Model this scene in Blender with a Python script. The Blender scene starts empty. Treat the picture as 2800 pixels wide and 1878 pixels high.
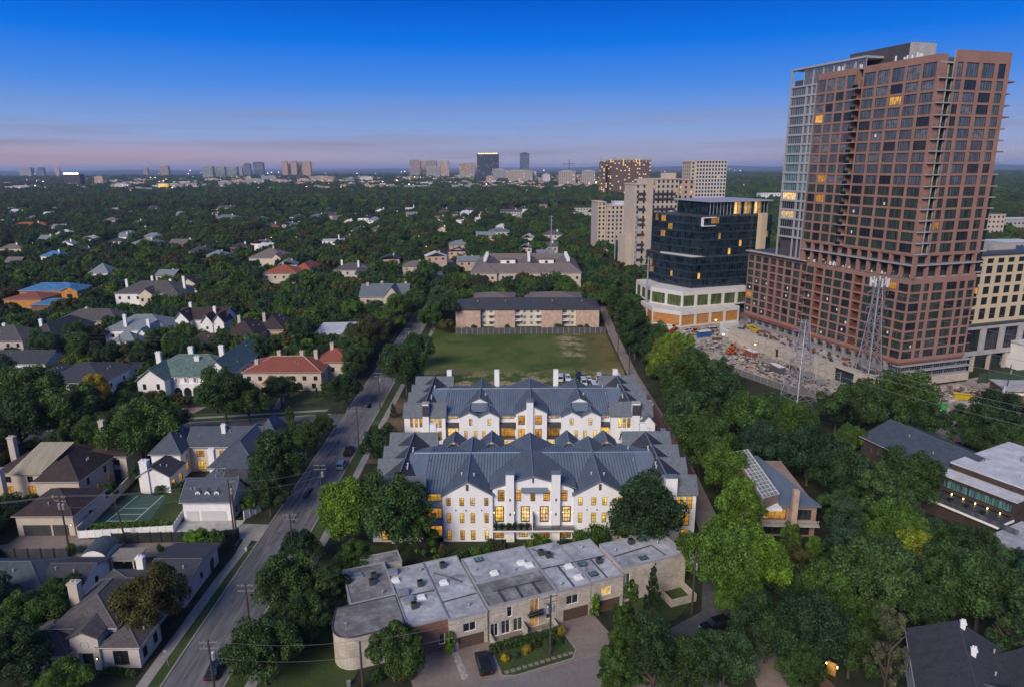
import bpy, math, random
import numpy as np
from mathutils import Matrix, Vector
NTH = ['first', 'second', 'third', 'fourth', 'fifth', 'sixth', 'seventh', 'eighth', 'ninth', 'tenth', 'eleventh', 'twelfth', 'thirteenth', 'fourteenth']
random.seed(7); rng = np.random.default_rng(11)
R = math.radians
sc = bpy.context.scene
col = sc.collection
# ---------------------------------------------------------------- camera, sky, sun, exposure
H = 72.5; PITCH = R(14.5); ROLL = R(0.3)
cd = bpy.data.cameras.new('camera'); cam = bpy.data.objects.new('camera', cd); col.objects.link(cam)
cd.sensor_width = 36.0; cd.lens = 36.0 * 1867 / 2800; cd.clip_start = 1.0; cd.clip_end = 90000
cam.matrix_world = Matrix.Translation((0, 0, H)) @ Matrix.Rotation(math.pi / 2 - PITCH, 4, 'X') @ Matrix.Rotation(-ROLL, 4, 'Z')
sc.camera = cam
SUN_EL, SUN_AZ = 33.0, 207.0          # the afterglow behind and left of the camera; azimuth clockwise from +Y
sd = bpy.data.lights.new('afterglow_sun', 'SUN'); sun = bpy.data.objects.new('afterglow_sun', sd); col.objects.link(sun)
sd.energy = 3.7; sd.angle = R(27); sd.color = (1.0, 0.88, 0.74)
_a, _e = R(SUN_AZ), R(SUN_EL)
sun.rotation_euler = Vector((-math.sin(_a) * math.cos(_e), -math.cos(_a) * math.cos(_e), -math.sin(_e))).to_track_quat('-Z', 'Y').to_euler()
world = bpy.data.worlds.new('World'); sc.world = world; world.use_nodes = True
nt = world.node_tree; nt.nodes.clear()
def wn(t, **k):
    n = nt.nodes.new(t)
    for a, b in k.items(): setattr(n, a, b)
    return n
L = nt.links.new
tc = wn('ShaderNodeTexCoord'); sep = wn('ShaderNodeSeparateXYZ'); L(tc.outputs['Generated'], sep.inputs[0])
ramp = wn('ShaderNodeValToRGB'); L(sep.outputs['Z'], ramp.inputs[0])
stops = [(0.0, (.40, .375, .48)), (.022, (.345, .375, .58)), (.05, (.24, .37, .69)), (.105, (.072, .26, .77)), (.16, (.003, .175, .78)),
         (.215, (.0, .10, .63)), (.36, (.022, .118, .51)), (.65, (.080, .158, .42)), (1.0, (.12, .18, .40))]
cr = ramp.color_ramp
cr.elements[0].position = 0; cr.elements[0].color = (*stops[0][1], 1); cr.elements[1].position = 1; cr.elements[1].color = (*stops[-1][1], 1)
for p_, c_ in stops[1:-1]:
    e_ = cr.elements.new(p_); e_.color = (*c_, 1)
# a pink afterglow low over the north-west, thin streaks of cloud low over the horizon
lowr = wn('ShaderNodeMapRange'); L(sep.outputs['Z'], lowr.inputs[0]); lowr.inputs[1].default_value = .046; lowr.inputs[2].default_value = .004
lowr.interpolation_type = 'SMOOTHSTEP'
azr = wn('ShaderNodeMapRange'); L(sep.outputs['X'], azr.inputs[0]); azr.inputs[1].default_value = .05; azr.inputs[2].default_value = -.6
azr.interpolation_type = 'SMOOTHSTEP'
gl = wn('ShaderNodeMath', operation='MULTIPLY'); L(lowr.outputs[0], gl.inputs[0]); L(azr.outputs[0], gl.inputs[1])
gl2 = wn('ShaderNodeMath', operation='MULTIPLY'); L(gl.outputs[0], gl2.inputs[0]); gl2.inputs[1].default_value = .8
mixp = wn('ShaderNodeMixRGB'); L(gl2.outputs[0], mixp.inputs[0]); L(ramp.outputs[0], mixp.inputs[1]); mixp.inputs[2].default_value = (.47, .315, .37, 1)
mp = wn('ShaderNodeMapping'); L(tc.outputs['Generated'], mp.inputs[0]); mp.inputs['Scale'].default_value = (2.2, 2.2, 46)
nz = wn('ShaderNodeTexNoise'); L(mp.outputs[0], nz.inputs['Vector']); nz.inputs['Scale'].default_value = 1.6; nz.inputs['Detail'].default_value = 5
nr = wn('ShaderNodeMapRange'); L(nz.outputs[0], nr.inputs[0]); nr.inputs[1].default_value = .44; nr.inputs[2].default_value = .70
band = wn('ShaderNodeMapRange'); L(sep.outputs['Z'], band.inputs[0]); band.inputs[1].default_value = .11; band.inputs[2].default_value = .02; band.interpolation_type = 'SMOOTHSTEP'
cm = wn('ShaderNodeMath', operation='MULTIPLY'); L(nr.outputs[0], cm.inputs[0]); L(band.outputs[0], cm.inputs[1])
cm2 = wn('ShaderNodeMath', operation='MULTIPLY'); L(cm.outputs[0], cm2.inputs[0]); cm2.inputs[1].default_value = .72
mixc = wn('ShaderNodeMixRGB'); L(cm2.outputs[0], mixc.inputs[0]); L(mixp.outputs[0], mixc.inputs[1]); mixc.inputs[2].default_value = (.27, .265, .37, 1)
bg = wn('ShaderNodeBackground'); L(mixc.outputs[0], bg.inputs[0]); bg.inputs[1].default_value = 1.0
wo = wn('ShaderNodeOutputWorld'); L(bg.outputs[0], wo.inputs[0])
sc.view_settings.view_transform = 'Standard'; sc.view_settings.look = 'None'; sc.view_settings.exposure = 0.0; sc.view_settings.gamma = 1.0
sc.view_settings.use_curve_mapping = False
sc.cycles.adaptive_threshold = .02; sc.cycles.max_bounces = 4; sc.cycles.diffuse_bounces = 2; sc.cycles.glossy_bounces = 2; sc.cycles.transparent_max_bounces = 6; sc.cycles.volume_bounces = 0

# ---------------------------------------------------------------- pixel <-> place (survey of the photograph, 2800 x 1878)
def ray(x, y):
    a0, b0 = x - 1400, y - 939
    a = (a0 * math.cos(ROLL) - b0 * math.sin(ROLL)) / 1867; b = -(a0 * math.sin(ROLL) + b0 * math.cos(ROLL)) / 1867
    return a, math.cos(PITCH) + b * math.sin(PITCH), -math.sin(PITCH) + b * math.cos(PITCH)
def at(x, y, Y):
    d = ray(x, y); t = Y / d[1]; return d[0] * t, H + d[2] * t
def gnd(x, y, z=0.0):
    d = ray(x, y); t = (z - H) / d[2]; return d[0] * t, d[1] * t

# ---------------------------------------------------------------- materials
MATS = {}
def mat(name, c, rough=.8, var=.12, scale=1.0, bump=0.0, metal=0.0, spec=.3, c2=None, detail=4, stretch=(1, 1, 1), fine=0.0, fscale=12.0, objvar=0.0):
    if name in MATS: return MATS[name]
    m = bpy.data.materials.new(name); m.use_nodes = True; t = m.node_tree; b = t.nodes['Principled BSDF']
    b.inputs['Roughness'].default_value = rough; b.inputs['Metallic'].default_value = metal; b.inputs['Specular IOR Level'].default_value = spec
    co = t.nodes.new('ShaderNodeTexCoord'); mpn = t.nodes.new('ShaderNodeMapping'); mpn.inputs['Scale'].default_value = stretch
    t.links.new(co.outputs['Object'], mpn.inputs[0])
    n = t.nodes.new('ShaderNodeTexNoise'); n.inputs['Scale'].default_value = scale; n.inputs['Detail'].default_value = detail; n.inputs['Roughness'].default_value = .62
    t.links.new(mpn.outputs[0], n.inputs['Vector'])
    mr = t.nodes.new('ShaderNodeMapRange'); mr.inputs[1].default_value = .3; mr.inputs[2].default_value = .7; t.links.new(n.outputs[0], mr.inputs[0])
    mx = t.nodes.new('ShaderNodeMixRGB'); t.links.new(mr.outputs[0], mx.inputs[0])
    lo = tuple(max(0, v * (1 - var)) for v in c); hi = c2 or tuple(min(1, v * (1 + var)) for v in c)
    mx.inputs[1].default_value = (*lo, 1); mx.inputs[2].default_value = (*hi, 1)
    out = mx.outputs[0]
    if fine:
        n2 = t.nodes.new('ShaderNodeTexNoise'); n2.inputs['Scale'].default_value = fscale; n2.inputs['Detail'].default_value = 2; t.links.new(mpn.outputs[0], n2.inputs['Vector'])
        m2 = t.nodes.new('ShaderNodeMapRange'); m2.inputs[1].default_value = .3; m2.inputs[2].default_value = .7; m2.inputs[3].default_value = 1 - fine; m2.inputs[4].default_value = 1 + fine; t.links.new(n2.outputs[0], m2.inputs[0])
        mm = t.nodes.new('ShaderNodeMixRGB'); mm.blend_type = 'MULTIPLY'; mm.inputs[0].default_value = 1; t.links.new(out, mm.inputs[1]); t.links.new(m2.outputs[0], mm.inputs[2]); out = mm.outputs[0]
    if objvar:
        oi = t.nodes.new('ShaderNodeObjectInfo'); m3 = t.nodes.new('ShaderNodeMapRange'); m3.inputs[3].default_value = 1 - objvar; m3.inputs[4].default_value = 1 + objvar; t.links.new(oi.outputs['Random'], m3.inputs[0])
        mm = t.nodes.new('ShaderNodeMixRGB'); mm.blend_type = 'MULTIPLY'; mm.inputs[0].default_value = 1; t.links.new(out, mm.inputs[1]); t.links.new(m3.outputs[0], mm.inputs[2]); out = mm.outputs[0]
    t.links.new(out, b.inputs['Base Color'])
    if bump:
        bp = t.nodes.new('ShaderNodeBump'); bp.inputs['Strength'].default_value = bump; bp.inputs['Distance'].default_value = .05; t.links.new((n2 if fine else n).outputs[0], bp.inputs['Height']); t.links.new(bp.outputs[0], b.inputs['Normal'])
    MATS[name] = m; return m
def brick_mat(name, c1, c2, mortar, bw=.45, bh=.15, ms=.012):
    m = bpy.data.materials.new(name); m.use_nodes = True; t = m.node_tree; b = t.nodes['Principled BSDF']; b.inputs['Roughness'].default_value = .9; b.inputs['Specular IOR Level'].default_value = .2
    co = t.nodes.new('ShaderNodeTexCoord'); s = t.nodes.new('ShaderNodeSeparateXYZ'); t.links.new(co.outputs['Object'], s.inputs[0])
    ad = t.nodes.new('ShaderNodeMath'); ad.operation = 'ADD'; t.links.new(s.outputs[0], ad.inputs[0]); t.links.new(s.outputs[1], ad.inputs[1])
    cb = t.nodes.new('ShaderNodeCombineXYZ'); t.links.new(ad.outputs[0], cb.inputs[0]); t.links.new(s.outputs[2], cb.inputs[1])
    br = t.nodes.new('ShaderNodeTexBrick'); t.links.new(cb.outputs[0], br.inputs['Vector'])
    br.inputs['Color1'].default_value = (*c1, 1); br.inputs['Color2'].default_value = (*c2, 1); br.inputs['Mortar'].default_value = (*mortar, 1)
    br.inputs['Scale'].default_value = 1; br.inputs['Brick Width'].default_value = bw; br.inputs['Row Height'].default_value = bh; br.inputs['Mortar Size'].default_value = ms; br.inputs['Bias'].default_value = .1
    n = t.nodes.new('ShaderNodeTexNoise'); n.inputs['Scale'].default_value = .6; n.inputs['Detail'].default_value = 6; t.links.new(co.outputs['Object'], n.inputs['Vector'])
    mr = t.nodes.new('ShaderNodeMapRange'); mr.inputs[1].default_value = .3; mr.inputs[2].default_value = .7; mr.inputs[3].default_value = .78; mr.inputs[4].default_value = 1.15; t.links.new(n.outputs[0], mr.inputs[0])
    mm = t.nodes.new('ShaderNodeMixRGB'); mm.blend_type = 'MULTIPLY'; mm.inputs[0].default_value = 1; t.links.new(br.outputs[0], mm.inputs[1]); t.links.new(mr.outputs[0], mm.inputs[2]); t.links.new(mm.outputs[0], b.inputs['Base Color'])
    bp = t.nodes.new('ShaderNodeBump'); bp.inputs['Strength'].default_value = .5; bp.inputs['Distance'].default_value = .03; bp.invert = True; t.links.new(br.outputs['Fac'], bp.inputs['Height']); t.links.new(bp.outputs[0], b.inputs['Normal'])
    MATS[name] = m; return m
def glass_mat(name, c=(.015, .02, .024), rough=.06, emit=None, es=0.0, vs=(3.2, 3.2, .25), lohi=(.5, 3.0)):
    """window glass at dusk: dark room behind, reflects the sky; blinds and curtains vary from pane to pane"""
    m = bpy.data.materials.new(name); m.use_nodes = True; t = m.node_tree; b = t.nodes['Principled BSDF']; b.inputs['Roughness'].default_value = rough; b.inputs['Specular IOR Level'].default_value = .5
    co = t.nodes.new('ShaderNodeTexCoord'); mpn = t.nodes.new('ShaderNodeMapping'); mpn.inputs['Scale'].default_value = vs; t.links.new(co.outputs['Object'], mpn.inputs[0])
    oi = t.nodes.new('ShaderNodeObjectInfo'); ml = t.nodes.new('ShaderNodeMath'); ml.operation = 'MULTIPLY'; ml.inputs[1].default_value = 90; t.links.new(oi.outputs['Random'], ml.inputs[0])
    n = t.nodes.new('ShaderNodeTexNoise'); n.noise_dimensions = '4D'; n.inputs['Scale'].default_value = 1.0; n.inputs['Detail'].default_value = 2; t.links.new(mpn.outputs[0], n.inputs['Vector']); t.links.new(ml.outputs[0], n.inputs['W'])
    mr = t.nodes.new('ShaderNodeMapRange'); mr.inputs[1].default_value = .35; mr.inputs[2].default_value = .68; t.links.new(n.outputs[0], mr.inputs[0])
    mx = t.nodes.new('ShaderNodeMixRGB'); t.links.new(mr.outputs[0], mx.inputs[0]); mx.inputs[1].default_value = (*[v * lohi[0] for v in c], 1); mx.inputs[2].default_value = (*[min(1, v * lohi[1]) for v in c], 1)
    t.links.new(mx.outputs[0], b.inputs['Base Color'])
    if emit:
        mx2 = t.nodes.new('ShaderNodeMixRGB'); t.links.new(mr.outputs[0], mx2.inputs[0]); mx2.inputs[1].default_value = (*[v * f for v, f in zip(emit, (.72, .62, .5))], 1); mx2.inputs[2].default_value = (*[min(1, v * 1.12) for v in emit], 1)
        sz = t.nodes.new('ShaderNodeSeparateXYZ'); t.links.new(co.outputs['Object'], sz.inputs[0])
        zr_ = t.nodes.new('ShaderNodeMapRange'); zr_.inputs[1].default_value = .15; zr_.inputs[2].default_value = 1.5; zr_.inputs[3].default_value = .5; zr_.inputs[4].default_value = 1.15; t.links.new(sz.outputs[2], zr_.inputs[0])  # lit panes brighten upward: ceiling light painted into the emission
        mz_ = t.nodes.new('ShaderNodeMixRGB'); mz_.blend_type = 'MULTIPLY'; mz_.inputs[0].default_value = 1; t.links.new(mx2.outputs[0], mz_.inputs[1]); t.links.new(zr_.outputs[0], mz_.inputs[2]); t.links.new(mz_.outputs[0], b.inputs['Emission Color'])
        mr2 = t.nodes.new('ShaderNodeMapRange'); mr2.inputs[3].default_value = es * .42; mr2.inputs[4].default_value = es * 1.3; t.links.new(oi.outputs['Random'], mr2.inputs[0]); t.links.new(mr2.outputs[0], b.inputs['Emission Strength'])
    MATS[name] = m; return m
def emit_mat(name, c, s):
    m = bpy.data.materials.new(name); m.use_nodes = True; b = m.node_tree.nodes['Principled BSDF']; b.inputs['Base Color'].default_value = (*c, 1)
    b.inputs['Emission Color'].default_value = (*c, 1); b.inputs['Emission Strength'].default_value = s; MATS[name] = m; return m
def leaf_mat(name, c, spread=.35, hue=(1, 1, 1)):
    m = bpy.data.materials.new(name); m.use_nodes = True; t = m.node_tree; b = t.nodes['Principled BSDF']; b.inputs['Roughness'].default_value = .6; b.inputs['Specular IOR Level'].default_value = .25
    g = t.nodes.new('ShaderNodeNewGeometry'); oi = t.nodes.new('ShaderNodeObjectInfo')
    co = t.nodes.new('ShaderNodeTexCoord'); n = t.nodes.new('ShaderNodeTexNoise'); n.inputs['Scale'].default_value = 2.2; n.inputs['Detail'].default_value = 2; t.links.new(co.outputs['Object'], n.inputs['Vector'])
    def mul(x, lo, hi, prev, a=0., bb=1.):
        r = t.nodes.new('ShaderNodeMapRange'); r.inputs[1].default_value = a; r.inputs[2].default_value = bb; r.inputs[3].default_value = lo; r.inputs[4].default_value = hi; t.links.new(x, r.inputs[0])
        q = t.nodes.new('ShaderNodeMixRGB'); q.blend_type = 'MULTIPLY'; q.inputs[0].default_value = 1; t.links.new(prev, q.inputs[1]); t.links.new(r.outputs[0], q.inputs[2]); return q.outputs[0]
    mx = t.nodes.new('ShaderNodeMixRGB'); t.links.new(oi.outputs['Random'], mx.inputs[0])
    mx.inputs[1].default_value = (c[0] * .66, c[1] * .72, c[2] * 1.05, 1); mx.inputs[2].default_value = (c[0] * 1.5, c[1] * 1.35, c[2] * .85, 1)
    o = mul(g.outputs['Random Per Island'], .55, 1.5, mx.outputs[0]); o = mul(n.outputs[0], .55, 1.5, o, .32, .68)
    t.links.new(o, b.inputs['Base Color'])
    tr = t.nodes.new('ShaderNodeBsdfTranslucent'); t.links.new(o, tr.inputs[0]); ms = t.nodes.new('ShaderNodeMixShader'); ms.inputs[0].default_value = .22
    t.links.new(b.outputs[0], ms.inputs[1]); t.links.new(tr.outputs[0], ms.inputs[2]); t.links.new(ms.outputs[0], t.nodes['Material Output'].inputs[0])
    MATS[name] = m; return m
white = mat('white_stucco', (.76, .755, .75), .85, .07, .35, bump=.1, fine=.05, fscale=4, c2=(.80, .79, .78), stretch=(1, 1, .35))
white2 = mat('white_paint', (.78, .78, .77), .6, .05, .8)
cream = mat('cream_stucco', (.58, .51, .41), .9, .08, .5)
beige = mat('beige_stucco', (.50, .43, .36), .9, .10, .6)
greige = mat('greige_stucco', (.50, .455, .42), .9, .10, .5, fine=.06)
orange_w = mat('orange_stucco', (.48, .22, .06), .9, .25, .5, fine=.1, fscale=2)
metal_roof = mat('slate_metal_roof', (.165, .205, .245), .45, .16, .35, metal=.25, spec=.5, stretch=(1, .25, 1), fine=.06, fscale=2.5)
slate_dk = mat('dark_blue_slate', (.058, .074, .098), .7, .18, .8, bump=.2, fine=.18, fscale=4)
metal_pale = mat('weathered_metal_roof', (.33, .32, .28), .6, .25, .5, stretch=(3, .4, 1), c2=(.42, .36, .24))
rib_m = mat('roof_seam_metal', (.055, .07, .09), .5, .1, 1, metal=.2)
shingle_bl = mat('grey_blue_shingle', (.120, .140, .162), .9, .18, 1.2, bump=.4, fine=.32, fscale=5)
shingle_dk = mat('charcoal_shingle', (.050, .052, .062), .9, .2, .8, bump=.3, fine=.22, fscale=5)
shingle_gr = mat('grey_shingle', (.082, .077, .076), .9, .2, .9, bump=.3, fine=.28, fscale=4)
shingle_br = mat('brown_shingle', (.046, .034, .032), .9, .22, .8, bump=.3, fine=.25, fscale=4)
shingle_mauve = mat('mauve_brown_shingle', (.155, .128, .118), .9, .15, .8, bump=.3, fine=.2, fscale=4)
shingle_lt = mat('pale_slate', (.17, .20, .22), .85, .2, .9, bump=.3, fine=.25, fscale=4)
tile_green = mat('green_slate', (.080, .140, .125), .8, .25, .9, bump=.4, fine=.3, fscale=4, c2=(.13, .195, .17))
tile_red = mat('red_clay_tile', (.225, .070, .045), .8, .2, .8, bump=.4, fine=.2, fscale=4, stretch=(4, 1, 1))
tile_red2 = mat('orange_red_tile', (.27, .080, .042), .8, .2, .8, bump=.4, fine=.2, fscale=4)
blue_roof = mat('blue_metal_roof', (.06, .17, .32), .6, .3, .5, fine=.15, fscale=2)
teal_roof = mat('teal_grey_roof', (.055, .075, .085), .7, .2, .9)
white_roof = mat('white_membrane', (.50, .51, .53), .8, .2, .3, fine=.1, fscale=1.5)
roof_membrane = mat('weathered_flat_roof', (.36, .375, .395), .8, .32, .22, detail=9, fine=.16, fscale=1.1, c2=(.50, .515, .53))
roof_patch = mat('stained_flat_roof', (.20, .19, .185), .85, .5, .35, detail=8, c2=(.34, .34, .345), fine=.2, fscale=1.2)
def stained(m, thr, dark):
    t = m.node_tree; b = t.nodes['Principled BSDF']; src_ = b.inputs['Base Color'].links[0].from_socket; co = [n for n in t.nodes if n.type == 'TEX_COORD'][0]
    n1 = t.nodes.new('ShaderNodeTexNoise'); n1.inputs['Scale'].default_value = .17; n1.inputs['Detail'].default_value = 9; n1.inputs['Roughness'].default_value = .7; n1.inputs['Distortion'].default_value = .6; t.links.new(co.outputs['Object'], n1.inputs['Vector'])
    r1 = t.nodes.new('ShaderNodeMapRange'); r1.inputs[1].default_value = thr; r1.inputs[2].default_value = thr + .13; r1.inputs[4].default_value = .8; t.links.new(n1.outputs[0], r1.inputs[0])
    q = t.nodes.new('ShaderNodeMixRGB'); t.links.new(r1.outputs[0], q.inputs[0]); t.links.new(src_, q.inputs[1]); q.inputs[2].default_value = (*dark, 1); t.links.new(q.outputs[0], b.inputs['Base Color'])
stained(roof_membrane, .53, (.17, .16, .155)); stained(roof_patch, .47, (.115, .105, .10))
frame_dk = mat('dark_bronze_frame', (.022, .018, .015), .5, .1, 1)
frame_bl = mat('black_frame', (.012, .012, .013), .45, .1, 1)
trim_w = mat('white_trim', (.74, .74, .74), .6, .05, 1)
concrete = mat('concrete', (.36, .345, .33), .9, .15, .4, fine=.1, fscale=2)
concrete_tan = mat('tan_concrete', (.46, .40, .33), .9, .12, .3, fine=.1, fscale=1)
wood_d = mat('dark_wood', (.035, .027, .021), .8, .2, 1.5, stretch=(1, 1, 4))
wood_g = mat('brown_garage_wood', (.10, .062, .045), .7, .2, 1.0, stretch=(.4, 1, 5))
pole_m = mat('pole_wood', (.060, .048, .040), .9, .2, 2)
metal_g = mat('galvanised_steel', (.42, .43, .45), .45, .12, 2, metal=.6)
metal_w = mat('white_painted_metal', (.70, .70, .70), .5, .08, 2)
metal_dg = mat('dark_grey_metal', (.07, .075, .08), .5, .15, 1, metal=.3)
wire_m = mat('wire', (.17, .17, .18), .6, .05, 1)
terracotta = mat('terracotta_panel', (.285, .162, .126), .8, .13, .18, fine=.09, fscale=1.0, detail=7)
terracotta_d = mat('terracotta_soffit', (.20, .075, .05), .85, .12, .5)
silver = mat('silver_panel', (.44, .44, .45), .45, .06, .5, metal=.3)
dk_panel = mat('charcoal_panel', (.065, .062, .068), .6, .12, .3)
cream_panel = mat('cream_panel', (.55, .45, .29), .85, .07, .3)
cream_tower_m = mat('cream_tower_stucco', (.47, .40, .32), .9, .09, .15)
blk_panel = mat('black_blue_panel', (.022, .034, .046), .35, .15, .3, spec=.5)
brick_tan = brick_mat('tan_brick', (.54, .38, .295), (.47, .325, .25), (.50, .43, .37))
brick_red = brick_mat('red_brown_brick', (.20, .09, .065), (.16, .07, .05), (.25, .2, .17))
brick_dk = brick_mat('dark_brown_brick', (.07, .048, .042), (.058, .04, .036), (.08, .07, .06))
stone = brick_mat('rough_limestone', (.58, .52, .45), (.46, .40, .335), (.34, .30, .255), .55, .27, .02)
pinkbrick = brick_mat('pink_brown_render', (.30, .20, .165), (.27, .18, .15), (.29, .21, .18))
g_dark = glass_mat('dark_glass', (.012, .015, .018))
g_green = glass_mat('curtained_glass', (.032, .045, .038), rough=.1, vs=(1.9, 1.9, .15), lohi=(.5, 2.2))
g_slate = glass_mat('slate_glass', (.080, .092, .105), rough=.14, vs=(.8, .8, .2), lohi=(.7, 1.5))
g_teal = glass_mat('teal_glass', (.05, .10, .10), rough=.1)
g_black = glass_mat('black_curtain_wall', (.007, .014, .019), rough=.05, vs=(.5, .5, .3))
g_blind = glass_mat('blind_glass', (.15, .16, .165), rough=.2, vs=(.6, .6, 1.0), lohi=(.6, 1.3))
lit = glass_mat('lit_window', (.2, .12, .04), rough=.15, emit=(.86, .42, .06), es=.80, vs=(1.6, 1.6, .9))
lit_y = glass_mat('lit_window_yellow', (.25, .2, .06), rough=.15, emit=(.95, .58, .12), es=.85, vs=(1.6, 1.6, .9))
lit_p = glass_mat('lit_window_pale', (.3, .25, .14), rough=.15, emit=(.92, .56, .17), es=.74, vs=(1.6, 1.6, .9))
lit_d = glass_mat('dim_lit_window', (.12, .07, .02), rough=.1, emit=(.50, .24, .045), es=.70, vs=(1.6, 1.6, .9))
lamp_w = emit_mat('warm_lamp', (1.0, .62, .22), 9.0)
lamp_c = emit_mat('cool_lamp', (1.0, .88, .72), 16.0)
LEAF = {k: leaf_mat('leaf_' + k, c) for k, c in dict(dark=(.035, .074, .020), mid=(.051, .106, .022), fresh=(.068, .130, .022), bright=(.084, .168, .021), blue=(.041, .086, .034), olive=(.064, .066, .021),
        yellow=(.40, .30, .025), pale=(.10, .115, .05), lime=(.125, .175, .025), rust=(.12, .07, .025)).items()}
bark = mat('bark', (.075, .058, .046), .95, .25, 3, stretch=(1, 1, .3))

# ---------------------------------------------------------------- mesh helpers
class MB:
    def __init__(s): s.v = []; s.f = []; s.m = []
    def poly(s, pts, m=0):
        n = len(s.v); s.v += [tuple(p) for p in pts]; s.f.append(tuple(range(n, n + len(pts)))); s.m.append(m); return s
    def box(s, x0, x1, y0, y1, z0, z1, m=0, mt=None):
        n = len(s.v); s.v += [(x0, y0, z0), (x1, y0, z0), (x1, y1, z0), (x0, y1, z0), (x0, y0, z1), (x1, y0, z1), (x1, y1, z1), (x0, y1, z1)]
        for q in ((0, 3, 2, 1), (4, 5, 6, 7), (0, 1, 5, 4), (1, 2, 6, 5), (2, 3, 7, 6), (3, 0, 4, 7)):
            s.f.append(tuple(n + i for i in q)); s.m.append(m)
        if mt is not None: s.m[-5] = mt
        return s
    def prism(s, pts, z0, z1, m=0, mt=None):
        n = len(s.v); k = len(pts); s.v += [(x, y, z0) for x, y in pts] + [(x, y, z1) for x, y in pts]
        s.f.append(tuple(n + i for i in range(k - 1, -1, -1))); s.m.append(m); s.f.append(tuple(n + k + i for i in range(k))); s.m.append(m if mt is None else mt)
        for i in range(k): j = (i + 1) % k; s.f.append((n + i, n + j, n + k + j, n + k + i)); s.m.append(m)
        return s
    def tube(s, p0, p1, r0, r1=None, n=6, m=0):
        r1 = r0 if r1 is None else r1; p0, p1 = Vector(p0), Vector(p1); d = (p1 - p0)
        if d.length < 1e-6: return s
        d.normalize(); a = d.orthogonal().normalized(); b = d.cross(a); k = len(s.v)
        for p, r in ((p0, r0), (p1, r1)):
            for i in range(n):
                t = 2 * math.pi * i / n; s.v.append(tuple(p + a * (r * math.cos(t)) + b * (r * math.sin(t))))
        for i in range(n): j = (i + 1) % n; s.f.append((k + i, k + j, k + n + j, k + n + i)); s.m.append(m)
        s.f.append(tuple(k + i for i in range(n - 1, -1, -1))); s.m.append(m); s.f.append(tuple(k + n + i for i in range(n))); s.m.append(m)
        return s
    def path(s, pts, r, n=5, m=0):
        for a, b in zip(pts, pts[1:]): s.tube(a, b, r, r, n, m)
        return s
    def mesh(s, name, mats, smooth=False):
        me = bpy.data.meshes.new(name); me.from_pydata(s.v, [], s.f)
        for m in (mats if isinstance(mats, (list, tuple)) else [mats]): me.materials.append(m)
        if any(s.m): me.polygons.foreach_set('material_index', s.m)
        if smooth: me.polygons.foreach_set('use_smooth', [True] * len(s.f))
        me.update(); return me
    def build(s, name, mats, parent=None, loc=(0, 0, 0), rz=0, smooth=False, kind=None):
        return put(name, s.mesh(name, mats, smooth), parent, loc, rz, kind)
def put(name, me, parent=None, loc=(0, 0, 0), rz=0, kind=None):
    o = bpy.data.objects.new(name, me); col.objects.link(o); o.location = loc
    if rz: o.rotation_euler = (0, 0, rz)
    if parent: o.parent = parent
    if kind: o['kind'] = kind
    return o
def tag(o, label, cat, group=None):
    o['label'] = label; o['category'] = cat
    if group: o['group'] = group
    return o
def thing(name, label, cat, loc=(0, 0, 0), rz=0, group=None):
    o = bpy.data.objects.new(name, None); col.objects.link(o); o.location = loc; o.rotation_euler = (0, 0, R(rz)); o.empty_display_size = .5
    return tag(o, label, cat, group)
def struct(name, mb, m): o = mb.build(name, m); o['kind'] = 'structure'; return o
FOOT = []          # footprints where no tree grows: (cx, cy, hx, hy, angle, front clearance)
def foot(x, y, hx, hy, a=0., front=0.): FOOT.append((x, y, hx, hy, R(a), front))

# ---------------------------------------------------------------- walls with real openings, and windows
def facade(mb, p0, d, W, z0, z1, ops, depth=.18, m=0, mr=None):
    """wall from p0 along d (outside on the right), openings (u0,u1,v0,v1) with reveals"""
    ux, uy = d; nx, ny = uy, -ux
    P = lambda u, z, k=0.: (p0[0] + ux * u - nx * k, p0[1] + uy * u - ny * k, z)
    ops = [o for o in ops if o[0] < W and o[1] > 0]
    us = sorted({0., W, *[max(0, o[0]) for o in ops], *[min(W, o[1]) for o in ops]}); zs = sorted({z0, z1, *[max(z0, o[2]) for o in ops], *[min(z1, o[3]) for o in ops]})
    for i in range(len(us) - 1):
        a, b = us[i], us[i + 1]; run = None; uc = (a + b) / 2; col_ops = [o for o in ops if o[0] < uc < o[1]]
        for j in range(len(zs) - 1):
            zc = (zs[j] + zs[j + 1]) / 2; hole = any(o[2] < zc < o[3] for o in col_ops)
            if not hole and run is None: run = zs[j]
            if run is not None and (hole or j == len(zs) - 2):
                top = zs[j] if hole else zs[j + 1]
                if top > run: mb.poly([P(a, run), P(b, run), P(b, top), P(a, top)], m)
                run = None
            if hole: run = None
    mr = m if mr is None else mr
    for (a, b, c, e) in [o[:4] for o in ops]:
        mb.poly([P(a, c), P(a, c, depth), P(b, c, depth), P(b, c)][::-1], mr); mb.poly([P(a, e), P(b, e), P(b, e, depth), P(a, e, depth)][::-1], mr)
        mb.poly([P(a, c), P(a, e), P(a, e, depth), P(a, c, depth)][::-1], mr); mb.poly([P(b, c), P(b, c, depth), P(b, e, depth), P(b, e)][::-1], mr)
WCACHE = {}
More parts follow.
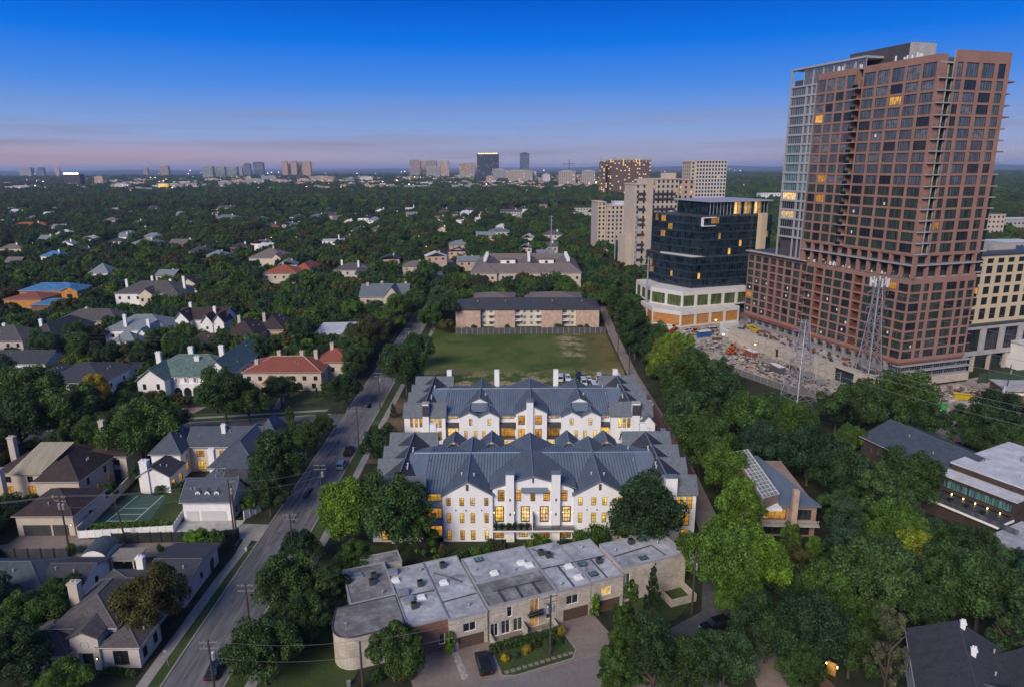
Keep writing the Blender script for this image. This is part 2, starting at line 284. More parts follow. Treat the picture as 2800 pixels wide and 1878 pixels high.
def win_mesh(w, h, nx, nz, fw, fm, gm, single):
    k = (round(w, 2), round(h, 2), nx, nz, fw, fm.name, gm.name, single)
    if k not in WCACHE:
        mb = MB(); t = fw
        for x0, x1, q0, q1 in ((-w / 2, -w / 2 + t, 0, h), (w / 2 - t, w / 2, 0, h), (-w / 2 + t, w / 2 - t, 0, t), (-w / 2 + t, w / 2 - t, h - t, h)): mb.box(x0, x1, -.05, .10, q0, q1)
        s = max(.05, t * .45)
        for i in range(1, nx): x = -w / 2 + w * i / nx; mb.box(x - s / 2, x + s / 2, .0, .07, t, h - t)
        for i in range(1, nz): z = h * i / nz; mb.box(-w / 2 + t, w / 2 - t, .005, .075, z - s / 2, z + s / 2)
        g = MB().poly([(-w / 2 + t * .5, .06, t * .5), (w / 2 - t * .5, .06, t * .5), (w / 2 - t * .5, .06, h - t * .5), (-w / 2 + t * .5, .06, h - t * .5)])
        if single:
            n = len(mb.v); mb.v += g.v; mb.f.append(tuple(n + i for i in range(4))); mb.m.append(1); WCACHE[k] = (mb.mesh('window', [fm, gm]), None)
        else: WCACHE[k] = (mb.mesh('window', fm), g.mesh('pane', gm))
    return WCACHE[k]
def window(parent, p0, d, u, z, w, h, nx=2, nz=2, fm=None, gm=None, fw=.08, single=True, inset=.08, name='window'):
    a, b = win_mesh(w, h, nx, nz, fw, fm or frame_dk, gm or g_dark, single)
    ux, uy = d; nX, nY = uy, -ux
    o = put(name, a, parent, (p0[0] + ux * u - nX * inset, p0[1] + uy * u - nY * inset, z), math.atan2(uy, ux))
    if b: put('pane', b, o)
    return o
def wall_windows(mb, parent, p0, d, W, z0, z1, wins, depth=.18, m=0, **kw):
    """wins: (u centre, sill z, w, h, glass, nx, nz[, frame])"""
    facade(mb, p0, d, W, z0, z1, [(q[0] - q[2] / 2, q[0] + q[2] / 2, q[1], q[1] + q[3]) for q in wins], depth, m)
    for q in wins: window(parent, p0, d, q[0], q[1], q[2], q[3], q[5], q[6], gm=q[4], inset=depth * .55, fm=(q[7] if len(q) > 7 else None), fw=(.2 if q[3] > 3.3 and q[2] < 2.3 else .09), **kw)
SIDES = {'S': lambda b: ((b[0], b[2]), (1, 0), b[1] - b[0]), 'E': lambda b: ((b[1], b[2]), (0, 1), b[3] - b[2]), 'N': lambda b: ((b[1], b[3]), (-1, 0), b[1] - b[0]), 'W': lambda b: ((b[0], b[3]), (0, -1), b[3] - b[2])}

# ---------------------------------------------------------------- roofs
def roof(mb, b, h, kind, rise, ov=.5, th=.22, m=0, ridge_in=None, base=True):
    x0, x1, y0, y1 = b[0] - ov, b[1] + ov, b[2] - ov, b[3] + ov; z = h - .02; zt = z + th
    if kind == 'flat':
        mb.box(x0, x1, y0, y1, z, zt, m); return
    E = [(x0, y0), (x1, y0), (x1, y1), (x0, y1)]
    if kind == 'hip':
        w, l = x1 - x0, y1 - y0
        if w >= l: i = l / 2 if ridge_in is None else ridge_in; A, B = ((x0 + i, (y0 + y1) / 2), (x1 - i, (y0 + y1) / 2))
        else: i = w / 2 if ridge_in is None else ridge_in; A, B = (((x0 + x1) / 2, y0 + i), ((x0 + x1) / 2, y1 - i))
        zr = zt + rise; a, bb = (*A, zr), (*B, zr); e = [(x, y, zt) for x, y in E]
        if w >= l: fs = [[e[0], e[1], bb, a], [e[1], e[2], bb], [e[2], e[3], a, bb], [e[3], e[0], a]]
        else: fs = [[e[0], e[1], a], [e[1], e[2], bb, a], [e[2], e[3], bb], [e[3], e[0], a, bb]]
    elif kind == 'gx':
        zr = zt + rise; yc = (y0 + y1) / 2; a, bb = (x0, yc, zr), (x1, yc, zr); e = [(x, y, zt) for x, y in E]; fs = [[e[0], e[1], bb, a], [e[2], e[3], a, bb]]
        for x, p in ((x0, a), (x1, bb)):
            q = [(x, y0, z), (x, y0, zt), p, (x, y1, zt), (x, y1, z), (x, yc, zr - th * 1.6)]; fs.append(q[::-1] if x == x0 else q)
    elif kind == 'gy':
        zr = zt + rise; xc = (x0 + x1) / 2; a, bb = (xc, y0, zr), (xc, y1, zr); e = [(x, y, zt) for x, y in E]; fs = [[e[1], e[2], bb, a], [e[3], e[0], a, bb]]
        for y, p in ((y0, a), (y1, bb)):
            q = [(x0, y, z), (x0, y, zt), p, (x1, y, zt), (x1, y, z), (xc, y, zr - th * 1.6)]; fs.append(q if y == y0 else q[::-1])
    for f in fs: mb.poly(f, m)
    for i in range(4):
        if kind == 'gx' and i in (1, 3) or kind == 'gy' and i in (0, 2): continue
        p, q = E[i], E[(i + 1) % 4]; mb.poly([(*p, z), (*q, z), (*q, zt), (*p, zt)], m)
    if kind == 'hip': mb.poly([(x, y, z) for x, y in E[::-1]], m)
    elif kind == 'gx':
        k = th * 1.6
        mb.poly([(x0, y0, z), (x0, (y0 + y1) / 2, zt + rise - k), (x1, (y0 + y1) / 2, zt + rise - k), (x1, y0, z)], m); mb.poly([(x1, y1, z), (x1, (y0 + y1) / 2, zt + rise - k), (x0, (y0 + y1) / 2, zt + rise - k), (x0, y1, z)], m)
    elif kind == 'gy':
        k = th * 1.6; xc = (x0 + x1) / 2
        mb.poly([(x0, y0, z), (x0, y1, z), (xc, y1, zt + rise - k), (xc, y0, zt + rise - k)], m); mb.poly([(x1, y1, z), (x1, y0, z), (xc, y0, zt + rise - k), (xc, y1, zt + rise - k)], m)
def gable_tri(mb, b, h, kind, rise, m=0):
    if kind == 'gx':
        yc = (b[2] + b[3]) / 2; mb.poly([(b[0], b[3], h), (b[0], b[2], h), (b[0], yc, h + rise)], m); mb.poly([(b[1], b[2], h), (b[1], b[3], h), (b[1], yc, h + rise)], m)
    if kind == 'gy':
        xc = (b[0] + b[1]) / 2; mb.poly([(b[0], b[2], h), (b[1], b[2], h), (xc, b[2], h + rise)], m); mb.poly([(b[1], b[3], h), (b[0], b[3], h), (xc, b[3], h + rise)], m)
def chimney(parent, x, y, z0, z1, w=1.1, d=.9, m=None, cap=None):
    mb = MB().box(x - w / 2, x + w / 2, y - d / 2, y + d / 2, z0, z1 - .3).box(x - w / 2 - .1, x + w / 2 + .1, y - d / 2 - .1, y + d / 2 + .1, z1 - .3, z1)
    for k in (-.25, .25): mb.tube((x + k * w, y, z1), (x + k * w, y, z1 + .4), .16, .14, 6)
    return mb.build('chimney', m or white, parent)
CAPS = {}; VR = random.Random(4); vent_g = mat('vent_pipe_metal', (.38, .38, .39), .5, .1, 2)
def cap_of(rm):
    if rm.name not in CAPS:
        n = [q for q in rm.node_tree.nodes if q.type == 'MIX_RGB'][0]; c = n.inputs[2].default_value; CAPS[rm.name] = mat(rm.name + '_cap', tuple(min(1, v * 1.35) for v in c[:3]), .8, .1, 1)
    return CAPS[rm.name]
gutter_m = mat('painted_gutter', (.46, .45, .44), .6, .1, 1)
def block(t, b, h, rk, rise, wm, rm, wins=None, ov=.5, gms=(None,), ridge_in=None, z0=0.):
    """one volume of a house: walls with openings, its windows, its roof. wins {side: [(n, z, w, h, glass|None, nx, nz)]}"""
    mb = MB(); wins = wins or {}
    for s in 'SENW':
        p0, d, W = SIDES[s](b); L_ = []
        for (n, z, w, hh, g, nx, nz) in wins.get(s, []):
            for i in range(n): L_.append((W * (i + .5) / n, z, w, hh, g or g_dark, nx, nz))
        wall_windows(mb, t, p0, d, W, z0, h, L_)
    gable_tri(mb, b, h, rk, rise)
    if rk == 'flat':
        mb.poly([(b[0], b[2], h), (b[1], b[2], h), (b[1], b[3], h), (b[0], b[3], h)])
    mb.build('wall', wm, t)
    r = MB(); roof(r, b, h, rk, rise, ov, ridge_in=ridge_in); ro = r.build('roof', rm, t)
    if rk == 'flat': return ro
    x0, x1, y0, y1 = b[0] - ov, b[1] + ov, b[2] - ov, b[3] + ov; zt = h + .2; zr = zt + rise; c = MB()
    if rk == 'hip':
        w, l = x1 - x0, y1 - y0; k = (min(w, l) / 2) if ridge_in is None else ridge_in
        A, B = ((x0 + k, (y0 + y1) / 2, zr), (x1 - k, (y0 + y1) / 2, zr)) if w >= l else (((x0 + x1) / 2, y0 + k, zr), ((x0 + x1) / 2, y1 - k, zr))
        for p, q in (((x0, y0, zt), A), ((x1, y0, zt), B if w >= l else A), ((x1, y1, zt), B), ((x0, y1, zt), A if w >= l else B), (A, B)): c.tube(p, q, .10, .10, 5)
    elif rk == 'gx': c.tube((x0, (y0 + y1) / 2, zr), (x1, (y0 + y1) / 2, zr), .10, .10, 5)
    else: c.tube(((x0 + x1) / 2, y0, zr), ((x0 + x1) / 2, y1, zr), .10, .10, 5)
    c.build('ridge_cap', cap_of(rm), ro)
    g = MB()
    for s, (p, q) in (('S', ((x0, y0), (x1, y0))), ('E', ((x1, y0), (x1, y1))), ('N', ((x1, y1), (x0, y1))), ('W', ((x0, y1), (x0, y0)))):
        if rk == 'gx' and s in 'EW' or rk == 'gy' and s in 'SN': continue
        g.tube((*p, h + .12), (*q, h + .12), .075, .075, 5)
    if rk in ('gx', 'gy'):
        for e in ((x0, x1) if rk == 'gx' else (y0, y1)):
            P3 = (lambda a, z: (e, a, z)) if rk == 'gx' else (lambda a, z: (a, e, z)); lo, hi = (y0, y1) if rk == 'gx' else (x0, x1); g.tube(P3(lo, h + .1), P3((lo + hi) / 2, zr - .1), .07, .07, 4); g.tube(P3(hi, h + .1), P3((lo + hi) / 2, zr - .1), .07, .07, 4)
    g.build('gutter', gutter_m, ro)
    if min(b[1] - b[0], b[3] - b[2]) > 5:
        for _ in range(2):
            f = VR.uniform(.3, .75)
            if rk == 'gy' or (rk == 'hip' and y1 - y0 > x1 - x0): px, py = x1 - f * (x1 - x0) / 2, VR.uniform(y0 + (x1 - x0) / 2, y1 - (x1 - x0) / 2) if rk == 'hip' else VR.uniform(y0 + 1, y1 - 1)
            else: py = y0 + f * (y1 - y0) / 2; px = VR.uniform(x0 + (y1 - y0) / 2, x1 - (y1 - y0) / 2) if rk == 'hip' else VR.uniform(x0 + 1, x1 - 1)
            MB().tube((px, py, zt + rise * f - .2), (px, py, zt + rise * f + .45), .10, .10, 6).tube((px, py, zt + rise * f + .45), (px, py, zt + rise * f + .55), .17, .14, 6).build('vent_pipe', vent_g, ro)
    return ro
HAZE = 0.00006
# ================================================================ the setting: ground, streets, lawns
def surf(name, c, var, scale, c2=None, rough=.9, fine=.15, fscale=.8, detail=6, stretch=(1, 1, 1)): return mat(name, c, rough, var, scale, c2=c2, fine=fine, fscale=fscale, detail=detail, stretch=stretch)
ground_m = surf('dark_ground_cover', (.020, .030, .014), .4, .05, c2=(.042, .048, .022), fine=.4, fscale=.35)
lawn_m = surf('lawn', (.036, .066, .016), .35, .12, c2=(.064, .09, .024), fine=.25, fscale=2.5)
asphalt = surf('worn_asphalt', (.115, .113, .118), .3, .10, c2=(.185, .18, .185), fine=.25, fscale=.9, stretch=(1.6, .22, 1))
asphalt_d = surf('dark_asphalt', (.085, .087, .094), .2, .12, fine=.18, fscale=1.0)
side_m = surf('sidewalk_concrete', (.27, .255, .235), .15, .3, fine=.12, fscale=2)
drive_m = surf('brown_concrete_drive', (.22, .178, .152), .16, .25, fine=.1, fscale=1.5)
brick_pave = surf('red_brick_paving', (.16, .085, .07), .2, .3, fine=.2, fscale=3)
dirt_m = surf('construction_dirt', (.27, .225, .185), .3, .09, c2=(.47, .41, .35), fine=.3, fscale=.6, stretch=(1.6, .5, 1))
g = MB().poly([(-60000, -400, 0), (60000, -400, 0), (60000, 60000, 0), (-60000, 60000, 0)]); struct('ground', g, ground_m)
def sheet(name, pts, z, m): return struct(name, MB().prism(pts, z - .3, z), m)
def ribbon(name, L_, R_, z, m, th=.3):
    mb = MB()
    for (a, b), (c, d) in zip(zip(L_, R_), zip(L_[1:], R_[1:])): mb.prism([a, b, d, c], z - th, z)
    return struct(name, mb, m)
RL = [(-50.4, 40), (-51, 90), (-51.0, 200), (-49.5, 330), (-47.6, 410), (-52.2, 480), (-56, 600), (-60, 760)]
RR = [(-42.3, 40), (-42.0, 90), (-41.3, 200), (-41, 330), (-39.2, 410), (-44, 480), (-48, 600), (-53, 760)]
ribbon('road', RL, RR, .02, asphalt)
for nm, E_, s in (('kerb', RL, -1), ('kerb', RR, 1)):
    E2 = [(x + s * .28, y) for x, y in E_]
    if s < 0:
        ribbon(nm, E2[:2] + [(-51.28, 184.5)], E_[:2] + [(-51, 184.5)], .14, side_m); ribbon(nm, [(-51.28, 199)] + E2[3:5], [(-51, 199)] + E_[3:5], .14, side_m)
    else: ribbon(nm, E_[:5], E2[:5], .14, side_m)
CT = lambda x: 196.3 + (x + 51) * .165
ribbon('side_street', [(-51, CT(-51)), (-110, CT(-110)), (-190, CT(-190) + 2)][::-1], [(-51, CT(-51) - 9.2), (-110, CT(-110) - 8.4), (-190, CT(-190) - 6)][::-1], .016, asphalt_d)
ribbon('side_street_kerb', [(-190, CT(-190) + 2.25), (-110, CT(-110) + .25), (-55, CT(-55) + .25)], [(-190, CT(-190) + 2), (-110, CT(-110)), (-55, CT(-55))], .14, side_m)
ribbon('side_street_sidewalk', [(-180, CT(-180) + 6.2), (-110, CT(-110) + 4.6), (-57, CT(-57) + 4.6)], [(-180, CT(-180) + 4.6), (-110, CT(-110) + 3.1), (-57, CT(-57) + 3.1)], .10, side_m)
ribbon('verge_lawn', [(-180, CT(-180) + 10), (-110, CT(-110) + 8), (-57, CT(-57) + 8)], [(-180, CT(-180) + 2.3), (-110, CT(-110) + .3), (-57, CT(-57) + .3)], .06, lawn_m)
sheet('mansion_lawn', [(-131, 197), (-62, 206), (-60, 219), (-131, 212)], .05, lawn_m)
sheet('mansion_forecourt', [(-112, 192.6), (-98, 195.2), (-96, 203), (-110, 201)], .075, surf('pink_gravel', (.24, .19, .17), .15, .4))
sheet('mansion_path', [(-74.5, 200.5), (-72.5, 200.8), (-75, 217), (-77, 217)], .076, side_m)
ribbon('sidewalk_west', [(-54.9, 60), (-54.4, 110), (-54.0, 118), (-54.6, 126)], [(-53.2, 60), (-52.7, 110), (-52.3, 118), (-52.9, 126)], .10, side_m)
ribbon('verge_west', [(-53.2, 60), (-52.7, 110), (-52.3, 121)], [(-50.75, 60), (-51.28, 90), (-51.28, 122.4)], .06, lawn_m)
ribbon('sidewalk_east', [(-38.9, 60), (-38.9, 185), (-38.0, 260), (-36.5, 330)], [(-37.2, 60), (-37.2, 185), (-36.4, 260), (-35, 330)], .10, side_m)
ribbon('verge_east', [(-42.02, 60), (-41.7, 90), (-41.02, 200), (-40.8, 300)], [(-38.9, 60), (-38.9, 90), (-38.9, 200), (-37.4, 300)], .06, lawn_m)
sheet('garden_lawn', [(-37.2, 78), (-24, 78), (-20, 121), (-37.2, 121)], .05, lawn_m)
sheet('courtyard_paving', [(-33, 151), (38, 151), (38, 168), (-33, 168)], .05, side_m)
sheet('side_lawn', [(-37.2, 160), (-26.5, 160), (-26.5, 200), (-37.2, 212)], .05, surf('patchy_lawn', (.06, .062, .02), .3, .12, c2=(.17, .115, .07), fine=.2, fscale=1))
# the empty field: grass worn to dry straw and bare earth
field_m = bpy.data.materials.new('field_grass'); field_m.use_nodes = True
t = field_m.node_tree; b = t.nodes['Principled BSDF']; b.inputs['Roughness'].default_value = .95; b.inputs['Specular IOR Level'].default_value = .1
co = t.nodes.new('ShaderNodeTexCoord')
def tn(sc_, det=6):
    n = t.nodes.new('ShaderNodeTexNoise'); n.inputs['Scale'].default_value = sc_; n.inputs['Detail'].default_value = det; n.inputs['Roughness'].default_value = .65; t.links.new(co.outputs['Object'], n.inputs['Vector']); return n
def tm(x, a, b_, lo=0., hi=1.):
    r = t.nodes.new('ShaderNodeMapRange'); r.inputs[1].default_value = a; r.inputs[2].default_value = b_; r.inputs[3].default_value = lo; r.inputs[4].default_value = hi; r.interpolation_type = 'SMOOTHSTEP'; t.links.new(x, r.inputs[0]); return r.outputs[0]
def tx(f, a, c2):
    q = t.nodes.new('ShaderNodeMixRGB'); t.links.new(f, q.inputs[0])
    if isinstance(a, tuple): q.inputs[1].default_value = (*a, 1)
    else: t.links.new(a, q.inputs[1])
    q.inputs[2].default_value = (*c2, 1); return q.outputs[0]
def mth(op, a, c2):
    q = t.nodes.new('ShaderNodeMath'); q.operation = op
    for i, x in enumerate((a, c2)):
        if isinstance(x, (int, float)): q.inputs[i].default_value = x
        else: t.links.new(x, q.inputs[i])
    return q.outputs[0]
sx = t.nodes.new('ShaderNodeSeparateXYZ'); t.links.new(co.outputs['Object'], sx.inputs[0])
c_ = tx(tm(tn(.05).outputs[0], .38, .62), (.052, .088, .018), (.105, .125, .030))
c_ = tx(mth('MULTIPLY', tm(sx.outputs[0], 20, 40), tm(tn(.09).outputs[0], .32, .68, 0., .8)), c_, (.20, .115, .055))
south = tm(sx.outputs[1], 250, 226); mid = tm(sx.outputs[0], 16, 24); mid2 = tm(sx.outputs[0], 34, 26)
patch = mth('MAXIMUM', south, mth('MULTIPLY', mth('MULTIPLY', mid, mid2), tm(sx.outputs[1], 250, 262)))
c_ = tx(mth('MULTIPLY', mth('MULTIPLY', tm(tn(.11, 8).outputs[0], .46, .54), patch), tm(tn(1.4, 4).outputs[0], .35, .6)), c_, (.40, .31, .18))
fn = tm(tn(2.2, 3).outputs[0], .3, .7, .75, 1.22); q = t.nodes.new('ShaderNodeMixRGB'); q.blend_type = 'MULTIPLY'; q.inputs[0].default_value = 1; t.links.new(c_, q.inputs[1]); t.links.new(fn, q.inputs[2]); t.links.new(q.outputs[0], b.inputs['Base Color'])
sheet('field', [(-37.5, 312), (-36, 236), (-27, 214), (38, 214), (41, 240), (42, 296.6), (-25, 297.4), (-25.2, 312)], .055, field_m)
ribbon('alley', [(34, 70), (38.2, 122), (40.4, 170), (41.5, 240), (43.0, 296), (47.0, 365)], [(40, 70), (43.5, 130), (45.6, 172), (45.2, 236), (47, 296), (50.5, 362)], .03, drive_m)
sheet('car_yard', [(14, 213), (38.5, 213), (40.5, 231), (18, 231)], .07, asphalt_d)
sheet('brick_drive', [(37.6, 150), (44, 150), (45, 212), (38.2, 212)], .062, brick_pave)
sheet('construction_ground', [(58, 275), (64, 345), (140, 352), (112, 300), (130, 216), (170, 232), (205, 245), (215, 215), (160, 196), (140, 180), (126, 172), (110, 172), (108, 203), (92, 212), (80, 236), (64, 256)], .04, dirt_m)
sheet('parking_lot', [(160, 226), (230, 247), (240, 225), (168, 208)], .06, surf('tan_parking_concrete', (.30, .255, .20), .12, .2))
# repairs and thin pale lengthwise lines in the street
rp_ = random.Random(8); pm_ = MB(); sm_ = MB()
for k in range(34):
    y = rp_.uniform(70, 330); x = rp_.uniform(-50, -43.5); w, l = rp_.uniform(.5, 2.0), rp_.uniform(1.2, 9); pm_.poly([(x, y, .025), (x + w, y + rp_.uniform(-.2, .2), .025), (x + w + rp_.uniform(-.2, .2), y + l, .025), (x, y + l, .025)])
for x in (-48.6, -46.3, -44.1):
    for k in range(30): y = 66 + 9.2 * k + rp_.uniform(-1, 1); d_ = rp_.uniform(-.12, .12); sm_.poly([(x + d_, y, .029), (x + d_ + .09, y, .029), (x + d_ * .5 + .09, y + 8.6, .029), (x + d_ * .5, y + 8.6, .029)])
struct('road_patches', pm_, surf('fresh_asphalt', (.102, .101, .106), .2, .4)); struct('road_lines', sm_, surf('pale_road_line', (.22, .215, .21), .2, .5))
# townhouse forecourt, road and lawns in the foreground (streets here run 21 degrees off the grid)
TH_O, TH_A = (-4.1, 92.6), 21.0
_c, _s = math.cos(R(TH_A)), math.sin(R(TH_A))
tw = lambda u, v: (TH_O[0] + u * _c - v * _s, TH_O[1] + u * _s + v * _c)
sheet('townhouse_apron', [tw(-13.2, -9.2), tw(-6.4, -7.6), tw(2, -9.0), tw(16, -9), tw(19, -6), tw(18.6, .6), tw(-13.2, 1.6)], .05, drive_m)
sheet('gravel_strip', [tw(-6.2, -6.6), tw(-5.2, -6.4), tw(-5.0, -.4), tw(-6.0, -.4)], .056, surf('pale_gravel', (.33, .31, .28), .4, 1.5, fine=.3, fscale=6))
sheet('front_road', [tw(-40, -26), tw(30, -26), tw(26, -8.4), tw(16, -8.4), tw(2, -8.4), tw(-6, -7.0), tw(-13.5, -8.6), tw(-40, -10.4)], .035, surf('pale_asphalt', (.19, .17, .16), .12, .2, fine=.1, fscale=1.5))
sheet('turning_circle', [tw(22, -13), tw(34, -11), tw(44, -6), tw(47, -1), tw(42, 2), tw(36, -6), tw(28, -8), tw(21, -9)], .045, asphalt_d)
sheet('corner_lawn', [tw(22.5, -6.5), tw(31, -6.2), tw(38, -2), tw(39.5, 2.4), tw(37.8, 3), tw(24, -.4)], .07, lawn_m)
bedk = MB(); bedp = [tw(-.7, -7.9), tw(1.2, -8.6), tw(11.0, -8.4), tw(12.3, -6.8), tw(12.2, -2.2), tw(-.2, -2.0)]
bedk.prism(bedp, -.2, .12); struct('bed_kerb', bedk, side_m)
bx_, by_ = sum(p[0] for p in bedp) / 6, sum(p[1] for p in bedp) / 6
sheet('planting_bed', [(bx_ + (x - bx_) * .95, by_ + (y - by_) * .95) for x, y in bedp], .16, lawn_m)
for i in range(12):
    k = i / 11; x, y = tw(.4 + 10.6 * k, -7.55 + .25 * k)
    tag(MB().box(-.34, .34, -.3, .3, -.1, .04).build('stepping_stone', drive_m, None, (x, y, .165), R(TH_A)), NTH[i] + ' square stepping stone of the kerbside row, counted from the black vehicle', 'stepping stone', 'stepping stones along the bed')

# ================================================================ the two white gabled apartment buildings
K = 1.25
def K4(l): return [tuple(v * K for v in r) for r in l]
def seams_y(mb, x0, x1, y0, z0, y1, z1, st=.62):
    x = x0 + st / 2
    while x < x1: mb.tube((x, y0, z0 + .03), (x, y1, z1 + .03), .06, .06, 4); x += st
def seams_x(mb, y0, y1, x0, z0, x1, z1, st=.62):
    y = y0 + st / 2
    while y < y1: mb.tube((x0, y, z0 + .03), (x1, y, z1 + .03), .06, .06, 4); y += st
def gable_roof(t, xc, hw, y0, y1, ze, zr, m, cap=True, seam=True):
    """cross gable: ridge along y"""
    b = (xc - hw, xc + hw, y0, y1); r = MB(); roof(r, b, ze - .2, 'gy', zr - ze, .35); r.build('roof', m, t)
    if seam:
        s = MB(); seams_x(s, y0 - .3, y1, xc - hw - .3, ze + .02, xc, zr + .02); seams_x(s, y0 - .3, y1, xc + hw + .3, ze + .02, xc, zr + .02); s.build('seams', rib_m, t, kind='stuff')
    if cap: MB().tube((xc, y0 - .35, zr + .06), (xc, y1, zr + .06), .13, .13, 5).build('ridge_cap', cap_m, t)
cap_m = mat('ridge_cap_metal', (.20, .245, .30), .45, .1, 1, metal=.3)
vent_m = mat('vent_cap', (.50, .50, .52), .5, .1, 2)
def vents(t, pts):
    for x, y, z in pts: MB().tube((x, y, z - .2), (x, y, z + .35), .14, .14, 7).tube((x, y, z + .35), (x, y, z + .45), .24, .2, 7).build('roof_vent', vent_m, t)
def wing(t, s, xa, xb, D, front_wins, xr):
    """end wing; s=-1 left, 1 right; shingled ridges stepping back"""
    ze, zr = 10.1, 13.25
    b = (xa, xb, 0., 28.); mb = MB()
    wall_windows(mb, t, (xa, 0), (1, 0), xb - xa, 0, ze, front_wins, single=False)
    for sd in 'ENW':
        p0, d, W = SIDES[sd](b); L_ = []
        if sd == ('W' if s < 0 else 'E'): L_ = [(W * (i + .5) / 7, z, 1.1, 1.7, lit if (i * 3 + int(z)) % 4 == 0 else g_dark, 2, 3) for i in range(7) for z in (1.0, 4.2, 7.4)]
        wall_windows(mb, t, p0, d, W, 0, ze, L_, single=False)
    for y0, y1 in ((0, 4.4), (22.6, 28.)): gable_tri(mb, (xa, xb, y0, y1), ze, 'gx', zr - ze)
    for y0, y1 in ((7.6, 14.), (14.3, 20.8)): gable_tri(mb, (xa, xb, y0, y1), ze, 'gx', zr - ze - .05)
    mb.build('wall', white, t)
    for y0, y1 in ((0, 4.4), (22.6, 28.)):
        r = MB(); roof(r, (xa, xb, y0, y1), ze - .2, 'gx', zr - ze + .02, .3); r.build('roof', shingle_bl, t)
    for y0, y1 in ((7.6, 14.), (14.3, 20.8)):
        r = MB(); roof(r, (xa, xr, y0, y1) if s < 0 else (xr, xb, y0, y1), ze - .2, 'gx', zr - ze - .03, .3); r.build('roof', shingle_bl, t)
    r = MB(); roof(r, (xa + .5, xb - .5, 2.4, 25.), ze - .25, 'gy', zr - ze + .03, .2); r.build('roof', shingle_dk, t)  # darker shingle on the long ridge roof: shade put into its colour
    MB().tube((xr, 2.2, zr + .06), (xr, 25.2, zr + .06), .13, .13, 5).build('ridge_cap', cap_m, t)
    q = -1 if s > 0 else 1
    vents(t, [(xr + q * .9, 8.2, 12.9), (xr + q * 1.0, 6.8, 12.8), (xr + q * .9, 16.4, 12.9), (xr + q * 1.0, 15.0, 12.8)])
def railing(name, t, x0, x1, y, z, h=1.05, m=None, st=.12, along='x'):
    mb = MB(); P = (lambda a, zz: (a, y, zz)) if along == 'x' else (lambda a, zz: (y, a, zz))
    mb.tube(P(x0, z + h), P(x1, z + h), .035, .035, 4); mb.tube(P(x0, z + .1), P(x1, z + .1), .03, .03, 4); a = x0
    while a <= x1 + .01: mb.tube(P(a, z), P(a, z + h), .048, .048, 4); a += st
    return mb.build(name, m or frame_bl, t)
def sconce(t, x, y, z):
    o = MB().box(x - .1, x + .1, y - .18, y, z, z + .32).build('wall_lantern', frame_bl, t); MB().box(x - .07, x + .07, y - .2, y - .18, z + .05, z + .25).build('lantern_glass', lamp_w, o)
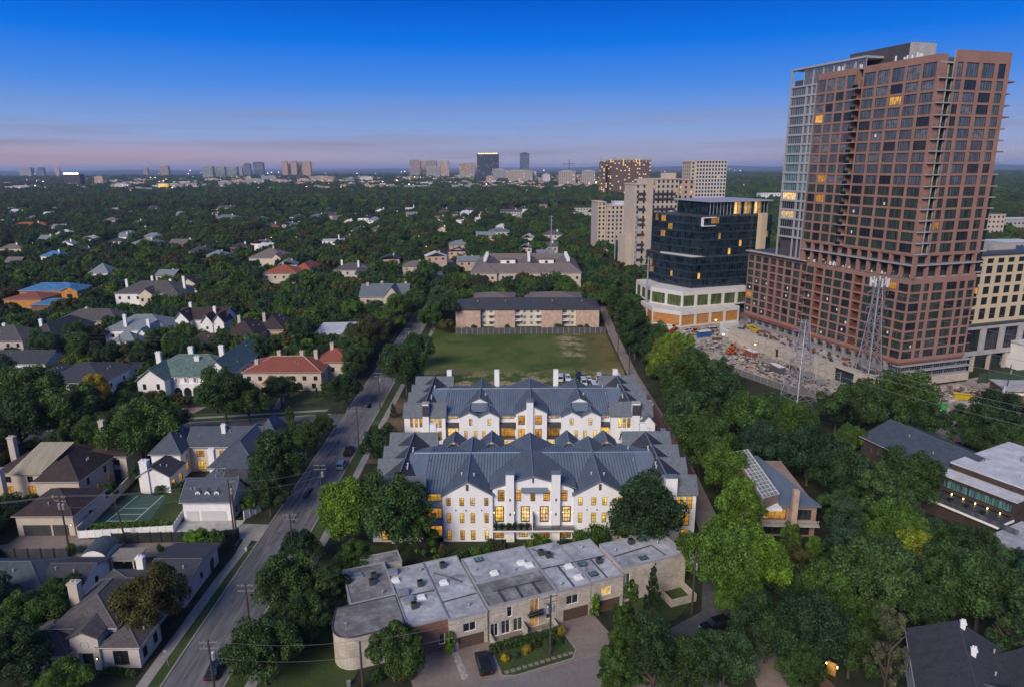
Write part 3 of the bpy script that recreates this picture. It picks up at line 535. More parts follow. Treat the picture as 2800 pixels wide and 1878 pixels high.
def white_building(front):
    Y0 = 122.5 if front else 166.2
    t = thing('apartment_building', 'white gabled apartment building with slate metal roof nearest the camera, behind the flat-roofed townhouses' if front else 'rear white gabled apartment building with lit windows, between the nearer twin and the field', 'building', (4.0, Y0, 0))
    foot(4, Y0 + 14, 33, 16, 0, 0)
    X = lambda l: [(a - 4.0, b_ - 4.0, c, d) for a, b_, c, d in K4(l)]
    def W(rects, p, y, gms, nx=2, nz=3):
        out = []
        for i, (a, b_, c, d) in enumerate(X(rects)): out.append(((a + b_) / 2 - p, c, b_ - a, d - c, gms[i % len(gms)], nx, nz))
        return out
    ze, zr = 10.1, 13.25
    # main body and long metal roof
    mb = MB(); mb.box(-22, 22, 1.6, 25.2, 0, ze - .05); mb.build('wall', white, t)
    r = MB(); roof(r, (-25.6, 25.6, 1.2, 25.4), ze - .2, 'gx', zr - ze - .02, .3); r.build('roof', metal_roof, t)
    s = MB(); seams_y(s, -22, 22, .95, ze + .0, 13.3, zr); seams_y(s, -22, 22, 25.7, ze, 13.3, zr); s.build('seams', rib_m, t, kind='stuff')
    MB().tube((-25, 13.3, zr + .06), (25.5, 13.3, zr + .06), .14, .14, 5).build('ridge_cap', cap_m, t)
    LW = X([(-22.4, -13.9, 0, 8)])[0]; RW = X([(20.4, 28.9, 0, 8)])[0]
    if front:
        wl = W([(-20.9, -20.2, 5.5, 7.7), (-16.8, -16.1, 5.5, 7.7), (-15.9, -15.2, 5.5, 7.7), (-21, -19.7, 2.6, 4.8), (-16.4, -15.1, 2.6, 4.8), (-21, -19.7, .3, 2.0), (-16.4, -15.1, .3, 2.0)], LW[0], 0, [lit, lit_d, lit])
        wr = W([(25.75, 26.5, 5.5, 7.7), (26.65, 27.4, 5.5, 7.7), (27.5, 28.3, 5.5, 7.7), (26.7, 28.0, 2.6, 4.8), (21.2, 22.5, 5.5, 7.7), (21.2, 22.5, 2.6, 4.8), (26.7, 28.0, .3, 1.9)], RW[0], 0, [lit, lit_y, lit])
    else:
        wl = W([(-21.2, -20.6, 5.8, 7.85), (-20.2, -19.6, 5.8, 7.85), (-19.25, -18.65, 5.8, 7.85), (-16.95, -16.35, 5.7, 7.8), (-16.1, -15.5, 5.7, 7.8), (-15.3, -14.7, 5.7, 7.8), (-15.3, -14.7, 2.9, 4.9), (-20.5, -19.3, 2.9, 4.9), (-15.6, -14.6, .4, 2)], LW[0], 0, [lit_d, lit, lit_d, lit, lit_y, lit])
        wr = W([(22.0, 22.7, 5.5, 7.6), (22.9, 23.6, 5.5, 7.6), (23.8, 24.5, 5.5, 7.6), (22.4, 23.2, 2.7, 4.7), (22.4, 23.2, .3, 2.0), (27.3, 28.5, 5.4, 7.0), (27.3, 28.5, 2.5, 4.4)], RW[0], 0, [lit_y, lit_y, lit_d, lit_p])
    wing(t, -1, LW[0], LW[1], 28, wl, -22.6 - 4 + .0); wing(t, 1, RW[0], RW[1], 28, wr, 30.5 - 4)
    # chimney stacks on the wing fronts
    for x0, x1, z1 in (((-19.3, -17.7, 11.1), (23.9, 25.7, 11.1)) if front else ((-18.5, -17.25, 11.1), (24.7, 26.3, 11.0))):
        a, b_ = x0 * K - 4, x1 * K - 4; MB().box(a, b_, -.62, .9, 0, z1 * K - .1).build('chimney', white, t); MB().box(a - .1, b_ + .1, -.7, 1.0, z1 * K - .1, z1 * K + .12).build('chimney_cap', metal_roof if front else concrete, t)
        if not front: MB().box(a - .03, b_ + .03, -.66, -.62, ze + .3, z1 * K - .5).build('slate_panel', shingle_dk, t)
    if front:
        for sgn, xa, xb in ((-1, -11.1 * K - 4, -3.2 * K - 4), (1, 9.62 * K - 4, 17.8 * K - 4)):
            xc, hw = (xa + xb) / 2, (xb - xa) / 2; mb = MB(); base = -7.2 if sgn < 0 else 13.7
            if sgn < 0: rows = [(-10.5, -9.8), (-8.4, -7.7), (-6.7, -6.0), (-4.5, -3.85)]
            else: rows = [(10.3, 11.0), (12.4, 13.15), (14.1, 14.85), (16.3, 17.0)]
            wn_ = [(a, b_, z0, z1) for z0, z1 in ((6.25, 7.65), (3.25, 5.0), (.25, 2.0)) for a, b_ in rows]
            wall_windows(mb, t, (xa, -.02), (1, 0), xb - xa, 0, ze, W(wn_, xa, 0, [lit_d, lit, lit_p, lit_d, lit, lit_y, lit, lit_d, lit] if sgn < 0 else [lit_y, lit_y, lit_y, lit, lit_y, lit_y, lit_y]), single=False)
            mb.poly([(xa, -.02, ze), (xb, -.02, ze), (xc, -.02, zr - .05)]); mb.poly([(xa, -.02, 0), (xa, -.02, ze), (xa, 2, ze), (xa, 2, 0)]); mb.poly([(xb, -.02, 0), (xb, 2, 0), (xb, 2, ze), (xb, -.02, ze)]); mb.build('wall', white, t)
            MB().box(xc - .27, xc + .27, -.1, -.02, 11.1, 12.4).build('attic_vent', wood_g, t)
            gable_roof(t, xc, hw, -.02, 22.3, ze, zr + .04, metal_roof)
            for k in (-5.2, 4.9): gable_roof(t, xc + k * .85, 2.5, 21.5, 27.2, ze + .3, zr - .5, metal_roof)
            for x in (xa + 2.6, xa + 4.6, xb - 2.2): MB().tube((x, -.18, 6.9), (x, -.02, 6.9), .13, .13, 6).build('floodlight', frame_bl, t)
            vents(t, [(xc + 1.2, 3.6, zr - .55), (xc - 1.3, 4.0, zr - .6)])
        # the recessed centre with its two chimneys, balcony and low gable
        xa, xb = -3.2 * K - 4, 9.62 * K - 4; xc = 0.; mb = MB(); y = .75
        cw = [(-2.4, -1.3, 6.7, 8.7), (.45, 1.35, 6.7, 8.7), (2.8, 3.55, 6.7, 8.6), (4.85, 5.9, 6.7, 8.6), (7.6, 8.65, 6.65, 8.6), (-2.9, -1.4, 3.05, 5.85), (1.25, 2.7, 3.05, 5.85), (4.3, 5.7, 3.05, 5.85), (7.8, 9.25, 3.05, 5.85), (-2.9, -1.45, .2, 2.0), (1.0, 2.35, .4, 2.0), (4.6, 5.9, .2, 2.0), (7.6, 9.3, .2, 2.0)]
        wall_windows(mb, t, (xa, y), (1, 0), xb - xa, 0, 10.9, W(cw, xa, y, [lit_d, lit, lit_d, lit, lit, lit_y, lit_p, lit_p, lit_p, lit, lit_p, lit_d, lit_d], 3, 4), single=False)
        mb.poly([(xa, y, 10.9), (xb, y, 10.9), (xb - 1.2, y, 11.5), (xc, y, 13.9), (xa + 1.2, y, 11.5)]); mb.build('wall', white, t)
        gable_roof(t, xc, 8.2, y, 13.2, 11.35, 14.0, metal_roof)
        gable_roof(t, xc, 5.6, 13.2, 24.4, ze, zr + .1, metal_roof)
        for a, b_ in ((-1.1, .2), (6.1, 7.45)):
            MB().box(a * K - 4, b_ * K - 4, -.35, .9, 0, 14.6).build('chimney', white, t); MB().box(a * K - 4.1, b_ * K - 3.9, -.45, 1.0, 14.6, 14.85).build('chimney_cap', metal_roof, t)
            MB().box((a + b_) / 2 * K - 4.12, (a + b_) / 2 * K - 3.88, -.5, -.35, 5.9, 6.4).build('vent_grille', frame_bl, t); MB().box((a + b_) / 2 * K - 4.12, (a + b_) / 2 * K - 3.88, -.5, -.35, 9.0, 9.5).build('vent_grille', frame_bl, t)
        MB().box(-.17, .17, y - .07, y, 12.3, 13.4).build('attic_vent', wood_g, t)
        aw = MB(); aw.poly([(-2.3, y - .9, 10.75), (2.9, y - .9, 10.75), (2.9, y, 11.35), (-2.3, y, 11.35)]); aw.poly([(-2.3, y - .9, 10.6), (-2.3, y, 10.6), (2.9, y, 10.6), (2.9, y - .9, 10.6)]); aw.box(-2.3, 2.9, y - .92, y - .88, 10.6, 10.75); aw.build('awning_roof', metal_roof, t)
        MB().box(xa + .02, xb - .02, -1.3, y, 2.72, 3.05).build('balcony_slab', trim_w, t)
        railing('balcony_railing', t, xa + .05, -.25, -1.2, 3.05); railing('balcony_railing', t, -.05, xb - .05, -1.2, 3.05, m=wood_d)
        MB().box(-.22, -.08, -1.3, y, 3.05, 6.4).build('balcony_divider', white, t)
        for i, x in enumerate((-7.3, -6.2, -4.9, -3.6, -2.4, -1.2)):
            p = MB().tube((x, -.7, 3.05), (x, -.7, 3.5), .2, .26, 8).build('planter', frame_bl, t); bush_mesh_part(p, (x, -.7, 3.95), .8, 1.15, LEAF['dark'])
        for x in (-7.75, -5.2, -3.7, -1.05, .9, 3.6, 6.0, 7.75): sconce(t, x, y, 5.9)
        for z, m_ in ((10.1, None),): MB().box(-13.9 - 3.6, -13.9 + .02, 1.5, 1.58, 6.1, 6.4).build('balcony_beam', trim_w, t)
        for xa_, xb_ in ((-17.5 - 4 + 4 - 3.9, -13.9 - 4), (22.3 - 4, 25.6 - 4)):
            for z, hh in ((8.0, 2.0), (4.3, 2.3), (.4, 2.3)):
                o = window(t, (xa_, 1.6), (1, 0), (xb_ - xa_) / 2, z, (xb_ - xa_) * .82, hh, 4, 2, gm=lit_y if z > 5 else lit, inset=-.06, single=False)
    else:
        for xa, xb, p in ((-11.05 * K - 4, -2.75 * K - 4, [(-9.0, -8.3), (-5.15, -4.45), (-10.0, -9.35), (-8.0, -7.35), (-6.25, -5.6), (-4.2, -3.5)]), (10.15 * K - 4, 18.35 * K - 4, [(11.9, 12.65), (15.8, 16.55), (10.85, 11.55), (12.95, 13.6), (14.7, 15.4), (16.8, 17.5)])):
            xc, hw = (xa + xb) / 2, (xb - xa) / 2; mb = MB()
            rr = [(*p[0], 6.1, 7.6), (*p[1], 6.1, 7.6)] + [(*q_, 3.3, 4.95) for q_ in p[2:]] + [(*q_, .3, 2.0) for q_ in p[2:]]
            wall_windows(mb, t, (xa, -.02), (1, 0), xb - xa, 0, ze, W(rr, xa, 0, [lit_p, lit_p, lit_y, lit_y, lit_y, lit_y] if xa > 0 else [lit_p, lit_p, lit, lit_y, lit_y, lit_y]), single=False)
            for k in (-1, 1): mb.poly([(xc + (k - 1) * hw / 2, -.02, ze), (xc + (k + 1) * hw / 2, -.02, ze), (xc + k * hw / 2, -.02, 11.55)])
            mb.poly([(xa, -.02, 0), (xa, -.02, ze), (xa, 2, ze), (xa, 2, 0)]); mb.poly([(xb, -.02, 0), (xb, 2, 0), (xb, 2, ze), (xb, -.02, ze)]); mb.build('wall', white, t)
            for k in (-1, 1): gable_roof(t, xc + k * hw / 2, hw / 2 - .1, -.02, 6.5, ze, 11.62, metal_roof)
            gable_roof(t, xc, hw, 5.2, 21.5, ze + .1, zr + .25, metal_roof, seam=True)
            mb = MB().poly([(xc - 2.1, 4.84, 12.2), (xc + 2.1, 4.84, 12.2), (xc, 4.84, 13.15)])
            for z in (12.35, 12.55, 12.75): w_ = 2.1 * (13.15 - z) / .95 * .8; mb.box(xc - w_, xc + w_, 4.76, 4.83, z, z + .08)
            mb.build('gable_louvre', trim_w, t)
            r = MB().poly([(xc - 2.3, 1.2, 11.0), (xc + 2.3, 1.2, 11.0), (xc + 2.1, 4.85, 12.2), (xc - 2.1, 4.85, 12.2)]); r.build('roof', metal_roof, t)
            vents(t, [(xc + 1.4, 9.0, 12.95)])
        xa, xb = .75 * K - 4, 7.15 * K - 4; xc = (xa + xb) / 2; mb = MB()
        wall_windows(mb, t, (xa, -.3), (1, 0), xb - xa, 0, 11.2, W([(1.2, 2.6, 6.3, 8.4), (4.7, 6.1, 6.3, 8.4), (1.2, 2.6, 3.4, 5.45), (4.7, 6.1, 3.4, 5.45), (1.2, 2.6, .4, 2.3), (4.7, 6.1, .4, 2.3)], xa, 0, [lit_d, lit_d, lit, lit_d], 2, 3), single=False)
        mb.poly([(xa, -.3, 11.2), (xb, -.3, 11.2), (xc, -.3, 13.3)]); mb.poly([(xa, -.3, 0), (xa, -.3, 11.2), (xa, 2, 11.2), (xa, 2, 0)]); mb.poly([(xb, -.3, 0), (xb, 2, 0), (xb, 2, 11.2), (xb, -.3, 11.2)]); mb.build('wall', white, t)
        gable_roof(t, xc, (xb - xa) / 2, -.3, 13.2, 11.2, 13.4, metal_roof); gable_roof(t, xc, 8.0, 13.4, 22.6, ze, zr + .1, metal_roof)
        MB().box(2.9 * K - 4, 4.3 * K - 4, -.95, .6, 0, 14.2).build('chimney', white, t); MB().box(2.85 * K - 4, 4.35 * K - 4, -1.0, .7, 14.2, 14.9).build('chimney_cap', metal_roof, t)
        for x in (-9.5, 9.5): MB().box(x * .9 + .2 - .8, x * .9 + .8, 23, 24.2, 8, 15.6).build('chimney', white, t)
        for a, b_, kind in ((-13.75, -11.1, 0), (-2.7, .72, 1), (7.2, 10.1, 2), (18.4, 20.4, 3)):
            xa, xb = a * K - 4, b_ * K - 4; w = xb - xa
            o = window(t, (xa, 1.6), (1, 0), w / 2, 9.0, w * .78, 1.3, 3, 1, gm=lit_p, inset=-.06, single=False)
            window(t, (xa, 1.6), (1, 0), w / 2, 3.7, w * .84, 3.0, 4, 2, gm=[lit_p, lit_d, lit_d, lit_y][kind], inset=-.06, single=False); window(t, (xa, 1.6), (1, 0), w / 2, .3, w * .8, 2.6, 4, 2, gm=lit_p, inset=-.06, single=False)
            MB().poly([(xa, .3, 7.0), (xb, .3, 7.0), (xb, 1.6, 7.9), (xa, 1.6, 7.9)]).poly([(xa, .3, 6.9), (xa, 1.6, 6.9), (xb, 1.6, 6.9), (xb, .3, 6.9)]).box(xa, xb, .28, .3, 6.85, 7.05).build('awning_roof', shingle_dk, t)
            MB().box(xa, xb, .2, 1.6, 3.3, 3.6).build('balcony_slab', trim_w, t); railing('balcony_railing', t, xa + .05, xb - .05, .28, 3.6)
        gable_roof(t, 27.9 * K - 4, 1.9, -1.2, 2.5, 8.2, 10.9, shingle_bl, seam=False)
        mb = MB(); wall_windows(mb, t, (27.9 * K - 5.9, -1.1), (1, 0), 3.8, 0, 8.2, [(1.9, 5.6, 1.4, 1.7, lit_p, 2, 2), (1.9, 2.4, 1.8, 2.2, g_dark, 2, 1)], single=False); mb.poly([(27.9 * K - 5.9, -1.1, 8.2), (27.9 * K - 2.1, -1.1, 8.2), (27.9 * K - 4, -1.1, 10.8)]); mb.box(27.9 * K - 5.9, 27.9 * K - 2.1, -1.05, 0, 0, 8.2); mb.build('wall', white, t)
    for x, w in ((-22.6, 1.6), (26.5, 1.6)): MB().box(x - .7, x + .7, 27.0, 28.2, 8, 14.4).build('chimney', white, t)
    return t
# ================================================================ trees and shrubs (prototype crowns; every tree in view is a copy with its own crown and trunk)
def leaf_cloud(name, lumps, n, size, fill=.22, up=.25, aspect=.62):
    """many leaf-sized quads spread over and through a set of lumps (x,y,z,r)"""
    lp = np.array(lumps, float); w = lp[:, 3] ** 2; w /= w.sum(); k = rng.choice(len(lp), n, p=w)
    d = rng.normal(size=(n, 3)); d[:, 2] += up; d /= np.linalg.norm(d, axis=1)[:, None]
    rad = np.where(rng.random(n) < fill, rng.random(n) ** .5 * .8, .78 + .30 * rng.random(n))
    p = lp[k, :3] + d * (lp[k, 3] * rad)[:, None]
    nn = d + rng.normal(size=(n, 3)) * .55; nn /= np.linalg.norm(nn, axis=1)[:, None]
    a = np.cross(nn, rng.normal(size=(n, 3))); a /= np.linalg.norm(a, axis=1)[:, None]; b = np.cross(nn, a)
    s = size * (.55 + .8 * rng.random(n)); a *= s[:, None]; b *= (s * aspect)[:, None]
    droop = np.zeros((n, 3)); droop[:, 2] = -s * .25
    v = np.stack([p - a, p - b * .9 + a * .15, p + a + droop, p + b * .9 + a * .15], 1).reshape(-1, 3)
    me = bpy.data.meshes.new(name); me.vertices.add(4 * n); me.vertices.foreach_set('co', v.ravel()); me.loops.add(4 * n); me.loops.foreach_set('vertex_index', np.arange(4 * n)); me.polygons.add(n)
    me.polygons.foreach_set('loop_start', np.arange(n) * 4); me.update(calc_edges=True); me.materials.append(LEAF['mid']); return me
def crown_lumps(kind, seed):
    r = np.random.default_rng(seed); L_ = []
    if kind == 'round':
        for i in range(64):
            a = r.random() * 6.283; e = math.asin(r.random() * 1.4 - .42); q = .62 + .24 * r.random()
            L_.append((math.cos(a) * math.cos(e) * q, math.sin(a) * math.cos(e) * q, .55 + math.sin(e) * (.30 + .10 * r.random()), .11 + .15 * r.random()))
        L_ += [(0, 0, .56, .52), (.2, .1, .64, .42), (-.2, -.15, .5, .42)]
    elif kind == 'broad':
        for i in range(60):
            a = r.random() * 6.283; q = .2 + .72 * r.random() ** .5; L_.append((math.cos(a) * q, math.sin(a) * q, .58 + .26 * (1 - q * q) + (r.random() - .5) * .16, .10 + .13 * r.random()))
        L_ += [(0, 0, .55, .42)]
    elif kind == 'tall':
        for i in range(60):
            z = .22 + .70 * r.random(); q = (.52 if z < .6 else .52 * (1.02 - z) / .42 + .08) * (.6 + .5 * r.random()); a = r.random() * 6.283; L_.append((math.cos(a) * q, math.sin(a) * q, z, .09 + .13 * r.random()))
        L_ += [(0, 0, .5, .36), (0, 0, .72, .26)]
    elif kind == 'cone':
        for i in range(70):
            z = .10 + .84 * r.random(); q = .74 * (1.0 - z) ** .8 * (.7 + .4 * r.random()) + .04; a = r.random() * 6.283; L_.append((math.cos(a) * q, math.sin(a) * q, z, .06 + .13 * (1 - z)))
        L_ += [(0, 0, .35, .36), (0, 0, .6, .24), (0, 0, .85, .12)]
    elif kind == 'loose':
        for i in range(26):
            z = .25 + .72 * r.random(); q = .62 * (.35 + .65 * r.random()) * (1.15 - z * .6); a = r.random() * 6.283; L_.append((math.cos(a) * q, math.sin(a) * q, z, .09 + .12 * r.random()))
    elif kind == 'shrub':
        for i in range(14):
            a = r.random() * 6.283; q = .5 * r.random() ** .5; L_.append((math.cos(a) * q, math.sin(a) * q, .35 + .35 * r.random(), .28 + .2 * r.random()))
    elif kind == 'column':
        for i in range(20):
            z = .12 + .8 * r.random(); a = r.random() * 6.283; q = .55 * (1 - max(0, z - .6) * 1.8) * r.random() ** .5; L_.append((math.cos(a) * q, math.sin(a) * q, z, .24))
    return L_
CROWN = {}; CROWN_LO = {}
# unit crowns: radius about 1 (x,y), height 1 (z); leaf sizes are given for a crown scaled to about 5.5 m
def squash(me, sz):     # leaves are made isotropic at a 1 : sz box, then scaled back so that they do not stretch
    co_ = np.empty(len(me.vertices) * 3); me.vertices.foreach_get('co', co_); co_ = co_.reshape(-1, 3); co_[:, 2] /= sz; me.vertices.foreach_set('co', co_.ravel()); me.update(); return me
def warp(x, y, z, seed):
    q = random.Random(seed); a, b, c = q.random() * 6.28, q.random() * 6.28, q.random() * 6.28; p = math.atan2(y, x); k = 1 + .13 * math.sin(2 * p + a) + .12 * math.sin(3 * p + b + 3 * z) + .08 * math.sin(5 * p + c - 5 * z)
    return x * k + .10 * math.sin(a), y * k + .10 * math.sin(b), z * (1 + .07 * math.sin(3 * p + c))
def mk(kind, seed, n, size, sz, fill=.22):
    L_ = [(x, y, z * sz, r_) for x, y, z, r_ in [(*warp(x, y, z, seed), r_) for x, y, z, r_ in crown_lumps(kind, seed)]]; return squash(leaf_cloud('crown_leaves', L_, n, size, fill), sz)
for kd, sz, cnt in (('round', 2.0, 6), ('broad', 1.7, 4), ('tall', 2.7, 4), ('cone', 3.0, 2), ('loose', 3.0, 2)):
    CROWN[kd] = [mk(kd, 40 + i, 22000 if kd != 'loose' else 8500, .033, sz, .2 if kd != 'loose' else .7) for i in range(cnt)]
    CROWN_LO[kd] = [mk(kd, 40 + i, 4200, .072, sz) for i in range(min(cnt, 4))]
CROWN['shrub'] = [mk('shrub', 70 + i, 1500, .085, 1.2) for i in range(3)]; CROWN['column'] = [mk('column', 80 + i, 1800, .12, 2.4) for i in range(2)]
def trunk_mesh(seed, top=.62):
    r = random.Random(seed); mb = MB(); p = Vector((0, 0, -.02)); pts = [p]
    for i in range(3): p = p + Vector((r.uniform(-.04, .04), r.uniform(-.04, .04), top / 3)); pts.append(p)
    rad = [.055, .042, .034, .018]
    for i in range(3): mb.tube(pts[i], pts[i + 1], rad[i], rad[i + 1], 7)
    for i in range(6):
        s = pts[1].lerp(pts[3], r.random()); a = r.random() * 6.283; e = s + Vector((math.cos(a) * .45, math.sin(a) * .45, r.uniform(.12, .3))); mb.tube(s, e, .022, .008, 5)
    return mb.mesh('trunk', bark)
TRUNK = [trunk_mesh(i) for i in range(4)]
def crown_obj(me, parent, m, name='crown'):
    o = put(name, me, parent); o.material_slots[0].link = 'OBJECT'; o.material_slots[0].material = m; return o
NT = [0]
TREES = []
def tree(x, y, rad, h, kind, m, label, group=None, name='tree', lo=False, cat='tree'):
    t = thing(name, label, cat, (x, y, 0), random.random() * 360, group); i = NT[0]; NT[0] += 1
    t.scale = (rad, rad, h)
    src = (CROWN_LO if lo and kind in CROWN_LO else CROWN)[kind]
    c = crown_obj(src[i % len(src)], t, LEAF[m]); q = put('trunk', TRUNK[i % 4], t)
    k = h / max(rad, .1)
    q.scale = (min(1, k * .5), min(1, k * .5), 1); TREES.append((x, y, rad)); return t
def bush(x, y, rad, h, m, label, kind='shrub', group=None, name='shrub', z=0.):
    t = crown_obj(CROWN[kind][NT[0] % len(CROWN[kind])], None, LEAF[m], name); NT[0] += 1; t.location = (x, y, z); t.rotation_euler = (0, 0, random.random() * 6.28); t.scale = (rad, rad, h); return tag(t, label, 'shrub', group)
def bush_mesh_part(parent, loc, rad, h, m):
    o = crown_obj(CROWN['shrub'][NT[0] % 3], parent, m, 'plant'); NT[0] += 1; o.location = (loc[0], loc[1], loc[2] - h * .6); o.scale = (rad, rad, h); return o
def hedge(name, pts, w, h, m, label, seed=5):
    """a clipped or rough hedge along a line: leaves over its box"""
    r = np.random.default_rng(seed); L_ = []
    for (x0, y0), (x1, y1) in zip(pts, pts[1:]):
        n = max(2, int(math.hypot(x1 - x0, y1 - y0) / (w * .45)))
        for i in range(n + 1):
            f = i / n
            for z in np.arange(w * .35, h, w * .6): L_.append((x0 + (x1 - x0) * f + r.normal() * w * .08, y0 + (y1 - y0) * f + r.normal() * w * .08, z + r.normal() * .08, w * .5))
    me = leaf_cloud('hedge_leaves', L_, min(16000, len(L_) * 140), .17, .15); o = crown_obj(me, None, LEAF[m], name); return tag(o, label, 'hedge')
parapet_m = mat('parapet_flashing', (.30, .31, .33), .6, .12, .6)
white_building(True); white_building(False)

# ================================================================ the flat-roofed stone townhouses in the foreground
t = thing('townhouse_row', 'row of flat-roofed pale stone townhouses with cluttered grey roofs in the foreground', 'townhouses', (*TH_O, 0), TH_A)
foot(*tw(7, 9), 31, 12, TH_A, 0)
def flat_unit(b, h, wm, wins=None, rm=roof_membrane, par=.35, rp=None):
    mb = MB(); wins = wins or {}
    for s in 'SENW':
        p0, d, W = SIDES[s](b); wall_windows(mb, t, p0, d, W, 0, h, wins.get(s, []), depth=.25)
    mb.build('wall', wm, t)
    r = MB(); r.box(b[0] + .02, b[1] - .02, b[2] + .02, b[3] - .02, h - .3, h); r.build('roof', rm, t)
    k = MB(); w = .16
    for x0, x1, y0, y1 in ((b[0] - .06, b[1] + .06, b[2] - .06, b[2] + w), (b[0] - .06, b[1] + .06, b[3] - w, b[3] + .06), (b[0] - .06, b[0] + w, b[2] + w, b[3] - w), (b[1] - w, b[1] + .06, b[2] + w, b[3] - w)): k.box(x0, x1, y0, y1, h - .12, h + par * .45)
    k.build('parapet', parapet_m, t)
P = lambda u, z, w, hh, g_, nx=2, nz=1: (u, z, w, hh, g_, nx, nz, trim_w)
flat_unit((-12.4, -6.15, .6, 16.6), 5.6, brick_red, {'S': [P(5.2, 1.2, 1.0, 1.9, g_dark, 1, 1)]}, roof_membrane)
flat_unit((-19.6, -12.45, 9.2, 19.2), 5.75, stone, {}, roof_patch); flat_unit((-16, -9.3, 19.25, 23.0), 5.2, stone, {}, roof_patch)
# the rounded stone end
rp = [(-12.5, 1.3), (-12.5, 9.15), (-21.9, 9.15), (-22.9, 5.2)] + [(-20.1 + 2.9 * math.cos(a), 4.3 + 3.0 * math.sin(a)) for a in [R(q) for q in range(180, 271, 10)]]
mb = MB().prism(rp[::-1], 0, 5.5); mb.build('wall', stone, t); MB().prism(rp[::-1], 5.5, 5.62).build('roof', roof_patch, t)
kb = MB()
for a, b_ in zip(rp, rp[1:] + rp[:1]): kb.tube((*a, 5.66), (*b_, 5.66), .13, .13, 5)
kb.build('parapet', metal_dg, t)
flat_unit((-6.1, 0.05, 0, 16.8), 5.5, stone, {'S': [P(3.2, 2.7, 2.1, 1.6, g_dark), ]}, roof_membrane)
flat_unit((.3, 12.1, .35, 7.0), 5.85, stone, {'S': [P(3.6, 3.2, .9, 1.9, g_dark, 1, 1), P(7.9, 3.0, 1.5, 2.4, lit_d, 2, 1), P(1.0, .3, 1.3, 2.4, g_dark, 2, 1), P(2.9, .3, 1.5, 2.5, g_dark, 2, 1), P(5.0, .3, 1.6, 2.4, g_green, 2, 1), P(7.9, .2, 1.5, 2.3, lit_d, 2, 1), P(10.4, 1.0, .9, 2.9, g_dark, 1, 3)]}, roof_patch)
flat_unit((.3, 12.1, 7.05, 14.6), 6.0, stone, {}, roof_membrane)
flat_unit((12.2, 18.15, .1, 14.0), 5.8, stone, {'S': [P(2.6, 2.9, 2.2, 1.7, g_dark)]}, roof_membrane)
flat_unit((18.2, 24.4, .25, 12.5), 5.9, stone, {'S': [P(2.9, 2.9, 1.9, 1.6, lit_y)]}, roof_membrane)
flat_unit((24.6, 37.4, 1.0, 9.2), 6.6, stone, {'S': [P(1.2, 2.9, .8, 2.6, g_green, 1, 1)], 'E': [P(4, 3.2, 1.2, 1.6, g_dark)]}, roof_membrane)
for x0, x1 in ((-4.8, -.6), (13.2, 17.7), (19.4, 23.6)):
    d_ = MB().box(x0, x1, -.02 if x0 < 0 else .08, .12, 0, 2.25)
    for i in range(1, 5): d_.box(x0, x1, (-.05 if x0 < 0 else .05), .0, .45 * i - .03, .45 * i + .02)
    d_.build('garage_door', wood_g, t)
    MB().box(x0 - .25, x1 + .25, (-.16 if x0 < 0 else -.06), -.03 if x0 < 0 else .07, 2.25, 2.5).build('door_lintel', concrete_tan, t)
MB().box(6.9, 9.3, -.65, .3, 2.7, 2.95).build('balcony_slab', wood_g, t); railing('balcony_railing', t, 6.9, 9.3, -.6, 2.95)
# terrace wall, divider and seams and clutter on the roofs
MB().box(.4, 11.5, -2.0, -1.75, 0, 1.15).box(.4, .65, -1.75, .3, 0, 1.15).box(11.25, 11.5, -1.75, .3, 0, 1.15).build('terrace_wall', stone, t)
MB().prism([(5.9, -1.7), (6.15, -1.7), (6.15, .3), (5.9, .3)], 0, 2.0).build('terrace_divider', stone, t)
MB().box(.66, 11.24, -1.74, .34, 0, .3).build('terrace_floor', drive_m, t)
MB().box(31.8, 36.9, -3.3, -3.05, 0, 1.4).box(31.8, 32.05, -3.05, 1.0, 0, 1.4).box(36.65, 36.9, -3.05, 1.0, 0, 1.4).build('patio_wall', stone, t)
def duct(pts, z=6.0, r=.09): MB().path([(x, y, z) for x, y in pts], r, 5).build('roof_duct', metal_dg, t)
duct([(-5.2, 13), (-2.8, 10.6), (-1.4, 8.6)], 5.68); duct([(2.4, 3.9), (10.8, 3.9)], 6.0); duct([(12.4, 6.8), (24.2, 6.5)], 6.05); duct([(13.2, 13.2), (15.6, 9.2)], 5.98); duct([(-5.9, 4.6), (-.2, 4.9)], 5.66); duct([(25, 4.6), (33, 5.4), (33.6, 1.8)], 6.78); duct([(-12.3, 8.2), (-6.3, 8.0)], 5.78)
for x in (3.2, 6.2, 9.2): MB().box(x - .09, x + .09, .7, 3.9, 5.86, 6.12).build('roof_upstand', metal_dg, t)
for x in (15.2, 21.4): MB().box(x - .08, x + .08, .4, 6.6, 5.82, 6.05).build('roof_upstand', metal_dg, t)
ZR = lambda u, v: 5.62 if u < -12.4 and v < 9.2 else 5.75 if u < -12.4 else 5.6 if u < -6.1 else 5.5 if u < .2 else (5.85 if v < 7 else 6.0) if u < 12.15 else 5.8 if u < 18.2 else 5.9 if u < 24.5 else 6.6
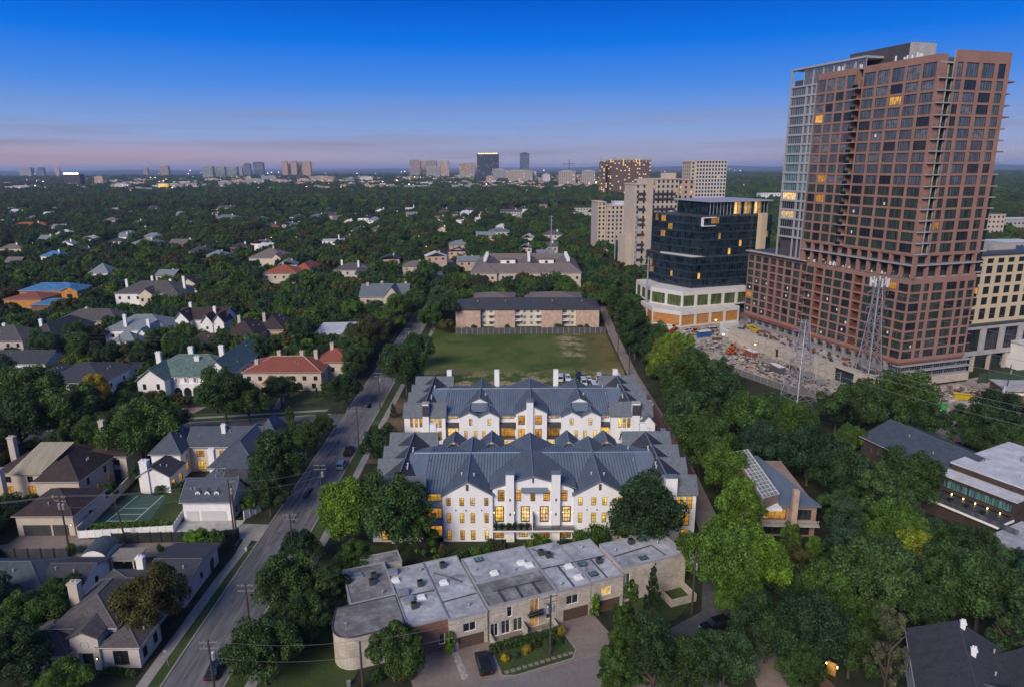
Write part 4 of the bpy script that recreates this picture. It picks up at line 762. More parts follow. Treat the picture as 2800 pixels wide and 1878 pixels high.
for u, v, k in [(-11.7, 13, 0), (-14.3, 10.3, 1), (-11.2, 8.9, 2), (-8.8, 6.8, 0), (-8.1, 10.3, 3), (-10.4, 4.9, 3), (-10.9, 6.6, 2), (-11.7, 15.2, 2), (-3.2, 14.3, 3), (3.1, 13.4, 4), (-4.3, 9.6, 0), (4.2, 8.4, 0), (9.6, 9.6, 0), (10.6, 8.4, 0), (7.8, 8.0, 1), (14.0, 11.2, 3), (14.9, 10.0, 3), (17.3, 12.4, 5), (16.9, 5.9, 0), (19.4, 5.6, 4), (17.0, 2.4, 0), (19.8, 2.3, 4), (22.3, 5.0, 3), (29.6, 2.5, 4), (30.0, 7.4, 3), (32.5, 7.9, 4), (-7.0, 14.4, 1), (13.5, 1.6, 1), (-21.0, 4.4, 1), (-15.5, 13.4, 3), (-14.9, 15.0, 3), (34.5, 5.6, 1), (26.2, 6.2, 1), (1.6, 10.4, 1), (-2.2, 2.3, 1), (21.6, 10.2, 1), (-17.6, 16.4, 5)]:
    z = ZR(u, v) - .02
    if k == 0: mb = MB().prism([(u - .7, v - .55), (u + .7, v - .55), (u + .7, v + .55), (u - .7, v + .55)], z, z + .3).prism([(u - .5, v - .35), (u + .5, v - .35), (u + .5, v + .35), (u - .5, v + .35)], z + .3, z + .6); mb.build('roof_skylight', white2, t)
    elif k == 1: MB().tube((u, v, z), (u, v, z + .5), .12, .12, 7).tube((u, v, z + .5), (u, v, z + .62), .22, .16, 7).build('vent_pipe', metal_g, t)
    elif k == 2: MB().box(u - .75, u + .75, v - .5, v + .5, z + .1, z + .95).box(u - .6, u + .6, v - .52, v - .5, z + .25, z + .8).box(u - .65, u - .55, v - .4, v + .4, z, z + .1).box(u + .55, u + .65, v - .4, v + .4, z, z + .1).build('condenser', metal_g, t)
    elif k == 3: o = MB().box(u - .45, u + .45, v - .45, v + .45, z + .08, z + 1.0).build('condenser', metal_dg, t); MB().tube((u, v, z + 1.0), (u, v, z + 1.06), .38, .38, 10).build('fan_grille', frame_bl, o)
    elif k == 4: mb = MB().box(u - .75, u + .75, v - .6, v + .6, z, z + .22); mb.build('roof_skylight', metal_dg, t); MB().poly([(u - .65, v - .5, z + .24), (u + .65, v - .5, z + .24), (u + .65, v + .5, z + .24), (u - .65, v + .5, z + .24)]).build('skylight_glass', g_teal, t)
    else: MB().box(u - 1.1, u + 1.1, v - .5, v - .1, z, z + .35).box(u - .4, u + .9, v + .1, v + .7, z, z + .4).build('roof_equipment', metal_g, t)
# planting in the front bed
hedge('hedge', [tw(-.1, -2.7), tw(11.2, -2.7)], 1.15, 1.25, 'dark', 'clipped dark green hedge along the townhouse terrace wall', 3)
for u, v, r_, h_, m, lb in ((1.2, -5.2, .85, 1.35, 'yellow', 'golden yellow shrub nearest the parked black vehicle'), (4.6, -4.9, .95, 1.5, 'yellow', 'golden yellow shrub in the middle of the planting bed'), (11.4, -3.1, 1.1, 1.6, 'yellow', 'golden yellow shrub at the far end of the hedge'), (3.0, -5.4, .8, .9, 'blue', 'low dusky shrub between the two golden shrubs'), (6.6, -4.3, .9, 1.0, 'olive', 'low olive shrub beside the utility pole bed'), (8.8, -4.6, .8, 1.0, 'dark', 'low dark shrub near the utility pole'), (10.4, -5.0, .9, 1.1, 'mid', 'rounded green shrub at the kerb corner of the bed')): bush(*tw(u, v), r_, h_, m, lb, z=.1)
bush(*tw(-6.0, -.4), 1.35, 3.9, 'bright', 'upright bright green shrub between the red brick wall and the left garage door', 'column')
bush(*tw(18.4, -.9), 1.25, 4.3, 'bright', 'upright bright green shrub beside the lit townhouse window', 'column')
bush(*tw(-17.5, -1.6), 1.7, 2.2, 'dark', 'dark rounded shrub under the curved stone wall end'); bush(*tw(-13.8, -3.4), 1.5, 1.1, 'olive', 'low spreading shrub at the corner of the left drive')
# shrubs between townhouses and the white building
for i in range(26):
    k = (i % 13) / 12; back = i // 13; x, y = -14 + 31 * k + back * 1.2, 110.0 + back * 5.2 + 1.3 * math.sin(i * 1.7) + k * 4.5
    bush(x, y, 1.9 + .5 * math.sin(i * 2.3), 3.6 + .9 * math.cos(i * 1.9) - back * .6, ['mid', 'olive', 'dark', 'fresh'][i % 4], NTH[i % 13] + ' shrub from the left in the ' + ('back' if back else 'front') + ' row between townhouses and white building', group='shrub screen in front of the white building')
hedge('hedge', [(5.5, 119.2), (16, 119.2)], 1.3, 1.8, 'mid', 'clipped green hedge below the lit ground floor of the white building', 4)
bush(17.0, 119.8, 2.6, 5.4, 'mid', 'rounded green shrub against the white facade left of the big dark tree')
# ================================================================ the terracotta tower and its podium (18 degrees off the grid)
TC, TA = (127.0, 215.3), 18.0
ct, st_ = math.cos(R(TA)), math.sin(R(TA))
tl = lambda u, v: (TC[0] + u * ct - v * st_, TC[1] + u * st_ + v * ct)
tw_ = thing('tower_block', 'tall terracotta-gridded residential tower still under construction on a wide podium', 'tower', (*TC, 0), TA)
foot(*tl(15, 42), 30, 50, TA, 0); foot(*tl(-8, 36), 10, 46, TA, 0)
def add_window(mb, p0, d, u, z, w, h, nx, nz, fm_i, gm_i, inset=.2, fw=.1):
    """a window as geometry inside a shared mesh (far ones)"""
    ux, uy = d; nX, nY = uy, -ux; Q = lambda a, q, k: (p0[0] + ux * a - nX * k, p0[1] + uy * a - nY * k, q)
    a, b = u - w / 2, u + w / 2
    mb.poly([Q(a, z, inset + .04), Q(b, z, inset + .04), Q(b, z + h, inset + .04), Q(a, z + h, inset + .04)], gm_i)
    for i in range(nx + 1):
        x = a + w * i / nx; e = fw / 2 if 0 < i < nx else fw; x0, x1 = (x, x + e) if i == 0 else (x - e, x) if i == nx else (x - e / 2, x + e / 2); mb.poly([Q(x0, z, inset), Q(x1, z, inset), Q(x1, z + h, inset), Q(x0, z + h, inset)], fm_i)
    for i in range(nz + 1):
        y = z + h * i / nz; y0, y1 = (y, y + fw) if i == 0 else (y - fw, y) if i == nz else (y - fw / 4, y + fw / 4); mb.poly([Q(a, y0, inset - .01), Q(b, y0, inset - .01), Q(b, y1, inset - .01), Q(a, y1, inset - .01)], fm_i)
rr_ = random.Random(3)
GM = [frame_bl, g_green, g_slate, g_dark, lit_d, lit, lit_p, g_blind]
def grid_face(t, p0, d, W, z0, z1, cols, rows, wm, glass, parts=True, depth=.35, loggias=(), name='wall', nx=4, papers=0., lit_p_=.02, nz=1, fm=None):
    mb = MB(); ops = []; wj = MB(); ux, uy = d; nX, nY = uy, -ux
    Q = lambda u, z, k: (p0[0] + ux * u - nX * k, p0[1] + uy * u - nY * k, z)
    for j, (z, h) in enumerate(rows):
        for i, (u, w) in enumerate(cols): ops.append((u - w / 2, u + w / 2, z, z + h))
    facade(mb, p0, d, W, z0, z1, ops, depth); mb.build(name, wm, t)
    for j, (z, h) in enumerate(rows):
        for i, (u, w) in enumerate(cols):
            if i in loggias:
                D = 1.9; a, b = u - w / 2, u + w / 2; lg = MB()
                lg.poly([Q(a, z, D), Q(b, z, D), Q(b, z + h, D), Q(a, z + h, D)], 0)
                for q in ([Q(a, z, depth), Q(a, z, D), Q(b, z, D), Q(b, z, depth)], [Q(a, z + h, depth), Q(b, z + h, depth), Q(b, z + h, D), Q(a, z + h, D)], [Q(a, z, depth), Q(a, z + h, depth), Q(a, z + h, D), Q(a, z, D)], [Q(b, z, depth), Q(b, z, D), Q(b, z + h, D), Q(b, z + h, depth)]): lg.poly(q, 0)
                lg.poly([Q(u + .1, z, D - .05), Q(b - .2, z, D - .05), Q(b - .2, z + h * .85, D - .05), Q(u + .1, z + h * .85, D - .05)], 1)
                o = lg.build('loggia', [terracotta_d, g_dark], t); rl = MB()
                for k in range(9): x = a + w * k / 8; rl.tube(Q(x, z, .15), Q(x, z + 1.0, .15), .025, .025, 4)
                rl.tube(Q(a, z + 1.0, .15), Q(b, z + 1.0, .15), .035, .035, 4); rl.build('railing', frame_bl, o); continue
            x = rr_.random(); gm = glass(j); nxx = max(2, round(nx * w / 3.6))
            y_ = rr_.random(); gm = g_dark if y_ < .16 else g_blind if y_ > .9 and gm is g_slate else gm
            if x < lit_p_: gm = rr_.choice([lit_d, lit_d, lit])
            if parts: window(t, p0, d, u, z, w, h, nxx, nz, fm or frame_bl, gm, .10, True, depth * .6)
            else: add_window(wj, p0, d, u, z, w, h, nxx, nz, 0, GM.index(gm), depth * .6)
            if rr_.random() < papers:
                a = u + rr_.uniform(-.3, .3) * w; pw = rr_.uniform(.5, .8); pz = z + h * rr_.uniform(.12, .4); MB().poly([Q(a, pz, depth * .5), Q(a + pw, pz, depth * .5), Q(a + pw, pz + .9, depth * .5), Q(a, pz + .9, depth * .5)]).build('window_notice', white2, t)
    if wj.f: wj.build('window_field', GM, t, kind='stuff')
low = lambda j: g_green; up = lambda j: g_slate if j >= 6 else g_green
cols_n = [(4.67 * (i + .5), 3.75) for i in range(10)]; prow = [(10.75 + 3.15 * i, 2.5) for i in range(8)]
tw_core = MB().box(2.6, 29.5, 2.6, 83, 10, 37.4).box(2.8, 27.4, 2.8, 65.8, 37.4, 103.6); tw_core.build('core', dk_panel, tw_)
grid_face(tw_, (0, 46.7), (0, -1), 46.7, 9.6, 37.2, cols_n, prow, terracotta, low, True, loggias=(1, 5), papers=.14)
grid_face(tw_, (1.6, 84), (0, -1), 37.28, 9.6, 37.2, [(4.66 * (i + .5), 3.65) for i in range(8)], prow, terracotta, low, False, loggias=(3, 4), papers=.12)
grid_face(tw_, (0, 0), (1, 0), 28, 9.6, 37.2, [(2.7, 4.3), (7.2, 2.2), (11.9, 4.4), (17.9, 4.4), (22.4, 2.4), (26.2, 2.8)], prow, terracotta, low, True, papers=.04, lit_p_=.015)
MB().box(0, 28, .45, 84, 36.8, 37.15).build('podium_roof', concrete, tw_); MB().box(28, 28.3, 0, 84, 9.6, 37.2).box(1.6, 28, 83.7, 84, 9.6, 37.2).build('wall', terracotta, tw_)
MB().box(.0, 1.6, 46.45, 46.7, 9.6, 37.2).build('wall', terracotta, tw_)
for j in range(8):     # projecting balcony slabs at the end of the podium's nearer half and at the street corner
    z = 10.5 + 3.15 * j
    MB().box(-1.3, .0, 44.4, 46.9, z - .25, z).build('balcony_slab', terracotta, tw_); MB().box(28.3, 31.0, 1.0, 7.0, z - .3, z).build('balcony_slab', terracotta, tw_); railing('balcony_railing', tw_, 28.4, 30.9, 1.1, z)
# recessed level between podium and tower
rows_t = [(45.25 + 3.5 * i, 2.78) for i in range(15)] + [(97.8, 4.2)]
grid_face(tw_, (0, 29.5), (0, -1), 28.7, 44.4, 104.2, [(5.7 * (i + .5) + .1, 4.7) for i in range(5)], rows_t, terracotta, up, True, papers=.05, lit_p_=.015)
grid_face(tw_, (0, 50.5), (0, -1), 18.3, 44.4, 104.2, [(4.57 * (i + .5), 3.75) for i in range(4)], rows_t, terracotta, up, False, papers=.0, lit_p_=.02)
grid_face(tw_, (5.4, 0), (1, 0), 22.1, 44.4, 105.4, [(2.1, 2.4), (7.1, 4.9), (13.5, 4.9), (19.1, 3.0)], rows_t, terracotta, up, True, lit_p_=.02)
MB().box(27.5, 27.8, 0, 50, 44.4, 105.4).box(.0, 3, .5, .8, 44.4, 104.2).box(.4, 3, 29.2, 29.5, 44.4, 104.2).box(.4, 3, 32.2, 32.5, 44.4, 104.2).box(.0, 3, 50.2, 50.5, 37.2, 104.2).build('return_wall', terracotta, tw_)
MB().box(5.42, 5.7, .6, 4, 44.6, 101.8).build('slot_glass', g_green, tw_); MB().box(5.38, 5.72, .36, .58, 44.4, 105.3).build('slot_edge', concrete, tw_); MB().box(.5, 27, 5.5, 50, 103.6, 103.9).build('tower_roof', concrete, tw_)
for j in range(16):
    z = 45.0 + 3.5 * j
    MB().box(.1, 5.4, -.5, 3.2, z - .3, z).build('balcony_slab', concrete, tw_)
    rl = MB().tube((.1, -.4, z + 1.0), (5.3, -.4, z + 1.0), .04, .04, 4)
    for k in range(9): rl.tube((.1 + .65 * k, -.4, z), (.1 + .65 * k, -.4, z + 1.0), .025, .025, 4)
    rl.build('balcony_railing', metal_dg, tw_)
    MB().box(-1.6, 2.8, 29.6, 32.1, z - .22, z).build('balcony_slab', concrete, tw_); railing('balcony_railing', tw_, 29.7, 32.0, -1.5, z, along='y')
    if j >= 7: MB().prism([(27.8, .6), (33.4 - .5 * (j % 3), 2.0), (33.6, 8), (27.8, 9)], z - .4, z).build('balcony_slab', concrete if j % 3 else terracotta, tw_)
    window(tw_, (0.4, 2.78), (1, 0), 2.5, z + .05, 4.6, 3.0, 4, 1, frame_bl, lit_d if j in (8, 9) else g_green, .1, True, -.04)
MB().box(2.6, 2.9, -.3, 0, 44.6, 101).build('corner_post', concrete, tw_); MB().box(.4, 5.2, .4, 5.1, 101.6, 102).build('corner_roof', concrete, tw_)
for i in range(12):
    y = 50.0 - 4.5 * i
    if y > 0: MB().box(.05, 1.1, y - .95, y, 37.16, 44.4).build('column', terracotta, tw_)
for i in range(6): MB().box(1 + 5.0 * i, 1.95 + 5.0 * i, .05, 1.1, 37.16, 44.4).build('column', terracotta, tw_)
MB().box(-.5, 2.6, .0, 50.4, 41.2, 41.5).box(2.6, 28, -.5, 2.6, 41.2, 41.5).build('canopy_slab', silver, tw_); MB().box(.0, 28, .02, 50.5, 44.2, 44.55).build('transfer_slab', terracotta, tw_)
cl = MB()
for k in range(160):
    a = rr_.random() * 48; x = rr_.uniform(.5, 2.3); s = rr_.uniform(.2, .6); cl.box(x - s / 2, x + s / 2, a, a + s, 37.16, 37.2 + rr_.uniform(.3, 1.3), rr_.randrange(3))
cl.build('terrace_clutter', [white2, metal_dg, wood_g], tw_, kind='stuff')
# glass bays behind the street corner of the tower
for j in range(10):
    z = 37.4 + 3.5 * j
    if j < 9: MB().box(28.35, 32.5, 2.6, 11, z + .3, z + 3.5).build('glass_bay', g_dark, tw_); MB().box(28.3, 33.2, 1.8, 11.5, z, z + .28).build('balcony_slab', concrete, tw_)
# silver framed wing beyond the terracotta grid
sy0, sy1, sx_ = 50.6, 66.5, 1.8
for j in range(17):
    z = 44.6 + 3.52 * j
    MB().box(sx_ - .35, 14, sy0, sy1 + .3, z, z + .55).build('floor_band', silver, tw_)
    if j < 16:
        big = j in (0, 1)
        w_ = [(sy1 - 4.5, 7.6), (sy0 + 5.6, 2.4), (sy0 + 3.2, 2.0), (sy0 + 1.1, 1.6)]
        for y, w in w_: window(tw_, (sx_, y), (0, -1), 0, z + .55, w, 2.97, max(2, int(w / 1.1)), 1, silver, lit_p if (j in (2, 3, 4) and w > 5 and rr_.random() < .7) else [g_slate, g_teal, g_dark][0 if j > 9 else (2 if j < 5 else 1)], .16, True, 0)
        MB().box(sx_, 14, sy1 - .2, sy1, z + .55, z + 3.52).build('end_wall', g_slate, tw_)
for y in (sy1 - .2, sy0 + 7.2, sy0 + 4.4, sy0 + 2.1): MB().box(sx_ - .42, sx_ + .15, y - .2, y + .22, 37.2, 101.4).build('mullion', silver, tw_)
MB().box(sx_ - .5, 14, sy0 - 20, sy1 + .4, 107.2, 107.9).build('crown_beam', silver, tw_); MB().box(sx_ - .4, sx_ + .3, sy1 - .5, sy1 + .2, 101, 107.2).box(13.2, 13.9, sy1 - .5, sy1 + .2, 101, 107.2).build('crown_post', silver, tw_)
mb = MB(); wall_windows(mb, tw_, (sx_ + .2, sy1 - 6), (0, -1), 30, 100.4, 107.2, [(2.5 + 5 * i, 101, 4.4, 5.6, g_slate, 6, 2, silver) for i in range(6)]); mb.build('crown_wall', silver, tw_)
MB().box(sx_ + .6, 13.8, sy0 - 12, sy1 - 6, 101, 107.2).build('crown_core', dk_panel, tw_)
# plant room on the roof
MB().box(9, 19.5, 20.55, 46, 103.9, 110.6).build('plant_room', dk_panel, tw_); MB().box(9.02, 19.52, 20, 20.5, 103.9, 110.7).build('plant_room_end', concrete, tw_)
railing('roof_railing', tw_, 9, 19.5, 20.3, 110.6, 1.0, metal_g, 1.2); railing('roof_railing', tw_, 0.5, 5.3, .5, 102, 1.2, metal_g, .6)
cl = MB()
for k in range(16): y = rr_.uniform(6, 48); cl.box(2, 2.3, y, y + .4, 104, 105.2 + rr_.random())
cl.build('parapet_clutter', white2, tw_, kind='stuff')
# base: arcade, deck, tan retaining wall, street side glazing
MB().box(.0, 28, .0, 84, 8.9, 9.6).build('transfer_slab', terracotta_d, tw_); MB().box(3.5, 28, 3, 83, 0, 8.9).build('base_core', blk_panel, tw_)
for i in range(18):
    y = .5 + 4.67 * i; x = 0. if y < 46 else 1.6
    MB().box(x + .1, x + 1.0, y, y + .9, 5.9, 8.9).build('arcade_column', concrete, tw_)
    ar = MB(); n = 8
    pts = [(y + .9 + 3.77 * k / n, 8.1 + .75 * math.sin(math.pi * k / n)) for k in range(n + 1)]
    for (ya, za), (yb, zb) in zip(pts, pts[1:]): ar.poly([(x + .05, ya, za), (x + .05, ya, 8.9), (x + .05, yb, 8.9), (x + .05, yb, zb)])
    ar.build('arch', terracotta, tw_)
MB().box(-10.9, 3.5, -3, 76, 5.3, 5.9).build('deck', concrete, tw_)
mb = MB(); facade(mb, (-11, 76), (0, -1), 79, 0, 6.1, [(60, 69, 0, 4.9), (29, 31.5, 0, 3.6)], 1.0); mb.poly([(-11, -3.02, 0), (-4, -3.02, 0), (-4, -3.02, 6.1), (-11, -3.02, 6.1)]); mb.box(-10.9, 3, 76.02, 76.3, 0, 6.1); mb.build('retaining_wall', concrete_tan, tw_)
MB().box(-9.5, -9.2, -2, 75, 0, 5.2).build('garage_interior', blk_panel, tw_)
scf = MB()
for i in range(40):
    y = -2 + 2.0 * i
    for x in (-1.2, -2.4): scf.tube((x, y, 5.9), (x, y, 9.2), .04, .04, 4)
    scf.tube((-1.2, y, 7.4), (-2.4, y, 7.4), .035, .035, 4); scf.tube((-2.4, y, 5.9), (-2.4, y + 2, 8.4), .03, .03, 4)
for z in (7.4, 8.8):
    for x in (-1.2, -2.4): scf.tube((x, -2, z), (x, 76, z), .035, .035, 4)
dc = MB()
for k in range(150):
    y = rr_.uniform(0, 74); x = rr_.uniform(-10, -3); s = rr_.uniform(.3, 1.4); dc.box(x, x + s * .6, y, y + s * 1.4, 5.9, 6.0 + rr_.uniform(.2, 1.0), rr_.randrange(4))
dc.build('deck_materials', [metal_dg, wood_g, concrete, terracotta_d], tw_, kind='stuff')
scf.build('scaffolding', metal_g, tw_, kind='stuff')
for z in (3.6, 6.0, 8.2): MB().box(-.4, 31, -.9, 2, z, z + .35).build('floor_band', silver, tw_)
for z in (4.0, 6.4): wj = [window(tw_, (0, .2), (1, 0), 2.6 + 5.1 * i, z, 4.7, 1.75, 5, 2, silver, g_dark, .08) for i in range(6)]
MB().box(-.3, 28, .35, 3.4, 0, 8.9).build('base_core', blk_panel, tw_); MB().box(-.5, 30.5, -1.2, .0, 1.2, 3.6).build('street_wall', concrete_tan, tw_)

# ================================================================ cream apartment building and parking deck right of the tower
cb_ = thing('apartment_building', 'cream gridded apartment building on a parking deck right of the terracotta tower', 'building', (*tl(34.5, 9), 0), TA); foot(*tl(60, 24), 26, 16, TA)
grid_face(cb_, (0, 0), (1, 0), 45, 17.5, 41.6, [(2.0, 2.0)] + [(6.0 + 5.0 * i, 3.0) for i in range(8)], [(18.8, 4.0), (24.1, 2.7), (27.9, 2.7), (31.7, 2.7), (35.3, 2.7), (38.9, 1.7)], cream_panel, lambda j: g_dark, True, lit_p_=.06, nx=3, nz=2)
MB().box(0, 45, .5, 28, 17.5, 41.4).build('core', cream_panel, cb_); MB().box(-.4, 45.4, -.3, 28.4, 41.6, 42.1).build('roof', metal_dg, cb_)
MB().box(8, 16, 6, 14, 42, 45).box(20, 33, 8, 18, 42, 44.2).build('roof_plant', concrete, cb_)
MB().box(-1, 52, -1.0, 28, 15.4, 17.4).build('podium_roof', metal_dg, cb_)
mb = MB(); facade(mb, (-1, -1.2), (1, 0), 56, 6.0, 16.6, [(5 + 9.2 * i, 11.6 + 9.2 * i, 7.6, 15.6) for i in range(5)], .7); mb.build('parking_wall', concrete, cb_)
for i in range(5): window(cb_, (-1, -1.2), (1, 0), 8.3 + 9.2 * i, 7.6, 6.6, 8.0, 5, 4, frame_bl, g_dark, .12, True, .5)
MB().box(-1, 55, -.4, 27, 6.0, 16).build('parking_core', dk_panel, cb_); MB().box(-1, 55, 2.5, 27, 0, 6.0).build('ground_floor', blk_panel, cb_)
for i in range(7): MB().box(1 + 8 * i, 2 + 8 * i, -.9, .1, 0, 6.0).build('column', concrete_tan, cb_)

# ================================================================ black glass block with pale base
bx = thing('glass_building', 'black glass mid-rise with pale stone base and orange hoardings', 'building', (78.5, 308.5, 0), 22); foot(105, 335, 34, 34, 22)
def slab_block(t, pts, z0, z1, nf, m_glass, m_band, mull=1.5, lits=.1, name='glass_storey'):
    """a curtain-walled volume: each storey a glass band part with mullions and a slab edge"""
    k = len(pts); h = (z1 - z0) / nf
    for f in range(nf):
        z = z0 + h * f; MB().prism(pts, z + .5, z + h).build(name, m_glass, t); cx = sum(p[0] for p in pts) / k; cy = sum(p[1] for p in pts) / k
        MB().prism([(cx + (x - cx) * 1.018, cy + (y - cy) * 1.018) for x, y in pts], z, z + .75).build('slab_edge', m_band, t); mu = MB()
        for i in range(k):
            (ax, ay), (bx_, by_) = pts[i], pts[(i + 1) % k]; ln = math.hypot(bx_ - ax, by_ - ay); nx_, ny_ = (by_ - ay) / ln, -(bx_ - ax) / ln; n = int(ln / mull)
            if ny_ > .3: continue
            for j in range(n + 1):
                q = j / max(1, n); x, y = ax + (bx_ - ax) * q + nx_ * .06, ay + (by_ - ay) * q + ny_ * .06; mu.tube((x, y, z + .7), (x, y, z + h), .07, .07, 4)
            for j in range(n):
                if rr_.random() < lits:
                    w = rr_.choice([1, 1, 2, 3]); q0, q1 = (j + .08) / n, min(1, (j + w - .08) / n)
                    a = (ax + (bx_ - ax) * q0 + nx_ * .03, ay + (by_ - ay) * q0 + ny_ * .03); b = (ax + (bx_ - ax) * q1 + nx_ * .03, ay + (by_ - ay) * q1 + ny_ * .03)
                    MB().poly([(*a, z + .8), (*b, z + .8), (*b, z + h - .1), (*a, z + h - .1)]).build('lit_window', rr_.choice([lit_d, lit_d, lit_d, lit]), t)
        mu.build('mullions', blk_panel, t, kind='stuff')
    MB().prism(pts, z1, z1 + .5).build('roof', metal_dg, t)
def bldg_tier(t, pts, z0, z1, wm, open_m, w, gap, rz=True):
    k = len(pts); mb = MB()
    for i in range(k):
        a, b = pts[i], pts[(i + 1) % k]; ln = math.hypot(b[0] - a[0], b[1] - a[1]); d = ((b[0] - a[0]) / ln, (b[1] - a[1]) / ln); n = max(1, int(ln / (w + gap))); st = ln / n; ops = []
        if -d[0] < .3:
            for j in range(n): ops.append((st * j + gap / 2, st * (j + 1) - gap / 2, z0 + (z1 - z0) * .08, z1 - (z1 - z0) * .26))
        facade(mb, a, d, ln, z0, z1, ops, .5)
        for o in ops:
            nX, nY = d[1], -d[0]; q = lambda u, z: (a[0] + d[0] * u - nX * .4, a[1] + d[1] * u - nY * .4, z)
            MB().poly([q(o[0], o[2]), q(o[1], o[2]), q(o[1], o[3]), q(o[0], o[3])]).build('opening_panel', open_m, t)
    mb.poly([(x, y, z1 - .05) for x, y in pts]); mb.build('wall', wm, t)
hoard = mat('orange_plywood', (.42, .19, .06), .85, .2, .4, stretch=(1, 1, 2)); olive_glass = glass_mat('olive_film_glass', (.045, .06, .022), .15)
pale_stone = mat('pale_stone_panel', (.58, .56, .52), .85, .06, .3)
bldg_tier(bx, [(-.5, 0), (33, 0), (33, 30), (-3, 30), (-7.5, 13)], 0, 7.4, pale_stone, hoard, 6.4, 1.2)
bldg_tier(bx, [(4.5, 6.5), (42, 4), (50, 40), (4, 46), (-1.5, 24)], 7.4, 15.2, pale_stone, olive_glass, 5.6, 1.4)
slab_block(bx, [(14, 13), (57, 10), (62, 50), (12, 50), (9.5, 34)], 15.2, 29.6, 4, g_black, blk_panel, 1.5, .024)
slab_block(bx, [(20, 15), (59, 12), (62, 50), (15, 50), (13.5, 40)], 29.6, 48.6, 5, g_black, blk_panel, 1.5, .032)
MB().prism([(26, 18), (58, 14.8), (59, 44), (27, 46)], 49.1, 55.4).build('penthouse', g_black, bx); MB().prism([(24.5, 16.4), (60, 13), (61, 46), (26, 48)], 55.4, 56.0).build('penthouse_roof', silver, bx)
for i in range(18):
    k = i / 17; x, y = 26 + 32 * k, 17.9 - 3.2 * k; MB().box(x - .1, x + .1, y - .12, y + .1, 49.1, 55.4).build('penthouse_post', silver, bx)
    if 5 < i < 15 and i % 3: MB().poly([(x + .2, y - .05, 49.6), (x + 1.5, y - .2, 49.6), (x + 1.5, y - .2, 55.2), (x + .2, y - .05, 55.2)]).build('lit_window', [lit, lit_y, lit_d][i % 3], bx)
MB().box(19, 20, 14.2, 15, 44.5, 48.4).box(19, 27, 13.9, 14.6, 48.2, 48.6).box(19, 27, 13.9, 14.6, 44.3, 44.6).build('white_bay_frame', trim_w, bx)
MB().prism([(13.6, 13.1), (20.4, 12.6), (20.2, 14.9), (13.7, 39.5), (9.6, 34)], 30.12, 30.2).build('terrace_floor', pale_stone, bx); MB().box(49.5, 53, 8.4, 11.2, 15.2, 50).build('hoist_mast', cream_panel, bx)

# ================================================================ cream stepped tower behind it, and the mid-rises
ct_ = thing('tower_block', 'cream stuccoed stepped apartment tower behind the black glass building', 'tower', (86.3, 488, 0), 14); foot(105, 500, 28, 22, 14)
def plain_tower(t, b, z0, z1, wm, rows, wins, glass, sides='SW', lit_=.08, parts=True):
    mb = MB(); wj = MB()
    for s in 'SENW':
        p0, d, W = SIDES[s](b); ops = []
        if s in sides:
            n, w, h = wins[s]; fh = (z1 - z0) / rows
            for j in range(rows):
                for i in range(n): ops.append((W * (i + .5) / n - w / 2, W * (i + .5) / n + w / 2, z0 + fh * j + fh * .28, z0 + fh * j + fh * .28 + h))
        facade(mb, p0, d, W, z0, z1, ops, .25)
        for o in ops:
            gm = rr_.choice([lit, lit_d, lit_p]) if rr_.random() < lit_ else glass
            if parts: window(t, p0, d, (o[0] + o[1]) / 2, o[2], o[1] - o[0], o[3] - o[2], 2, 1, frame_dk, gm, .1, True, .12)
            else: add_window(wj, p0, d, (o[0] + o[1]) / 2, o[2], o[1] - o[0], o[3] - o[2], 2, 1, 0, GM.index(gm) if gm in GM else 3, .15)
    mb.poly([(b[0], b[2], z1), (b[1], b[2], z1), (b[1], b[3], z1), (b[0], b[3], z1)]); mb.build('wall', wm, t)
    if wj.f: wj.build('window_field', GM, t, kind='stuff')
    MB().box(b[0] - .4, b[1] + .4, b[2] - .4, b[3] + .4, z1 - .3, z1 + .5).build('cornice', wm, t)
plain_tower(ct_, (0, 9.5, 0, 18), 0, 60, cream_tower_m, 17, {'S': (2, 1.5, 1.9), 'W': (3, 1.4, 1.9)}, g_dark, 'S', .05)
MB().box(9.3, 13.4, -1.4, 18, 0, 63.5).build('stair_core', cream_tower_m, ct_)
plain_tower(ct_, (13.2, 34, .6, 20), 0, 63.3, cream_tower_m, 18, {'S': (6, 1.6, 1.9)}, g_dark, 'S', .08)
plain_tower(ct_, (34, 47, 2.5, 20), 0, 62.6, brick_tan, 18, {'S': (3, 1.7, 2.0)}, g_dark, 'S', .2)
MB().box(-4.5, 0, 3, 16, 0, 25).build('low_wing', cream_tower_m, ct_); MB().box(26, 34, 6, 14, 63.3, 67.5).build('lift_overrun', cream_tower_m, ct_)
for j in (2, 4, 5, 7, 9, 10, 12, 14, 15): MB().box(2, 8, -1.3, .0, 3.53 * j + .2, 3.53 * j + .45).box(2, 8, -1.3, -1.22, 3.53 * j + .45, 3.53 * j + 1.35).build('balcony', metal_dg, ct_); MB().box(14.5, 31, -.8, .6, 3.52 * j + .2, 3.52 * j + .45).box(14.5, 31, -.8, -.74, 3.52 * j + .45, 3.52 * j + 1.3).build('balcony', metal_dg, ct_)
wt = thing('tower_block', 'pale concrete residential tower with dark balconies behind the cream stepped tower', 'tower', (176, 690, 0), 6)
plain_tower(wt, (0, 5, 0, 24), 0, 76, cream_tower_m, 22, {'S': (1, 1.8, 2.0), 'W': (4, 2, 2)}, g_dark, 'SW', .02, False); plain_tower(wt, (5, 36, -1.5, 24), 0, 77, mat('pale_concrete', (.52, .48, .44), .9, .06, .2), 22, {'S': (10, 1.9, 2.2)}, g_dark, 'S', .02, False); foot(195, 700, 24, 18)
mr_ = thing('apartment_building', 'cream mid-rise apartment building left of the cream stepped tower', 'building', (83, 600, 0), 5)
